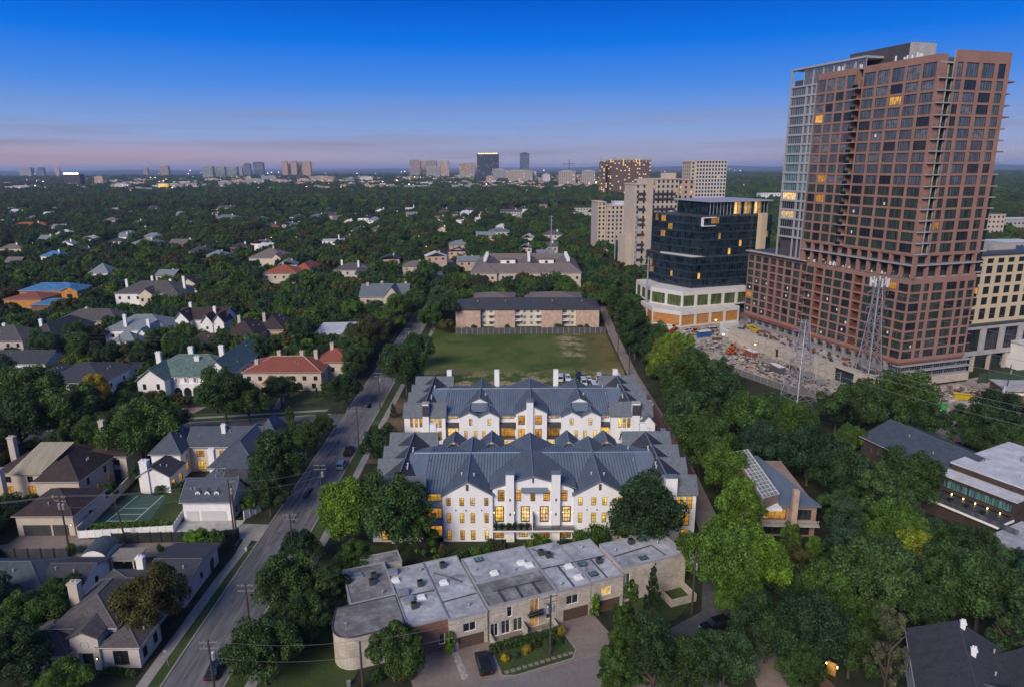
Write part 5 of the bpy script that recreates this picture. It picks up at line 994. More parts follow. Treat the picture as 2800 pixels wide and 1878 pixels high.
plain_tower(mr_, (0, 28, 0, 30), 0, 39, cream_tower_m, 11, {'S': (8, 1.7, 2.0), 'W': (5, 1.7, 2)}, g_dark, 'SW', .05, False); plain_tower(mr_, (-7, 0, 6, 34), 0, 42, cream_tower_m, 12, {'S': (2, 1.7, 2.0)}, g_dark, 'S', .05, False); MB().box(8, 18, 8, 20, 39.5, 42.5).build('roof_plant', white_roof, mr_); foot(90, 615, 24, 22)
# ================================================================ houses
def house(name, label, x, y, rz=0, cat='house', hx=0, hy=0, front=0):
    t = thing(name, label, cat, (x, y, 0), rz)
    if hx: foot(x, y + 0, hx, hy, rz, front)
    return t
D2 = lambda n, z=.9, g_=None, w=1.1, h=1.6: (n, z, w, h, g_, 2, 2)
def dormer(t, x, y, z, w=1.1, h=1.5, dep=2.4, wm=None, rm=None, gm=None):
    mb = MB(); wall_windows(mb, t, (x - w / 2, y), (1, 0), w, z, z + h, [(w / 2, z + .2, w * .72, h - .4, gm or g_dark, 2, 2, trim_w)], depth=.1)
    mb.poly([(x - w / 2, y, z + h), (x + w / 2, y, z + h), (x, y, z + h + .45)]); mb.poly([(x - w / 2, y, z), (x - w / 2, y, z + h), (x - w / 2, y + dep, z + h), (x - w / 2, y + dep, z)]); mb.poly([(x + w / 2, y, z), (x + w / 2, y + dep, z), (x + w / 2, y + dep, z + h), (x + w / 2, y, z + h)]); mb.build('dormer', wm or white, t)
    r = MB(); roof(r, (x - w / 2, x + w / 2, y, y + dep), z + h - .1, 'gy', .5, .15, .1); r.build('dormer_roof', rm or shingle_bl, t)
door_m = mat('pale_garage_door', (.52, .52, .52), .6, .06, 1, stretch=(.3, 1, 4))
def garage_door(t, x0, x1, y, h=2.3, m=None):
    d = MB().box(x0, x1, y - .06, y - .01, 0, h)
    for i in range(1, 4): d.box(x0, x1, y - .08, y - .06, h * i / 4 - .03, h * i / 4 + .03)
    d.build('garage_door', m or door_m, t)
def door(t, x, y, w=1.1, h=2.2, m=None, s=-1): MB().box(x - w / 2, x + w / 2, y - .08, y - .01, 0, h).build('door', m or wood_d, t)
# A: grey house in the near corner
t = house('house', 'grey rendered house with circular gable ornament at the near street corner', -64, 95, cat='house'); foot(-64, 98, 13, 20); O = (-64, 95)
B = lambda x0, x1, y0, y1: (x0 - O[0], x1 - O[0], y0 - O[1], y1 - O[1])
block(t, B(-69.2, -60.2, 89.4, 101), 5.4, 'hip', 3.0, greige, shingle_gr, {'S': [(1, 3.2, 1.2, 1.4, g_dark, 2, 2)]}, ridge_in=4.2)
b_ = B(-65.7, -61.5, 86.8, 93); mb = MB(); fac = [(2.1, 0, 2.2, 2.9, g_dark, 2, 2)]
facade(mb, (b_[0], b_[2]), (1, 0), 4.2, 0, 5.5, [(1.0, 3.2, 0, 2.9)], .9); gable_tri(mb, b_, 5.5, 'gy', 1.25)
for sd in 'EW': p0, d, W_ = SIDES[sd](b_); facade(mb, p0, d, W_, 0, 5.5, [], .1)
mb.build('wall', greige, t); r = MB(); roof(r, b_, 5.5, 'gy', 1.25, .35); r.build('roof', shingle_gr, t)
window(t, (b_[0], b_[2]), (1, 0), 2.1, .02, 2.1, 2.8, 2, 3, frame_dk, g_dark, .1, False, .85, 'entrance_door')
rg = MB()
for i in range(20): a, c = 2 * math.pi * i / 20, 2 * math.pi * (i + 1) / 20; rg.tube((b_[0] + 2.1 + .62 * math.cos(a), b_[2] - .03, 4.3 + .62 * math.sin(a)), (b_[0] + 2.1 + .62 * math.cos(c), b_[2] - .03, 4.3 + .62 * math.sin(c)), .05, .05, 5)
rg.build('round_ornament', greige, t)
for x in (.45, 3.75): sconce(t, b_[0] + x, b_[2], 1.9)
block(t, B(-61.5, -55.9, 87.2, 93.4), 3.7, 'hip', 1.6, greige, shingle_gr, {'S': [(1, .5, 2.3, 2.5, g_dark, 2, 4)], 'E': [(2, .8, 1.2, 1.8, None, 2, 2)]})
block(t, B(-75, -65.9, 86, 95.5), 3.3, 'hip', 2.0, greige, shingle_gr, {'S': [(2, .9, 1.2, 1.5, None, 2, 2)]})
block(t, B(-70.5, -58, 96.5, 107), 3.6, 'hip', 2.0, greige, shingle_gr); block(t, B(-63.6, -56, 101.5, 115.5), 3.7, 'gx', 1.3, greige, shingle_dk, {'E': [(3, 1.2, 1.0, 1.3, None, 2, 2)]})
chimney(t, -5.5, .2, 5, 9.4, 1.5, 1.2, beige); chimney(t, -2.0, 12.5, 3.6, 6.2, 1.2, .9, white2)
MB().box(-2.7, .7, -12, -8.4, -.1, .12).build('front_step', side_m, t)
# pergola
t = thing('pergola', 'pale slatted pergola behind the grey corner house', 'pergola', (-71.9, 113.5, 0))
for x in (-2, 2):
    for y in (-1.8, 1.8): MB().box(x - .12, x + .12, y - .12, y + .12, 0, 2.8).build('post', concrete_tan, t)
for i in range(16): MB().box(-2.4 + .32 * i - .07, -2.4 + .32 * i + .07, -2.2, 2.2, 2.95, 3.1).build('slat', concrete_tan, t)
for y in (-1.8, 1.8): MB().box(-2.5, 2.5, y - .08, y + .08, 2.7, 2.95).build('beam', concrete_tan, t)
foot(-72, 113.5, 3.5, 3)
# b: blue-grey ranch house
t = house('house', 'low blue-grey roofed ranch house at the left edge', -86, 107); foot(-84, 107, 14, 7)
block(t, (-16, 5.5, -4.6, 4.4), 3.2, 'hip', 2.4, greige, teal_roof, {'S': [(4, .9, 1.3, 1.4, None, 2, 2)]}); block(t, (4.6, 11.6, -3.2, 4.6), 3.2, 'gx', 1.5, white2, shingle_dk, {'E': [(1, 1, 1, 1.3, None, 2, 2)]}); MB().box(3, 7.4, -6.4, -2.6, 2.7, 2.9).build('carport_roof', white_roof, t)
for x in (3.2, 7.2): MB().box(x - .1, x + .1, -6.2, -6, 0, 2.7).build('post', white2, t)
# c: shed
t = house('garden_shed', 'small white shed with curved teal roof beside the alley fence', -78.8, 116.3, 4, 'shed'); foot(-79, 116, 3, 3.5)
MB().box(-2.1, 2.1, -2.5, 2.5, 0, 2.6).build('wall', white2, t); r = MB(); n = 8
pr = [(-2.45 + 4.9 * i / n, 2.6 + 1.15 * math.sin(math.pi * i / n) ** .8) for i in range(n + 1)]
for (a, za), (c, zc) in zip(pr, pr[1:]): r.poly([(a, -2.8, za), (c, -2.8, zc), (c, 2.8, zc), (a, 2.8, za)])
r.build('roof', teal_roof, t); MB().poly([(-2.1, -2.51, 2.6), (2.1, -2.51, 2.6), (1.2, -2.51, 3.4), (0, -2.51, 3.65), (-1.2, -2.51, 3.4)]).build('gable', white2, t); door(t, 1.2, -2.5, .9, 2.0)
# d: white estate and its garage
t = house('garage_house', 'white garage with three dormers and two pale doors beside the sport court', -64.6, 135.2, cat='garage'); foot(-64.6, 135, 6, 5, 0, 8)
block(t, (-5.2, 5.2, -3.9, 3.9), 4.3, 'gx', 3.6, white, slate_dk, {'E': [(2, 1.0, 1.0, 1.5, None, 2, 2)]})
for x in (-1.9, .1, 2.1): dormer(t, x - .3, -3.0, 5.0, 1.0, 1.25, 2.2)
garage_door(t, -4.6, -2.0, -3.9); garage_door(t, -1.5, 3.9, -3.9)
t = house('house', 'white estate house with slate hip roofs and glowing courtyard by the street', -72, 154, cat='house'); foot(-72, 154, 15, 12)
block(t, (-14.5, -7.5, -2.5, 9), 6.4, 'hip', 4.2, white, slate_dk, {'S': [(1, 3.6, 1.2, 1.7, g_dark, 2, 3)], 'E': [(2, 1, 1.4, 2.2, lit, 2, 3), (2, 4.0, 1.1, 1.6, lit, 2, 3)]})
block(t, (-7.6, 9.5, 1.9, 9.4), 6.4, 'gx', 3.7, cream, slate_dk, {'S': [(3, 3.9, 1.9, 1.6, lit_d, 3, 2), (3, .3, 2.2, 2.5, lit_y, 3, 3)]})
block(t, (2.8, 13.4, -10, 12), 6.3, 'hip', 4.2, white, slate_dk, {'E': [(7, 3.8, 1.1, 1.6, None, 2, 3), (7, .9, 1.1, 1.7, lit_d, 2, 3)], 'S': [(2, 3.8, 1.1, 1.6, None, 2, 3)], 'W': [(3, 1, 1.4, 2.2, lit, 2, 3)]})
block(t, (2.0, 8.2, -13, -7), 3.9, 'hip', 2.8, white, slate_dk); block(t, (7.4, 13.2, -14.2, -8), 3.9, 'gx', 2.6, white, shingle_dk)
block(t, (-14, -7, -9.6, -2.6), 3.9, 'gy', 2.5, white, shingle_dk, {'E': [(2, .4, 1.5, 2.2, lit, 2, 3)]})
chimney(t, -12.4, -9.3, 0, 8.0, 1.7, 1.4); chimney(t, .9, -4.2, 0, 8.6, 1.4, 1.2); chimney(t, .5, 4.6, 6, 11.2, 1.0, .9)
roof_ = MB(); roof(roof_, (7.8, 14, 4, 13.5), 6.6, 'hip', 5.2, .5); roof_.build('roof', slate_dk, t)
# e: brown roofed estate and garage
t = house('house', 'tan estate house with brown hip roofs and pale metal slope left of the white estate', -104, 148); foot(-105, 149, 14, 13)
block(t, (-13, 2, -5.5, 9), 6.0, 'hip', 4.2, beige, shingle_br, {'S': [(3, .8, 1.6, 2.0, lit_d, 2, 2), (3, 3.7, 1.3, 1.5, None, 2, 2)]})
r = MB(); r.poly([(-10, -6.3, 6.05), (-2.6, -6.3, 6.05), (1.4, 1.2, 10.75), (-6.4, 1.2, 10.75)]); r.poly([(-10, -6.3, 5.95), (-6.4, 1.2, 10.65), (1.4, 1.2, 10.65), (-2.6, -6.3, 5.95)]); s_ = MB()
for i in range(1, 14): k = i / 14; s_.tube((-10 + 7.4 * k, -6.3, 6.1), (-6.4 + 7.8 * k, 1.2, 10.8), .05, .05, 4)
o = r.build('metal_roof_slope', metal_pale, t); s_.build('seams', metal_pale, o, kind='stuff')
block(t, (-1, 8.4, -10, 3), 6.0, 'hip', 4.0, beige, shingle_br, {'E': [(2, 3.7, 1.1, 1.6, None, 2, 2), (3, .9, 1.1, 1.6, lit_d, 2, 2)], 'S': [(2, 1, 1.2, 1.7, None, 2, 2)]})
block(t, (2, 11.5, 3.4, 12), 6.0, 'hip', 3.4, beige, shingle_br, {'S': [(2, 3.8, 1.5, 1.4, None, 2, 2)]})
MB().box(5.2, 9.8, 3.3, 3.42, 0, 2.7).build('porch_shade_panel', blk_panel, t)  # dark panel on the solid wall, painted shade of a porch opening
chimney(t, -13.8, 2, 0, 11.8, 1.4, 1.2, beige); chimney(t, -9, -9.5, 0, 9.0, 1.3, 1.3, beige); chimney(t, 2.5, 10.5, 6, 12.5, 1.2, 1.0, beige)
t = house('garage_house', 'tan garage with brown hip roof and two grey doors at the alley', -95.3, 131, cat='garage'); foot(-95, 131, 7, 7, 0, 6)
block(t, (-5.8, 5.8, -5.4, 6), 4.4, 'hip', 3.2, beige, shingle_br, {'E': [(1, 1.5, 1, 1.2, None, 2, 2)]}); garage_door(t, -4.6, 1.0, -5.4, 2.4, metal_dg); garage_door(t, 1.4, 4.6, -5.4, 2.4, metal_dg); sconce(t, 5.3, -5.4, 2.3)
# sport court and yards
sheet('tennis_court', [(-89.0, 130.6), (-77.2, 130.6), (-79.2, 143.2), (-88.2, 143.2)], .06, surf('green_court', (.045, .095, .07), .08, .3))
ln = MB(); cz = .075
for a, b2 in (((-86.3, 131), (-86.0, 143)), ((-80.4, 131), (-80.2, 143)), ((-86.2, 134.2), (-80.4, 134.2)), ((-86.1, 137), (-80.3, 137)), ((-86.3, 131.3), (-80.4, 131.3))):
    dx, dy = b2[0] - a[0], b2[1] - a[1]; l_ = math.hypot(dx, dy); nx_, ny_ = -dy / l_ * .06, dx / l_ * .06; ln.poly([(a[0] + nx_, a[1] + ny_, cz), (a[0] - nx_, a[1] - ny_, cz), (b2[0] - nx_, b2[1] - ny_, cz), (b2[0] + nx_, b2[1] + ny_, cz)][::-1])
struct('court_markings', ln, white2); sheet('court_lawn', [(-77.1, 130), (-71, 130), (-71, 136), (-78, 146), (-79.1, 143.3)], .055, lawn_m); foot(-80, 137, 12, 9); foot(-80, 126, 14, 5)
sheet('garage_drive', [(-70, 124.6), (-57.4, 124.8), (-57, 131.4), (-70, 131.4)], .06, surf('pale_concrete_drive', (.40, .385, .37), .12, .3)); sheet('drive_apron', [(-57.5, 124.4), (-51.2, 123), (-51.2, 129.5), (-57.3, 130)], .058, side_m); foot(-60, 127, 10, 5)
sheet('tan_yard', [(-101, 117.5), (-88, 117.5), (-88, 126), (-101, 126)], .05, drive_m); foot(-95, 121, 7, 5); sheet('alley_paving', [(-110, 117), (-72, 117), (-55, 121.5), (-55, 124.3), (-72, 124), (-88, 124), (-110, 121)], .04, drive_m)
# f: green slate mansion
t = house('mansion', 'white mansion with green slate roof, dormers and arched ground floor', -108, 222); foot(-108, 224, 17, 16, 0, 24)
def arcade(t, x0, w, y, n, h, wm):
    mb = MB(); st = w / n
    for i in range(n):
        a = x0 + st * i; mb.box(a - .25, a + .25, y - .3, y + .05, 0, h + .8); q = 8
        pts = [(a + .25 + (st - .5) * k / q, 1.9 + (h - 1.9) * math.sin(math.pi * k / q)) for k in range(q + 1)]
        for (xa, za), (xb, zb) in zip(pts, pts[1:]): mb.poly([(xa, y - .28, za), (xb, y - .28, zb), (xb, y - .28, h + .8), (xa, y - .28, h + .8)])
        window(t, (a, y), (1, 0), st / 2, .1, st - .9, 2.7, 3, 3, frame_bl, g_dark, .08, True, -.06)
    mb.box(x0 + w - .25, x0 + w + .25, y - .3, y + .05, 0, h + .8); mb.box(x0 - .3, x0 + w + .3, y - .4, y + .05, h + .8, h + 1.1); mb.build('arcade', wm, t)
block(t, (-14, 14.2, -8, 10), 6.5, 'hip', 5.0, white, tile_green, {}); block(t, (-12.6, -3.8, -12.4, 0), 6.4, 'gy', 4.0, white, tile_green, {'S': [(2, 3.6, 1.1, 1.9, None, 2, 3), (1, .3, 4.6, 2.3, g_teal, 5, 2)], 'E': [(1, 3.6, 1, 1.7, None, 2, 3)]})
block(t, (6, 15, -6, 24), 6.5, 'gy', 4.8, white, tile_green, {'E': [(7, 3.7, 1.1, 1.7, None, 2, 3)]}); arcade(t, -3.4, 9.3, -8.05, 3, 3.1, white)
for x in (-2.0, 1.0, 4.0): dormer(t, x, -8.3, 4.6, 1.3, 1.9, 2.6, rm=tile_green)
dormer(t, -13.2, -8.2, 5.0, 1.1, 1.7, 2.2, rm=tile_green); dormer(t, 10.5, -6.3, 6.8, 1.5, 1.5, 3, rm=tile_green)
for x, y, z in ((-12.0, 1.5, 12.4), (-2.5, 5, 13.2), (2.4, -1.5, 11.6), (8.5, 4, 13.9)): chimney(t, x, y, 6, z, 1.6, 1.1)
for i in range(7): bush(-113.6 + 2.0 * i, 209.2 + .12 * i, .75, 1.4, 'dark', NTH[i] + ' clipped round shrub from the left before the green-roofed mansion', group='clipped shrubs before the mansion')
# g: red tiled house
t = house('house', 'tan house with red clay tile hip roof beside the street corner', -76, 226); foot(-74, 227, 17, 11, 0, 26)
block(t, (-14, 12, -7.4, 8), 6.4, 'hip', 3.4, beige, tile_red, {'S': [(7, 3.6, 1.3, 1.5, None, 2, 2), (5, .8, 1.4, 1.8, None, 2, 2)], 'E': [(2, 3.6, 1.1, 1.5, None, 2, 2)]}); block(t, (8, 19.5, 1.5, 14), 7.2, 'hip', 3.4, beige, tile_red, {'S': [(3, 4, 1.1, 1.6, None, 2, 2)], 'E': [(3, 4, 1.1, 1.6, None, 2, 2)]}); block(t, (-6.5, .5, -10.6, -7.5), 3.4, 'hip', 1.6, beige, tile_red)
for x, y, z in ((-10.5, -3.5, 9.8), (-4.8, 2.6, 11.2), (3.2, 2.2, 11.2), (8, 2.4, 11.4), (12, 9, 12.2)): chimney(t, x, y, 6, z, 1.2, 1.0, beige)
rc = MB()
for x0, y0, x1, y1 in ((-14.4, -7.8, -6.2, .3), (-14.4, 8.4, -6.2, .3), (12.4, -7.8, 4.2, .3), (-6.2, .3, 4.2, .3)): rc.tube((x0, y0, 6.6 if abs(y0) > 1 else 10.0), (x1, y1, 10.02), .12, .12, 5)
rc.build('hip_tiles', beige, t)
for i in range(4): bush(-63.5 + 1.9 * i, 211 + .3 * i, .9, 3.6, 'dark', NTH[i] + ' columnar cypress from the left by the red-roofed house corner', 'column', 'columnar cypresses by the red-roofed house', 'cypress')
# h..v: further houses: (name, label, x, y, rz, [blocks], chimneys)
HS = [
 ('white two-storey house with wide charcoal hip roof behind the yellow tree', -141, 220, [((-11, 10, -11, 12), 6.1, 'hip', 3.2, white, shingle_dk, {'S': [(4, 3.6, 1.6, 1.4, None, 3, 2), (3, .4, 2.0, 2.2, None, 3, 2)], 'E': [(3, 3.6, 1.2, 1.4, None, 2, 2)]}), ((-19, -10, -2, 11), 4.8, 'hip', 2.6, white, shingle_dk, {'S': [(2, 1, 1.2, 1.5, None, 2, 2)]})], [(-14, 3, 8.2)], 0, 26),
 ('low white house with dark gable roof at the left edge', -181, 242, [((-13, 13, -6, 7), 4.8, 'gx', 3.2, white, shingle_dk, {'S': [(5, .9, 1.1, 1.5, None, 2, 2)], 'E': [(2, .9, 1.1, 2.0, None, 2, 2)]})], [], 0, 10),
 ('dark hip roof of a low house at the left edge before the white one', -184, 226, [((-10, 11, -6, 6), 3.4, 'hip', 3.2, greige, shingle_dk, {})], [], 0, 4),
 ('pale grey house with two slate hip roofs at the left edge', -200, 275, [((-16, 4, -10, 6), 6, 'hip', 4.5, greige, shingle_gr, {'S': [(5, 3.5, 1.2, 1.5, None, 2, 2), (4, .8, 1.3, 1.6, None, 2, 2)]}), ((2, 14, -6, 22), 6, 'hip', 4.8, greige, shingle_dk, {'E': [(5, 3.6, 1.2, 1.5, None, 2, 2)]})], [(-8, -2, 12.6), (3, 4, 13)], 0, 12),
 ('long light grey roof behind the slate-roofed house at left', -192, 308, [((-14, 14, -7, 8), 6, 'hip', 4, greige, shingle_gr, {})], [(-4, 1, 12)], 0, 12),
 ('pale slate house with four dormers and tall chimneys', -154, 266, [((-7, 6.5, -6, 6), 4, 'hip', 5.4, white2, shingle_lt, {'S': [(4, .4, 1.4, 2.2, None, 2, 3)]}), ((-17, 8, 16, 34), 6.4, 'hip', 4.6, white2, shingle_lt, {'S': [(4, 3.4, 1.2, 1.5, None, 2, 2)]}), ((0, 7, 4, 20), 5, 'gy', 4.4, white2, shingle_lt, {})], [(-9, 18, 13.8), (4, 10, 13.2)], 4, 12),
 ('white house with three steep gables and dark roof', -138, 303, [((-11, 10, -5, 7), 7, 'gx', 4.2, white, shingle_br, {}), ((-11, -4.5, -9, 0), 7, 'gy', 4.4, white, shingle_br, {'S': [(1, 3.6, 2.2, 1.6, None, 3, 2), (1, .6, 1.8, 2, None, 3, 2)]}), ((1.5, 6.3, -10, 0), 6.4, 'gy', 3.8, white, shingle_br, {'S': [(1, 3.8, 1.0, 1.3, None, 2, 2), (1, .8, 1.6, 1.8, None, 2, 2)]}), ((6.3, 11.1, -9.5, 0), 6.4, 'gy', 3.8, white, shingle_br, {'S': [(1, 3.8, 1.0, 1.3, None, 2, 2)]})], [(-8.5, 3, 14.5), (4.5, -2, 13.6)], 0, 14),
 ('dark low roof with brick dormers before the three-gabled house', -123, 268, [((-8, 8, -5, 5), 3.6, 'hip', 4.4, brick_tan, shingle_br, {'S': [(3, .8, 1.1, 1.6, None, 2, 2)]})], [], 0, 6),
 ('house with big brown hip roofs right of the three-gabled house', -108, 280, [((-10, 4, -11, 8), 6, 'hip', 5.4, brick_tan, shingle_br, {'S': [(2, 3.6, 1.1, 1.6, None, 2, 2)]}), ((-3, 11, 2, 20), 6, 'hip', 4.8, brick_tan, shingle_br, {})], [(-8, 4, 13), (2, 6, 13.6)], 0, 10),
 ('flat white roofed house under the trees by the street', -76, 293, [((-8.5, 8.5, -11, 11), 4, 'flat', 0, brick_tan, white_roof, {'S': [(3, 1, 1.5, 1.4, None, 2, 2)]})], [(-7, -9, 6.4)], 4, 12),
 ('orange house with bright blue metal roofs far left', -258, 380, [((-18, 13, -2, 14), 6.4, 'hip', 3.2, orange_w, blue_roof, {'S': [(6, 3.4, 1.6, 1.5, lit_d, 2, 2)]}), ((8, 17, -6, 4), 6.8, 'gy', 2.4, orange_w, blue_roof, {'S': [(1, 3.4, 3, 1.8, None, 3, 2)]}), ((8, 26, -31, -18), 4, 'hip', 2.2, brick_red, blue_roof, {}), ((-14, 6, -20, -3), 5, 'hip', 2.4, orange_w, tile_red, {})], [], 0, 16),
 ('grey mansion with white bay fronts and four chimneys behind the trees', -198, 374, [((-17, 17, -9, 11), 7, 'hip', 5.2, white, shingle_gr, {'S': [(7, 3.8, 1.3, 1.7, None, 2, 2)]}), ((-2, 5, -13, -4), 7, 'gy', 3.2, cream, shingle_gr, {'S': [(2, 3.4, 1.3, 1.7, None, 2, 2)]}), ((10, 19, -12, -3), 6.4, 'hip', 3, white, shingle_gr, {'S': [(3, 3.4, 1.3, 1.7, None, 2, 2)]})], [(-13, -3, 15), (-3, 5, 15.5), (8, 3, 14), (16, 2, 15.5)], 0, 18),
 ('small cream house with a tall stone gable and chimney', -190, 402, [((-5, 5, -5, 5), 6, 'gy', 4, cream, shingle_br, {'S': [(1, 3, 1.4, 1.6, None, 2, 2)]})], [(-3, -4, 12.5)], 0, 16),
 ('angular white villa standing above the trees far left', -264, 440, [((-6, 6, -6, 6), 8, 'hip', 5.4, white, shingle_lt, {'S': [(2, 4.5, 1.2, 1.6, None, 2, 2)]})], [], 0, 22),
 ('house with bright red tiled roof beyond the brown roofed houses', -147, 452, [((-14, 8, -14, 6), 6.5, 'hip', 4.2, beige, tile_red2, {'S': [(4, 3.4, 1.3, 1.5, None, 2, 2)]}), ((2, 13, 0, 26), 6.5, 'hip', 4, beige, tile_red2, {})], [(-4, -2, 13)], 0, 22),
 ('large brown roofed cream house beyond the red tiled roof', -184, 524, [((-13, 13, -12, 12), 7, 'hip', 6, cream, shingle_mauve, {'S': [(2, 4, 1.5, 1.7, None, 2, 2)]}), ((5, 12, -16, -8), 7, 'gy', 3.4, cream, shingle_mauve, {'S': [(1, 4, 1.6, 2, None, 2, 2)]})], [(2, 0, 16)], 0, 26),
 ('grey roofed house with white chimney by the far street', -107, 462, [((-12, 12, -7, 8), 6, 'hip', 3.6, greige, shingle_gr, {'S': [(4, 3.2, 1.3, 1.5, None, 2, 2)]})], [(-8, 0, 13), (4, -4, 13)], 0, 22),
 ('stone fronted house with steep slate gables near the street bend', -67, 362, [((-13, 12, -8, 10), 6.4, 'gx', 5.4, beige, shingle_bl, {'S': [(3, 3.4, 1.3, 1.6, None, 2, 2)]}), ((0, 9, -13, 0), 6.4, 'gy', 6, beige, shingle_bl, {'S': [(1, 4.2, 1.8, 2.2, None, 2, 3), (2, .8, 1.3, 1.8, None, 2, 2)]})], [(-10, 0, 14), (-3, 3, 14.2), (10, 2, 14)], 0, 18),
]
for lb, x, y, bl, ch, rz, fr in HS:
    t = house('house', lb, x, y, rz)
    for b in bl: block(t, *b)
    xs = [v for b in bl for v in b[0][:2]]; ys = [v for b in bl for v in b[0][2:]]; foot(x + (min(xs) + max(xs)) / 2, y + (min(ys) + max(ys)) / 2, (max(xs) - min(xs)) / 2 + 1, (max(ys) - min(ys)) / 2 + 1, rz, fr * 1.35)
    for cx_, cy_, z in ch: chimney(t, cx_, cy_, 4, z - 1.2, 1.2, 1.0, white2 if 'white' in lb or 'pale' in lb else beige)
    if 'four dormers' in lb:
        for x_ in (-4.2, -1.4, 1.4, 4.2): dormer(t, x_, -4.9, 5.0, 1.2, 1.3, 2, rm=shingle_lt)
# far houses half sunk in the trees: (photo x, y of the roof, width px, wall, roof, label)
FH = [(77, 613, 85, 'w', tile_red2, 'wide pinkish red roofed house near the left edge'), (122, 650, 40, 'g', shingle_lt, 'grey-green roof in the trees at far left'), (26, 675, 52, 'c', shingle_mauve, 'tan roofed house cut by the left edge'), (178, 664, 40, 'w', shingle_lt, 'low white house right of the tan roof at far left'), (138, 695, 58, 'w', blue_roof, 'white house with deep blue roof at far left'), (338, 643, 24, 'w', shingle_lt, 'small white gabled house in the left wood'), (377, 607, 24, 'g', shingle_gr, 'small grey gable in the left wood'), (389, 626, 22, 'w', shingle_gr, 'small white-walled house beside the grey gable'), (391, 660, 62, 'g', shingle_lt, 'long light grey roof in the left wood'), (496, 662, 70, 'b', shingle_mauve, 'long brownish roof with white dormers left of centre'),
  (513, 613, 26, 'c', shingle_br, 'small house with a lit window in the left wood'), (530, 545, 40, 'w', white_roof, 'white modern house high in the far wood'), (543, 563, 95, 'w', white_roof, 'long low white building in the far wood'), (616, 567, 45, 'g', shingle_gr, 'grey row house right of the long white building'), (616, 592, 60, 'w', shingle_bl, 'white house with many chimneys in the far wood'), (742, 615, 40, 'b', shingle_br, 'small brown gabled house above the red roofs'), (654, 672, 50, 'b', shingle_br, 'dark brown roof before the red roofs'), (744, 547, 34, 'c', tile_red2, 'warmly lit brown roofed house in the far wood'), (765, 564, 40, 'g', shingle_gr, 'dark roofed house below the lit brown one'), (832, 557, 36, 'w', white_roof, 'white two-storey block in the far wood'), (868, 590, 42, 'w', shingle_bl, 'white house with blue-grey roof at centre left'), (909, 548, 40, 'c', tile_red2, 'pinkish lit house in the far centre wood'), (954, 605, 26, 'c', cream, 'tan walled house in the centre wood'), (911, 653, 58, 'w', white_roof, 'long flat white roof in the centre wood'),
  (1118, 545, 46, 'w', shingle_bl, 'white house with slate roof in the centre wood'), (1123, 566, 28, 'w', white_roof, 'white gabled house left of the far street'), (1160, 557, 22, 'w', white_roof, 'pair of white chimneys and roof left of the far street'), (1238, 544, 28, 'b', tile_red, 'red brick house beyond the far street'), (1214, 574, 26, 'b', shingle_br, 'brown roofed house beyond the far street'), (1204, 596, 30, 'w', tile_red, 'white house with red roof beyond the far street'), (1270, 580, 24, 'w', white_roof, 'white gabled house before the skyline'), (1305, 592, 20, 'w', white_roof, 'small white house before the skyline'), (1393, 560, 50, 'b', tile_red, 'reddish brown house below the black tower'), (1398, 577, 56, 'g', shingle_gr, 'grey hip roof below the black tower'), (1364, 630, 55, 'g', shingle_bl, 'grey pyramid roof behind the mauve-roofed complex'), (1209, 624, 26, 'c', shingle_br, 'house with an orange lamp beyond the far street'), (1512, 638, 52, 'g', shingle_gr, 'flat grey roof right of the pyramid roof'), (1502, 670, 46, 'g', shingle_gr, 'grey roof just behind the mauve-roofed complex'), (1027, 626, 30, 'g', shingle_gr, 'grey roof left of the far street'), (1040, 574, 30, 'w', shingle_gr, 'white house with grey roof in the centre wood'), (1384, 505, 30, 'w', white_roof, 'white low building under the skyline')]
WL = dict(w=white2, g=greige, c=cream, b=brick_red)
for i, (px, py, wpx, wk, rm, lb) in enumerate(FH):
    x, y = gnd(px, py, 8.0); dep = y / math.cos(PITCH); w = max(10, wpx * dep / 1867); h = 6.2; d_ = min(16, w * .7)
    t = house('house', lb, x, y, random.Random(i).uniform(-9, 9)); rk = 'flat' if rm is white_roof and i % 2 else ['hip', 'gx', 'hip', 'gy'][i % 4]
    block(t, (-w / 2, w / 2, 0, d_), h, rk, 3.4 if rk != 'flat' else 0, WL[wk], rm, {'S': [(max(2, int(w / 4)), 3.4, 1.6, 1.6, lit_p if 'lit' in lb or 'lamp' in lb else None, 2, 2)]}); chimney(t, w * .22, d_ * .4, 5, 10.8, 1.1, 1.0, white2)
    foot(x, y + d_ / 2, w / 2 + 2, d_ / 2 + 2, 0, y * .075)

# ================================================================ apartments behind the field
t = house('apartment_building', 'long tan brick apartment building with grey hip roof behind the field fence', 7, 318, -.4); foot(7, 325, 37, 24, 0, 8)
mb = MB()
for x0, x1, y, bay in ((-33, -21.5, -8.5, 1), (-15, -5.5, -8.5, 1), (6.8, 16.4, -8.5, 1), (23, 33.5, -8.5, 1)):
    mb.box(x0, x1, y, 0, 0, 8.6)
mb.build('brick_bay', brick_tan, t)
mb = MB(); wl = []
for x0, x1 in ((-21.5, -15), (-5.5, 6.8), (16.4, 23)):
    n = 2 if x1 - x0 < 8 else 4
    for i in range(n):
        for z in (.8, 3.6, 6.3): wl.append((x0 + 33 + (x1 - x0) * (i + .5) / n, z, 1.5, 1.5, g_slate, 3, 2, trim_w))
wall_windows(mb, t, (-33, -5.8), (1, 0), 66.5, 0, 8.6, wl); mb.box(-33, 33.5, -5.5, 14, 0, 8.6); mb.build('wall', cream, t)
for x0, x1 in ((-18.2, -15.1), (-5.4, -2.6), (3.8, 6.7), (16.5, 19.4)):
    for z in (2.9, 5.7): MB().box(x0, x1, -8.2, -5.9, z, z + .2).build('balcony_slab', trim_w, t); railing('balcony_railing', t, x0, x1, -8.1, z + .2, 1.0, trim_w, .3)
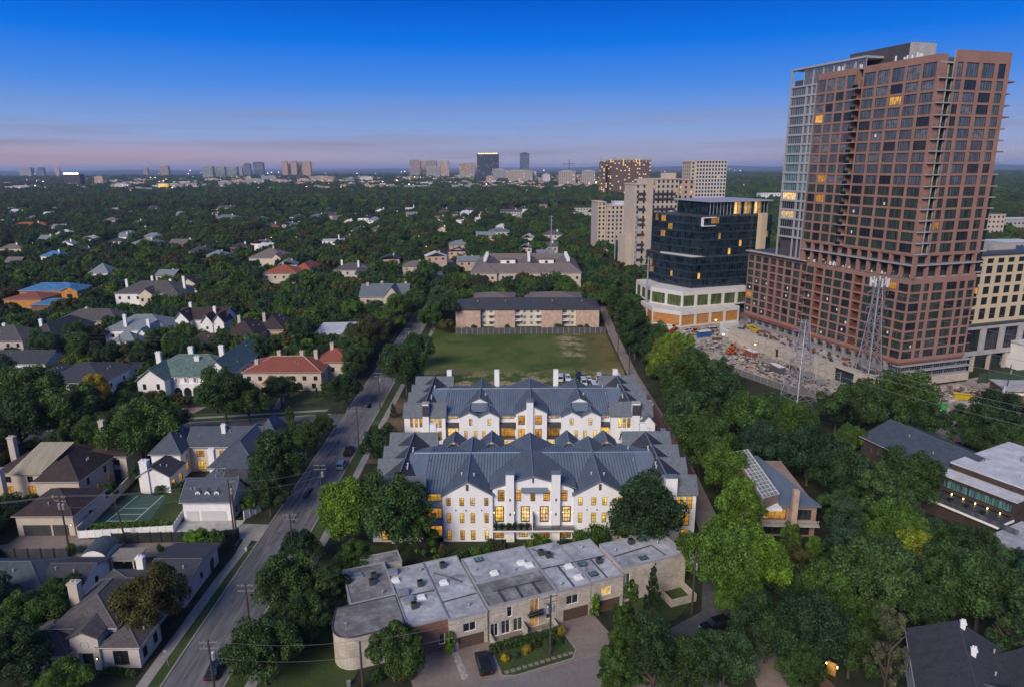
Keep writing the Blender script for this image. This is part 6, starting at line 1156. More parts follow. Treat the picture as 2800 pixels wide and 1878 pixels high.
r = MB(); roof(r, (-33, 33.5, -6.5, 15), 8.5, 'hip', 3.2, .8); r.build('roof', shingle_dk, t)
for x0, x1 in ((-33, -21.5), (-15, -5.5), (6.8, 16.4), (23, 33.5)): r = MB(); roof(r, (x0, x1, -8.5, 2), 8.5, 'hip', 2.0, .6); r.build('roof', shingle_dk, t)
for x0, x1 in ((-26, -6), (0, 28)): MB().box(x0, x1, 18, 38, 0, 7.8).build('rear_wing', brick_tan, t); r = MB(); roof(r, (x0, x1, 18, 38), 7.8, 'hip', 2.4, .8); r.build('roof', shingle_mauve, t)
for x in (-23, -10, 12, 26): vents(t, [(x, -2, 11.2)])
fb = mat('grey_fence_boards', (.075, .075, .08), .85, .2, .8)
t = thing('field_fence', 'tall dark grey board fence along the far side of the field', 'fence', (-25, 297.2, 0))
for i in range(28):
    MB().box(2.4 * i + .06, 2.4 * i + 2.34, -.04, .04, 0, 2.9).build('fence_panel', fb, t); MB().box(2.4 * i - .07, 2.4 * i + .07, -.09, .09, 0, 3.05).build('post', concrete, t)
for i, (x, y, r_, h) in enumerate(((-17, 300.5, 2.6, 3.6), (-20.5, 300.5, 1.6, 2.6), (-1, 301, 2.8, 3.4), (21.5, 301, 3, 4), (31, 301, 2.4, 3.2), (35, 301, 2.6, 3.4))): bush(x, y, r_, h, 'dark', ['second', 'first', 'third', 'fourth', 'fifth', 'sixth'][i] + ' shrub from the left against the tan brick bays', group='shrubs before the tan brick apartments')
t = house('apartment_building', 'apartment complex with mauve-brown roofs and rows of white chimneys', 10, 430, -1.0); foot(10, 447, 40, 32, 0, 6)
block(t, (-35, 33, -9, 6), 8.6, 'hip', 4.6, beige, shingle_mauve, {'S': [(12, 5, 1.4, 1.7, None, 2, 2), (12, 1.5, 1.4, 1.7, None, 2, 2)]})
for x0, x1 in ((-35, -19), (-6, 8), (19, 33)):
    block(t, (x0, x1, -11, 46), 8.8, 'hip', 5.4, beige, shingle_mauve, {'S': [(3, 5, 1.4, 1.7, None, 2, 2)]}); xc = (x0 + x1) / 2
    for j in range(7): chimney(t, xc, 3 + 5.2 * j, 9, 16.4, 1.6, 1.3, white)
block(t, (-35, 33, 38, 52), 8.8, 'hip', 5, beige, shingle_mauve, {})
for x in (-13, 13): block(t, (x - 5, x + 5, 32, 38), 11.5, 'flat', 0, white, shingle_mauve, {'S': [(1, 9, 2, 1.7, None, 2, 2)]})

# ================================================================ modern houses and offices right of the alley
t = house('house', 'brown modern house with sloping glass roof and tall chimney among the trees', 55, 135, -3, cat='house'); foot(55, 137, 9, 16, 0, 6)
MB().prism([(-5.6, -13.4), (-5.15, -13.4), (-5.15, 9.6), (-5.6, 9.6)], 0, 9.4).build('wall', pinkbrick, t)
mb = MB(); wall_windows(mb, t, (-5.1, -11), (1, 0), 11.4, 0, 6.6, [(3.2, .4, 4.2, 2.3, g_dark, 4, 1), (3.2, 3.7, 4.6, 2.2, lit_d, 4, 1), (8.6, .3, 3.6, 2.6, g_dark, 3, 1), (8.6, 3.7, 3.6, 2.2, g_dark, 3, 1)]); mb.box(-5.0, 6.3, -10.7, 11, 0, 6.6); mb.build('wall', pinkbrick, t)
r = MB().prism([(-1.2, -11.5), (7, -11.4), (1.5, 13), (-1.2, 13)], 6.6, 7.0); r.build('roof', metal_roof, t); MB().prism([(-5.1, -12.4), (-1.0, -12.4), (-1.0, -10), (-5.1, -10)], 6.2, 6.8).build('roof_edge', white2, t)
gp = mat('pale_skylight_glass', (.26, .28, .225), .25, .2, .5, spec=.6, fine=.15, fscale=1.0)
SKQ = lambda u, k: (-5.1 + 4.1 * u, -13.2 + 3.4 * u + 22.4 * k, 9.35 - .75 * u)
o = MB().poly([SKQ(0, 0), SKQ(1, 0), SKQ(1, 1), SKQ(0, 1)]).build('glass_roof', gp, t); br_ = MB()
for i in range(15): q = [SKQ(0, i / 14), SKQ(1, i / 14)]; br_.tube((*q[0][:2], q[0][2] + .05), (*q[1][:2], q[1][2] + .05), .05, .05, 4)
for u in (0, .25, .5, .75, 1): q = [SKQ(u, 0), SKQ(u, 1)]; br_.tube((*q[0][:2], q[0][2] + .06), (*q[1][:2], q[1][2] + .06), .12 if u in (0, 1) else .045, None, 4)
br_.build('glazing_bar', trim_w, o)
mb = MB()
for (u0, k0), (u1, k1) in (((0, 0), (1, 0)), ((1, 0), (1, 1)), ((1, 1), (0, 1)), ((0, 1), (0, 0))): a, b2 = SKQ(u0, k0), SKQ(u1, k1); mb.poly([(*a[:2], 6.5), (*b2[:2], 6.5), (b2[0], b2[1], b2[2] - .05), (a[0], a[1], a[2] - .05)])
mb.build('clerestory', pinkbrick, t)
MB().box(.5, 1.6, -13.6, -12.6, 0, 11.2).build('chimney', brick_tan, t); MB().box(-4.8, 6.4, -13, -11.1, 3.1, 3.4).build('deck', concrete, t); railing('deck_railing', t, -4.7, 6.3, -12.9, 3.4, 1.0, concrete_tan, .3); sconce(t, -4.6, -11.1, 5.2)
t = house('office_building', 'long dark brown building with slate gable roof right of the trees', 102, 152, -72, cat='building'); foot(102, 152, 13, 14, 0, 0); foot(90, 147, 7, 13)
block(t, (-12, 12.5, -11, 6.5), 6.4, 'gx', 3.4, brick_dk, slate_dk, {'S': [(12, 3.4, 1.0, 1.5, g_slate, 1, 1)], 'W': [(3, 3.4, 1, 1.5, None, 1, 1)], 'E': [(3, 3.4, 1, 1.5, None, 1, 1)]})
t = house('office_building', 'dark modern office with flat pale roof and glass terrace at the right edge', 99, 131.5, -62, cat='office'); foot(100, 128, 16, 14)
mb = MB(); wall_windows(mb, t, (-7.4, -2.4), (1, 0), 15, 0, 7.3, [(7.5, 4.6, 13.6, 1.9, g_teal, 8, 1, frame_bl), (7.5, 1.6, 13.6, 2.3, g_dark, 9, 1, frame_bl)]); mb.box(-7.3, 7.5, -2.1, 18, 0, 7.3); mb.build('wall', brick_dk, t)
MB().box(-7.7, 7.9, -2.9, 1.2, 7.3, 7.65).build('roof', white_roof, t); mb = MB(); wall_windows(mb, t, (7.6, -2.3), (0, 1), 20, 0, 7.4, [(1.8, 4.4, 2.0, 2, g_teal, 1, 1), (1.8, .8, 1.8, 2.0, lit_d, 1, 1), (8, 4.4, 2.4, 2, g_dark, 1, 1), (8, .9, 2.4, 2, lit_d, 1, 1)]); mb.build('wall', brick_dk, t)
MB().box(-7.4, 7.6, 1.25, 24, 7.3, 9.0).build('upper_wall', brick_dk, t); MB().box(-7.7, 7.9, 1.0, 24.3, 9.0, 9.35).build('roof', white_roof, t); vents(t, [(-4, 8, 9.3), (2, 12, 9.3), (4, 6, 9.3)]); MB().box(0, 3, 14, 17, 9.3, 10.8).build('roof_plant', metal_g, t)
MB().box(-9, 7.8, -8.4, -2.45, 3.1, 3.55).build('terrace_slab', white2, t); MB().box(-8.8, 7.6, -8.2, -2.5, 3.55, 3.6).build('terrace_floor', metal_dg, t); MB().box(-8, 7, -7.6, -2.6, 0, 3.1).build('terrace_base', brick_dk, t)
for k in range(5): x = -8.6 + 4 * k; MB().box(x, x + 3.9, -8.3, -8.25, 3.6, 4.6).build('glass_balustrade', g_slate, t)
for k in range(4):
    o = MB().tube((-6 + 3.2 * k, -6, 4.3), (-6 + 3.2 * k, -6, 4.36), .6, .6, 10).tube((-6 + 3.2 * k, -6, 3.6), (-6 + 3.2 * k, -6, 4.3), .06, .06, 6).build('terrace_table', frame_bl, None); o.parent = t
for k in range(5): MB().tube((-4.4 + 2.4 * k, -2.75, 3.75), (-4.4 + 2.4 * k, -2.75, 4.0), .11, .11, 8).build('wall_lamp', lamp_w, t)
t = house('annex_building', 'low grey flat-roofed annex cut by the right edge below the office', 98, 114.5, -62, cat='building'); foot(98, 113, 9, 8)
MB().box(-6, 8, -4, 8, 0, 2.8).build('wall', brick_tan, t); MB().box(-6.3, 8.3, -4.3, 8.3, 2.8, 3.1).build('roof', roof_membrane, t); vents(t, [(0, 2, 3.1)])
t = house('house', 'white-walled house with charcoal hip roofs in the lower right corner', 60, 78, -24, cat='house'); foot(61, 79, 11, 10, 0, 3)
block(t, (-5, 6.5, -6, 8), 5.4, 'gy', 3.2, white, shingle_dk, {'S': [(1, 2.6, 1.2, 1.6, None, 2, 2)], 'W': [(2, 1.0, 1.5, 2.6, lit_d, 2, 3), ]}); block(t, (-3, 12, -9, 1), 5.2, 'hip', 2.8, white, shingle_dk, {'W': [(1, 1, 1.2, 1.8, None, 2, 2)]}); block(t, (5, 12, -2, 6), 5.0, 'gy', 3.0, white, shingle_dk)
for x, y, z in ((1.2, 7.2, 9.6), (1.6, 1.5, 9.4), (9.5, -3, 8.6)): chimney(t, x, y, 5, z, .6, .6)
t = house('shop_building', 'low brown brick building with white fascia at the right edge', 168, 203, -12, cat='building'); foot(168, 203, 15, 8)
MB().box(-14, 20, -5, 6, 0, 4.6).build('wall', brick_red, t); MB().box(-14.4, 20, -5.4, -5.02, 3.4, 4.1).build('fascia', white2, t); MB().box(-14.3, 20, -5.3, 6.2, 4.6, 5.0).build('roof', roof_membrane, t); MB().box(-14.9, -14.35, -4.9, -4.2, 0, 6.4).build('sign_pylon', mat('blue_white_sign', (.12, .3, .55), .5, .5, 1.2, c2=(.7, .75, .8)), t)
t = house('warehouse', 'white box building behind the parked dark cars at the right edge', 196, 238, 10, cat='building'); foot(196, 240, 14, 10); MB().box(-12, 16, -3, 12, 0, 9.5).build('wall', white, t); MB().box(-12.3, 16.3, -3.3, 12.3, 9.5, 10).build('roof', white_roof, t); window(t, (-12, -3), (1, 0), 2.4, 2.6, 2.4, 2.2, 2, 2, frame_bl, g_dark, .1, True, -.06)
# blocks far right behind the tower
for px0, px1, py, Y, hh, wm, rm, lb, fl in ((2690, 2752, 587, 420, 24, cream_tower_m, shingle_gr, 'cream five-storey apartment block behind the tower at the right edge', 5), (2748, 2830, 600, 460, 15, concrete, white_roof, 'flat white-roofed block right of the cream five-storey one', 2), (2688, 2840, 664, 330, 16, concrete, white_roof, 'low building with white roof sheets behind the parking deck', 3), (2080, 2140, 530, 760, 24, white2, white_roof, 'white office block between the black glass building and the tower', 5), (1515, 1600, 535, 900, 10, concrete, white_roof, 'low grey concrete block under the dark lit tower', 2), (1560, 1660, 570, 700, 9, greige, shingle_gr, 'long grey flat building left of the cream mid-rise', 2), (1570, 1650, 585, 560, 7, cream, white_roof, 'low tan building left of the cream mid-rise', 1)):
    Y = gnd((px0 + px1) / 2, py, hh)[1]; x0, z1 = at(px0, py, Y); x1, _ = at(px1, py, Y); z1 = hh; t = house('apartment_building', lb, (x0 + x1) / 2, Y, 4, cat='building'); w = (x1 - x0) / 2; foot((x0 + x1) / 2, Y + 8, w + 3, 12, 0, 40)
    plain_tower(t, (-w, w, 0, 18), 0, z1, wm, fl, {'S': (max(3, int(w / 2.2)), 2.0, min(2.0, z1 / fl * .5)), 'W': (3, 2, 1.6)}, g_dark, 'SW', .06); MB().box(-w - .5, w + .5, -.5, 18.5, z1 + .4, z1 + .7).build('roof', rm, t)
# ================================================================ vehicles
paint = {k: mat('car_paint_' + k, c, .28, .03, 1, spec=.6, metal=.2) for k, c in dict(black=(.008, .009, .011), white=(.62, .63, .65), blue=(.18, .27, .36), grey=(.10, .105, .11), orange=(.45, .10, .02), yellow=(.55, .40, .02), dblue=(.03, .10, .32), green=(.04, .36, .06), dark=(.015, .017, .02)).items()}
tyre = mat('tyre', (.012, .012, .012), .9, .1, 3); rim_m = mat('rim', (.3, .3, .32), .35, .1, 3, metal=.7); red_l = mat('tail_light', (.25, .01, .01), .3, .1, 1); head_l = mat('head_light', (.6, .6, .62), .2, .05, 1, spec=.6)
CARM = {}
def car_meshes(kind):
    if kind in CARM: return CARM[kind]
    L_, w, hb, hr = dict(suv=(4.9, 1.95, 1.05, 1.78), pickup=(5.7, 2.0, 1.08, 1.86), sedan=(4.6, 1.82, .88, 1.44), van=(5.4, 2.05, 1.2, 2.3))[kind]; l = L_ / 2
    prof = [(-l, .38), (-l, hb * .9), (-l + .12, hb), (l - 1.25, hb), (l - .25, hb * .86), (l, hb * .66), (l, .36), (l - .3, .26), (-l + .3, .26)]
    def extr(pr, wf, m=0):
        mb = MB(); n = len(pr); v = [(x, -wf(x, z), z) for x, z in pr] + [(x, wf(x, z), z) for x, z in pr]; mb.v = v
        mb.f = [tuple(range(n)), tuple(range(2 * n - 1, n - 1, -1))] + [(j, i, n + i, n + j) for i, j in ((i, (i + 1) % n) for i in range(n))]; mb.m = [0] * len(mb.f); return mb
    body = extr(prof[::-1], lambda x, z: w / 2 - .05 * (z > hb * .95) - .06 * (abs(x) > l - .1))
    c0, c1, r0, r1 = dict(suv=(-l + .08, l - 1.35, -l + .32, l - 2.05), pickup=(-.55, l - 1.4, -.35, l - 2.15), sedan=(-l + .55, l - 1.2, -l + 1.25, l - 1.95), van=(-l + .05, l - .85, -l + .1, l - 1.5))[kind]
    tp = lambda x, z: w / 2 - .07 - .17 * (z > hb + .1)
    cab = extr([(c0, hb), (r0, hr - .04), (r0 + .15, hr), (r1 - .15, hr), (r1, hr - .04), (c1, hb)], tp)
    gl = MB(); zc, zt = hb + .08, hr - .12
    for s in (-1, 1):
        y0, y1 = s * (w / 2 - .10), s * (w / 2 - .215); fx = lambda x0, x1, z: x0 + (x1 - x0) * (z - hb) / (hr - hb)
        xa, xb = fx(c0, r0, zc) + .15, fx(c1, r1, zc) - .15; ya, yb = fx(c0, r0, zt) + .15, fx(c1, r1, zt) - .15; m_ = (xa + xb) / 2
        q = [(xa, y0, zc), (m_ - .04, y0, zc), (m_ - .04, y1, zt), (ya, y1, zt)]; q2 = [(m_ + .04, y0, zc), (xb, y0, zc), (yb, y1, zt), (m_ + .04, y1, zt)]
        for p in (q, q2): gl.poly([(x, y + s * .035, z) for x, y, z in (p if s < 0 else p[::-1])])
    for (ca, ra, sg) in ((c1, r1, 1), (c0, r0, -1)):
        e = .03 * sg; xa, xb = ca + (ra - ca) * .12 + e, ca + (ra - ca) * .86 + e; q = [(xa, -w / 2 + .2, zc), (xa, w / 2 - .2, zc), (xb, w / 2 - .3, zt), (xb, -w / 2 + .3, zt)]; gl.poly(q if sg > 0 else q[::-1])
    wh = MB().tube((0, -.11, 0), (0, .11, 0), .36, .36, 14); ri = MB().tube((0, -.125, 0), (0, .125, 0), .22, .22, 8)
    bed = MB().box(-l + .15, -.7, -w / 2 + .15, w / 2 - .15, hb - .02, hb + .015) if kind == 'pickup' else None
    CARM[kind] = (body, cab, gl.mesh('windows', g_black), wh.mesh('tyre', tyre), ri.mesh('rim', rim_m), l, w, hb, {}, bed.mesh('cargo_bed', tyre) if bed else None); return CARM[kind]
def car(kind, colr, x, y, deg, label, group=None, name=None, z=.04):
    body, cab, gl, wh, ri, l, w, hb, cache, bed = car_meshes(kind); pm = paint[colr]
    if colr not in cache: cache[colr] = (body.mesh('body', pm), cab.mesh('cabin', pm))
    t = thing(name or dict(suv='parked_suv', pickup='pickup_truck', sedan='parked_car', van='parked_van')[kind], label, 'van' if kind == 'van' else 'pickup' if kind == 'pickup' else 'car', (x, y, z), deg, group)
    put('body', cache[colr][0], t); c = put('cabin', cache[colr][1], t); put('windows', gl, c)
    if bed: put('cargo_bed', bed, t)
    for sx in (-1, 1):
        for sy in (-1, 1): o = put('wheel', wh, t, (sx * (l - .92), sy * (w / 2 - .12), .36)); put('rim', ri, o)
    for sy in (-1, 1):
        MB().box(-l - .015, -l + .02, sy * (w / 2 - .25) - .14, sy * (w / 2 - .25) + .14, hb * .62, hb * .86).build('tail_light', red_l, t); MB().box(l - .06, l + .015, sy * (w / 2 - .28) - .18, sy * (w / 2 - .28) + .18, hb * .48, hb * .64).build('headlight', head_l, t)
    foot(x, y, 2.6, 2.6); return t
car('suv', 'black', -4.5, 87.1, 104, 'glossy black sport utility vehicle on the townhouse drive', z=.06)
car('pickup', 'black', -43.0, 166.6, 92, 'black pickup parked at the kerb behind the light blue vehicle')
car('suv', 'blue', -42.8, 158.0, 91, 'light blue-grey sport utility vehicle parked on the street')
car('sedan', 'white', -43.0, 120.6, 271, 'white car parked at the street kerb near the corner trees')
car('sedan', 'dark', -44.3, 86.2, 91, 'dark car parked low on the street at the bottom edge')
car('suv', 'black', 32.6, 95.4, 200, 'dark vehicle parked on the shaded turning circle beside the lawn', z=.06)
car('suv', 'white', 41.8, 178.0, 88, 'white vehicle in the brick alley beside the rear white building', z=.08); car('sedan', 'white', 43.0, 203.0, 95, 'white car farther up the brick alley by the white hoarding', z=.08)
rc_ = random.Random(12)
YL = ['first vehicle from the left in the back row of the crowded yard', 'second vehicle from the left in the back row of the crowded yard', 'third vehicle from the left in the back row of the crowded yard', 'fourth vehicle from the left in the back row of the crowded yard', 'fifth vehicle from the left in the back row of the crowded yard', 'sixth vehicle from the left in the back row of the crowded yard', 'second vehicle from the left in the middle row of the crowded yard', 'third vehicle from the left in the middle row of the crowded yard', 'fourth vehicle from the left in the middle row of the crowded yard', 'last vehicle at the right of the middle row of the crowded yard', 'left vehicle of the front pair in the crowded yard', 'right vehicle of the front pair in the crowded yard', 'last vehicle at the right of the back row of the crowded yard', 'first vehicle from the left in the middle row of the crowded yard']
for i, (x, y) in enumerate([(17, 228.5), (19.5, 229), (23.5, 229.4), (26.8, 229), (30.5, 229.5), (33.8, 229.5), (24.5, 223.5), (28, 224.3), (31, 223.8), (34.2, 224.6), (27.5, 219), (31.8, 219.4), (36.8, 229.4), (21, 224.5)]):
    car(['van', 'suv', 'van', 'sedan'][i % 4], ['white', 'white', 'black', 'white', 'white', 'grey'][i % 6], x, y, rc_.choice([88, 95, 270, 84]), YL[i], 'vehicles in the yard behind the white buildings', z=.09)
for i in range(4): car('suv', 'black' if i != 2 else 'dark', 184 + 3.0 * i, 232.6 - .6 * i, 100, NTH[i] + ' black vehicle from the left before the white box building', 'black cars before the white box building', z=.08)
# ================================================================ fences and walls of the gardens
def fence(label, pts, h, pw, pm, postm, name='fence', th=.06, z=0.):
    x0, y0 = pts[0]; t = thing(name, label, 'fence', (x0, y0, z))
    for (ax, ay), (bx2, by2) in zip(pts, pts[1:]):
        ln_ = math.hypot(bx2 - ax, by2 - ay); n = max(1, round(ln_ / pw)); a = math.atan2(by2 - ay, bx2 - ax); st = ln_ / n; key = MB().box(.05, st - .05, -th / 2, th / 2, .05, h).mesh('fence_panel', pm); pk = MB().box(-.09, .09, -.09, .09, 0, h + .12).mesh('fence_post', postm)
        for i in range(n):
            q = (ax - x0 + math.cos(a) * st * i, ay - y0 + math.sin(a) * st * i, 0); put('fence_panel', key, t, q, a); put('fence_post', pk, t, q, a)
    return t
fence('white panelled garden fence around the sport court', [(-88, 124.4), (-69.9, 126.4), (-71.0, 134.6)], 1.7, 1.5, white2, white2, 'garden_fence')
fence('long pale garden wall left of the sport court', [(-88.6, 125), (-90.3, 144), (-91.8, 158)], 2.2, 4.5, concrete_tan, concrete_tan, 'garden_wall', .3)
fence('dark green board fence behind the grey corner house', [(-80, 122.3), (-72.5, 122.6), (-59.9, 122.9), (-55.4, 124.0), (-56.3, 116.2), (-55.9, 112)], 2.3, 2.2, mat('dark_green_fence', (.022, .028, .024), .8, .2, 1), frame_bl, 'board_fence')
fence('dark board fence along the alley left of the tall pole', [(-108, 116.7), (-85.6, 117.0)], 2.2, 2.4, mat('charcoal_fence', (.05, .052, .058), .8, .2, 1), frame_bl, 'board_fence'); fence('tan board fence beside the small shed', [(-76.0, 119.5), (-75.4, 104.5)], 2.0, 2.4, mat('tan_fence', (.16, .125, .10), .85, .2, 1), pole_m, 'board_fence')
fence('white gate panels at the garage drive corner', [(-57.2, 131.6), (-55.0, 135.5)], 1.9, 1.4, white2, white2, 'garden_gate'); fence('white construction hoarding along the brick alley', [(47.6, 184), (49.2, 202)], 3.0, 3.0, white2, metal_g, 'hoarding')
fence('green construction fence beside the tower', [tl(33, -3), tl(64, -6)], 3.6, 3.0, mat('green_mesh', (.035, .075, .04), .8, .15, .6), metal_dg, 'construction_fence'); fence('low white wall rising beside the rear white building', [(-29.6, 166), (-29.8, 176)], 1.6, 2.5, white, white, 'garden_wall', .25)
hedge('hedge', [(-87.0, 127.6), (-72, 128.6)], 1.1, 1.3, 'mid', 'leafy hedge inside the white court fence', 8); hedge('hedge', [(-82, 143.9), (-76, 146.6)], 1.3, 1.5, 'dark', 'dark clipped shrubs before the white pavilion', 9); hedge('hedge', [(-60.5, 86.2), (-56.2, 85.6)], 1.2, 1.0, 'dark', 'low dark hedge under the big front window', 10)
# ================================================================ utility poles and wires
arm_m = mat('weathered_arm', (.20, .185, .17), .85, .2, 2); ins_m = mat('porcelain', (.36, .36, .36), .4, .1, 2)
def pole(x, y, h, arms, label, transf=0, lamp=False, rz=0., lean=0.):
    t = thing('utility_pole', label, 'utility pole', (x, y, 0), rz); MB().tube((0, 0, 0), (lean, 0, h), .19, .13, 8).build('post', pole_m, t)
    for k in range(arms):
        z = h - .35 - .9 * k; o = MB().box(-1.2 + lean, 1.2 + lean, -.06, .06, z - .06, z + .06).build('crossarm', arm_m, t)
        for q in (-1.15, -.55, .55, 1.15): MB().tube((q + lean, 0, z + .06), (q + lean, 0, z + .26), .045, .035, 6).build('insulator', ins_m, o)
    for k in range(transf): s = (-1) ** k * .42; MB().tube((s, .1, h - 3.0), (s, .1, h - 1.9), .3, .3, 9).tube((s, .1, h - 1.9), (s, .1, h - 1.75), .3, .12, 9).build('transformer', metal_g, t)
    if lamp: o = MB().path([(0, 0, h - 2), (-.9, 0, h - 1.4), (-1.8, 0, h - 1.35)], .05).build('lamp_arm', metal_g, t); MB().box(-2.3, -1.7, -.14, .14, h - 1.45, h - 1.3).build('lamp_head', metal_w, o)
    foot(x, y, .8, .8); return t
SP = [(-40.4, 77.6, 12.2, 'pole standing at the kerb by the dark car at the bottom edge', 1), (-40.4, 90.6, 12.0, 'pole with a single arm beside the big kerbside tree', 0), (-40.5, 112.2, 12.0, 'pole rising behind the parked white car', 0), (-40.7, 133, 12.2, 'pole with a transformer below the light blue car', 1), (-40.9, 169.2, 12.0, 'pole just beyond the black pickup', 0), (-40.7, 198.6, 12.4, 'tall pole opposite the red-roofed house', 1), (-40.6, 258, 12.0, 'distant pole beside the far end of the field', 1)]
for x, y, h, lb, tr in SP: pole(x, y, h, 2, 'wooden utility ' + lb, tr, rz=2)
pole(-85.7, 117.8, 13.0, 2, 'tall alley utility pole left of the shed with transformers', 2, rz=-8); pole(-78.2, 123.6, 8.6, 0, 'bare leaning alley pole behind the shed', 0, lean=-.9); pole(-56.6, 124.6, 12.6, 1, 'thin utility pole before the white garage doors', 1, rz=5); pole(-57.6, 127.9, 10.0, 0, 'second thin pole close to the garage drive', 0); pole(-89.8, 126.1, 6.6, 0, 'short dark post before the tan garage', 0)
pole(29.8, 99.2, 11.2, 2, 'utility pole with transformer at the right townhouse lawn', 1, rz=30); pole(5.6, 89.4, 10.6, 2, 'dark utility pole standing in the planting bed', 2, rz=24); pole(-21.6, 82.4, 8.2, 0, 'bare grey pole at the bottom edge left of the townhouse', 0)
pole(-148.5, 251, 12, 1, 'pole before the dormered slate house', 1); pole(-168, 255, 12, 1, 'pole with transformer behind the low white house', 1)
for x, y, lb in ((45.1, 312, 'beyond the field fence corner'), (41.6, 259, 'halfway along the field'), (41.9, 234.5, 'near the crowded yard'), (51, 239.6, 'at the edge of the right wood')): pole(x, y, 11, 0, 'slender bare pole by the alley ' + lb, 0)
pole(118.8, 179.8, 11, 0, 'dark pole at the entrance of the construction lot', 0, lean=.8); pole(155.9, 204.6, 12, 0, 'dark pole before the low brown brick building', 1); pole(162.5, 222.8, 10, 0, 'dark pole at the tan parking lot', 0)
def wires(label, lines, r=.021, n=10, sag=.9):
    mb = MB()
    for a, b2 in lines:
        pts = []
        for i in range(n + 1): k = i / n; pts.append((a[0] + (b2[0] - a[0]) * k, a[1] + (b2[1] - a[1]) * k, a[2] + (b2[2] - a[2]) * k - 4 * sag * k * (1 - k)))
        mb.path(pts, r, 4)
    return tag(mb.build('power_line', wire_m), label, 'wires')
ln_ = []
for (a, b2) in zip(SP, SP[1:]):
    for q in (-1.1, .0, 1.1): ln_.append(((a[0] + q, a[1], a[2] + (0 if q else .2)), (b2[0] + q, b2[1], b2[2] + (0 if q else .2))))
    ln_.append(((a[0], a[1], a[2] - 2.6), (b2[0], b2[1], b2[2] - 2.6)))
wires('thin power lines strung along the street poles', ln_)
wires('power lines crossing the gardens from the alley pole to the street', [((-85.7 + q, 117.8, z), (-56.6 + q, 124.6, z - .6)) for q, z in ((-1, 12.8), (0, 13), (1, 12.8), (0, 10.4))] + [((-56.6, 124.6, z), (-40.7, 133, z - 1)) for z in (12.2, 10.4)] + [((-85.7 + q, 117.8, 12.8), (-150 + q, 108, 12)) for q in (-1, 0, 1)])
wires('power lines crossing from the bottom edge pole to the planting bed pole', [((-40.4, 77.6, z), (-21.6, 82.4, z - 3.8)) for z in (12.2, 9.6)] + [((-21.6, 82.4, 8.1), (5.6, 89.4, 10.4)), ((-21.6, 82.4, 6.1), (5.6, 89.4, 8.2))])
wires('power lines above the far roofs at left', [((-148.5, 251, 12 + z), (-230, 262, 12 + z)) for z in (0, -1.2)] + [((-148.5, 251, 12 + z), (-100, 246, 11.5 + z)) for z in (0, -1.2)])
def lattice(x, y, h, base, label, antenna, rz=20):
    t = thing('transmission_tower', label, 'pylon', (x, y, 0), rz); n = 9; hw = lambda z: (base / 2) * (1 - z / h) ** 1.25 + .75; zs = [h * (1 - (1 - i / n) ** 1.12) for i in range(n + 1)]
    C4 = [(-1, -1), (1, -1), (1, 1), (-1, 1)]
    for sx, sy in C4: MB().path([(sx * hw(z), sy * hw(z), z) for z in zs], .14, 5).build('leg', metal_g, t)
    for k in range(4):
        (ax, ay), (bx2, by2) = C4[k], C4[(k + 1) % 4]; mb = MB()
        for z0, z1 in zip(zs, zs[1:]):
            a, b2 = hw(z0), hw(z1); mb.tube((ax * a, ay * a, z0), (bx2 * b2, by2 * b2, z1), .07, .07, 4); mb.tube((bx2 * a, by2 * a, z0), (ax * b2, ay * b2, z1), .07, .07, 4); mb.tube((ax * b2, ay * b2, z1), (bx2 * b2, by2 * b2, z1), .07, .07, 4)
        mb.build('bracing', metal_g, t)
    for z in (h * .62, h * .76, h * .9):
        o = MB()
        for s in (-1, 1):
            for dy in (-.6, .6): o.tube((s * .7, dy, z), (s * 4.4, 0, z + .25), .09, .06, 4); o.tube((s * .7, dy, z + 1.3), (s * 4.4, 0, z + .3), .07, .05, 4)
            o.tube((s * 4.3, 0, z + .2), (s * 4.3, 0, z - 1.4), .09, .07, 5)
        o.build('crossarm', metal_g, t)
    if antenna:
        pf = MB()
        for k in range(8): a, c = k * .785, (k + 1) * .785; [pf.tube((2.6 * math.cos(a), 2.6 * math.sin(a), zz), (2.6 * math.cos(c), 2.6 * math.sin(c), zz), .08, .08, 4) for zz in (h - 1.2, h + .6)]; pf.tube((0, 0, h - 1.2), (2.6 * math.cos(a), 2.6 * math.sin(a), h - 1.2), .07, .07, 4)
        pf.build('antenna_platform', metal_g, t)
        for k in range(9): a = k * .698; MB().box(2.7 * math.cos(a) - .18, 2.7 * math.cos(a) + .18, 2.7 * math.sin(a) - .14, 2.7 * math.sin(a) + .14, h - 1.6, h + 1.1).build('antenna_panel', metal_w, t)
    foot(x, y, 5, 5, 0, 20); return t
lattice(83.2, 188.5, 30, 7.5, 'lattice transmission pylon standing among the trees left of the construction yard', False); lattice(119.2, 219.0, 36, 5.0, 'lattice mast with antenna panels before the tower corner', True)
tl_ = []
for z, q in ((18.6, -4), (18.6, 4), (22.8, -4), (22.8, 4), (27.2, 4)): tl_.append(((83.2 + q, 188.5, z), (150 + q * 1.2, 92 + q, z + 4)))
for z, q in ((22, -4), (27, 4), (32, 4)): tl_.append(((119.2 + q, 219, z), (190 + q, 118, z + 2)))
wires('long transmission lines sloping to the lower right over the dark roofs', tl_, .045, 14, 3.2)
wires('transmission lines between the two pylons and beyond', [((83.2 + q, 188.5, z), (119.2 + q, 219, z + 3)) for z, q in ((18.6, -4), (22.8, 4), (27.2, 4))] + [((83.2 + q, 188.5, z), (58 + q, 330, z + 4)) for z, q in ((18.6, -4), (22.8, 4))], .04, 10, 2.0)
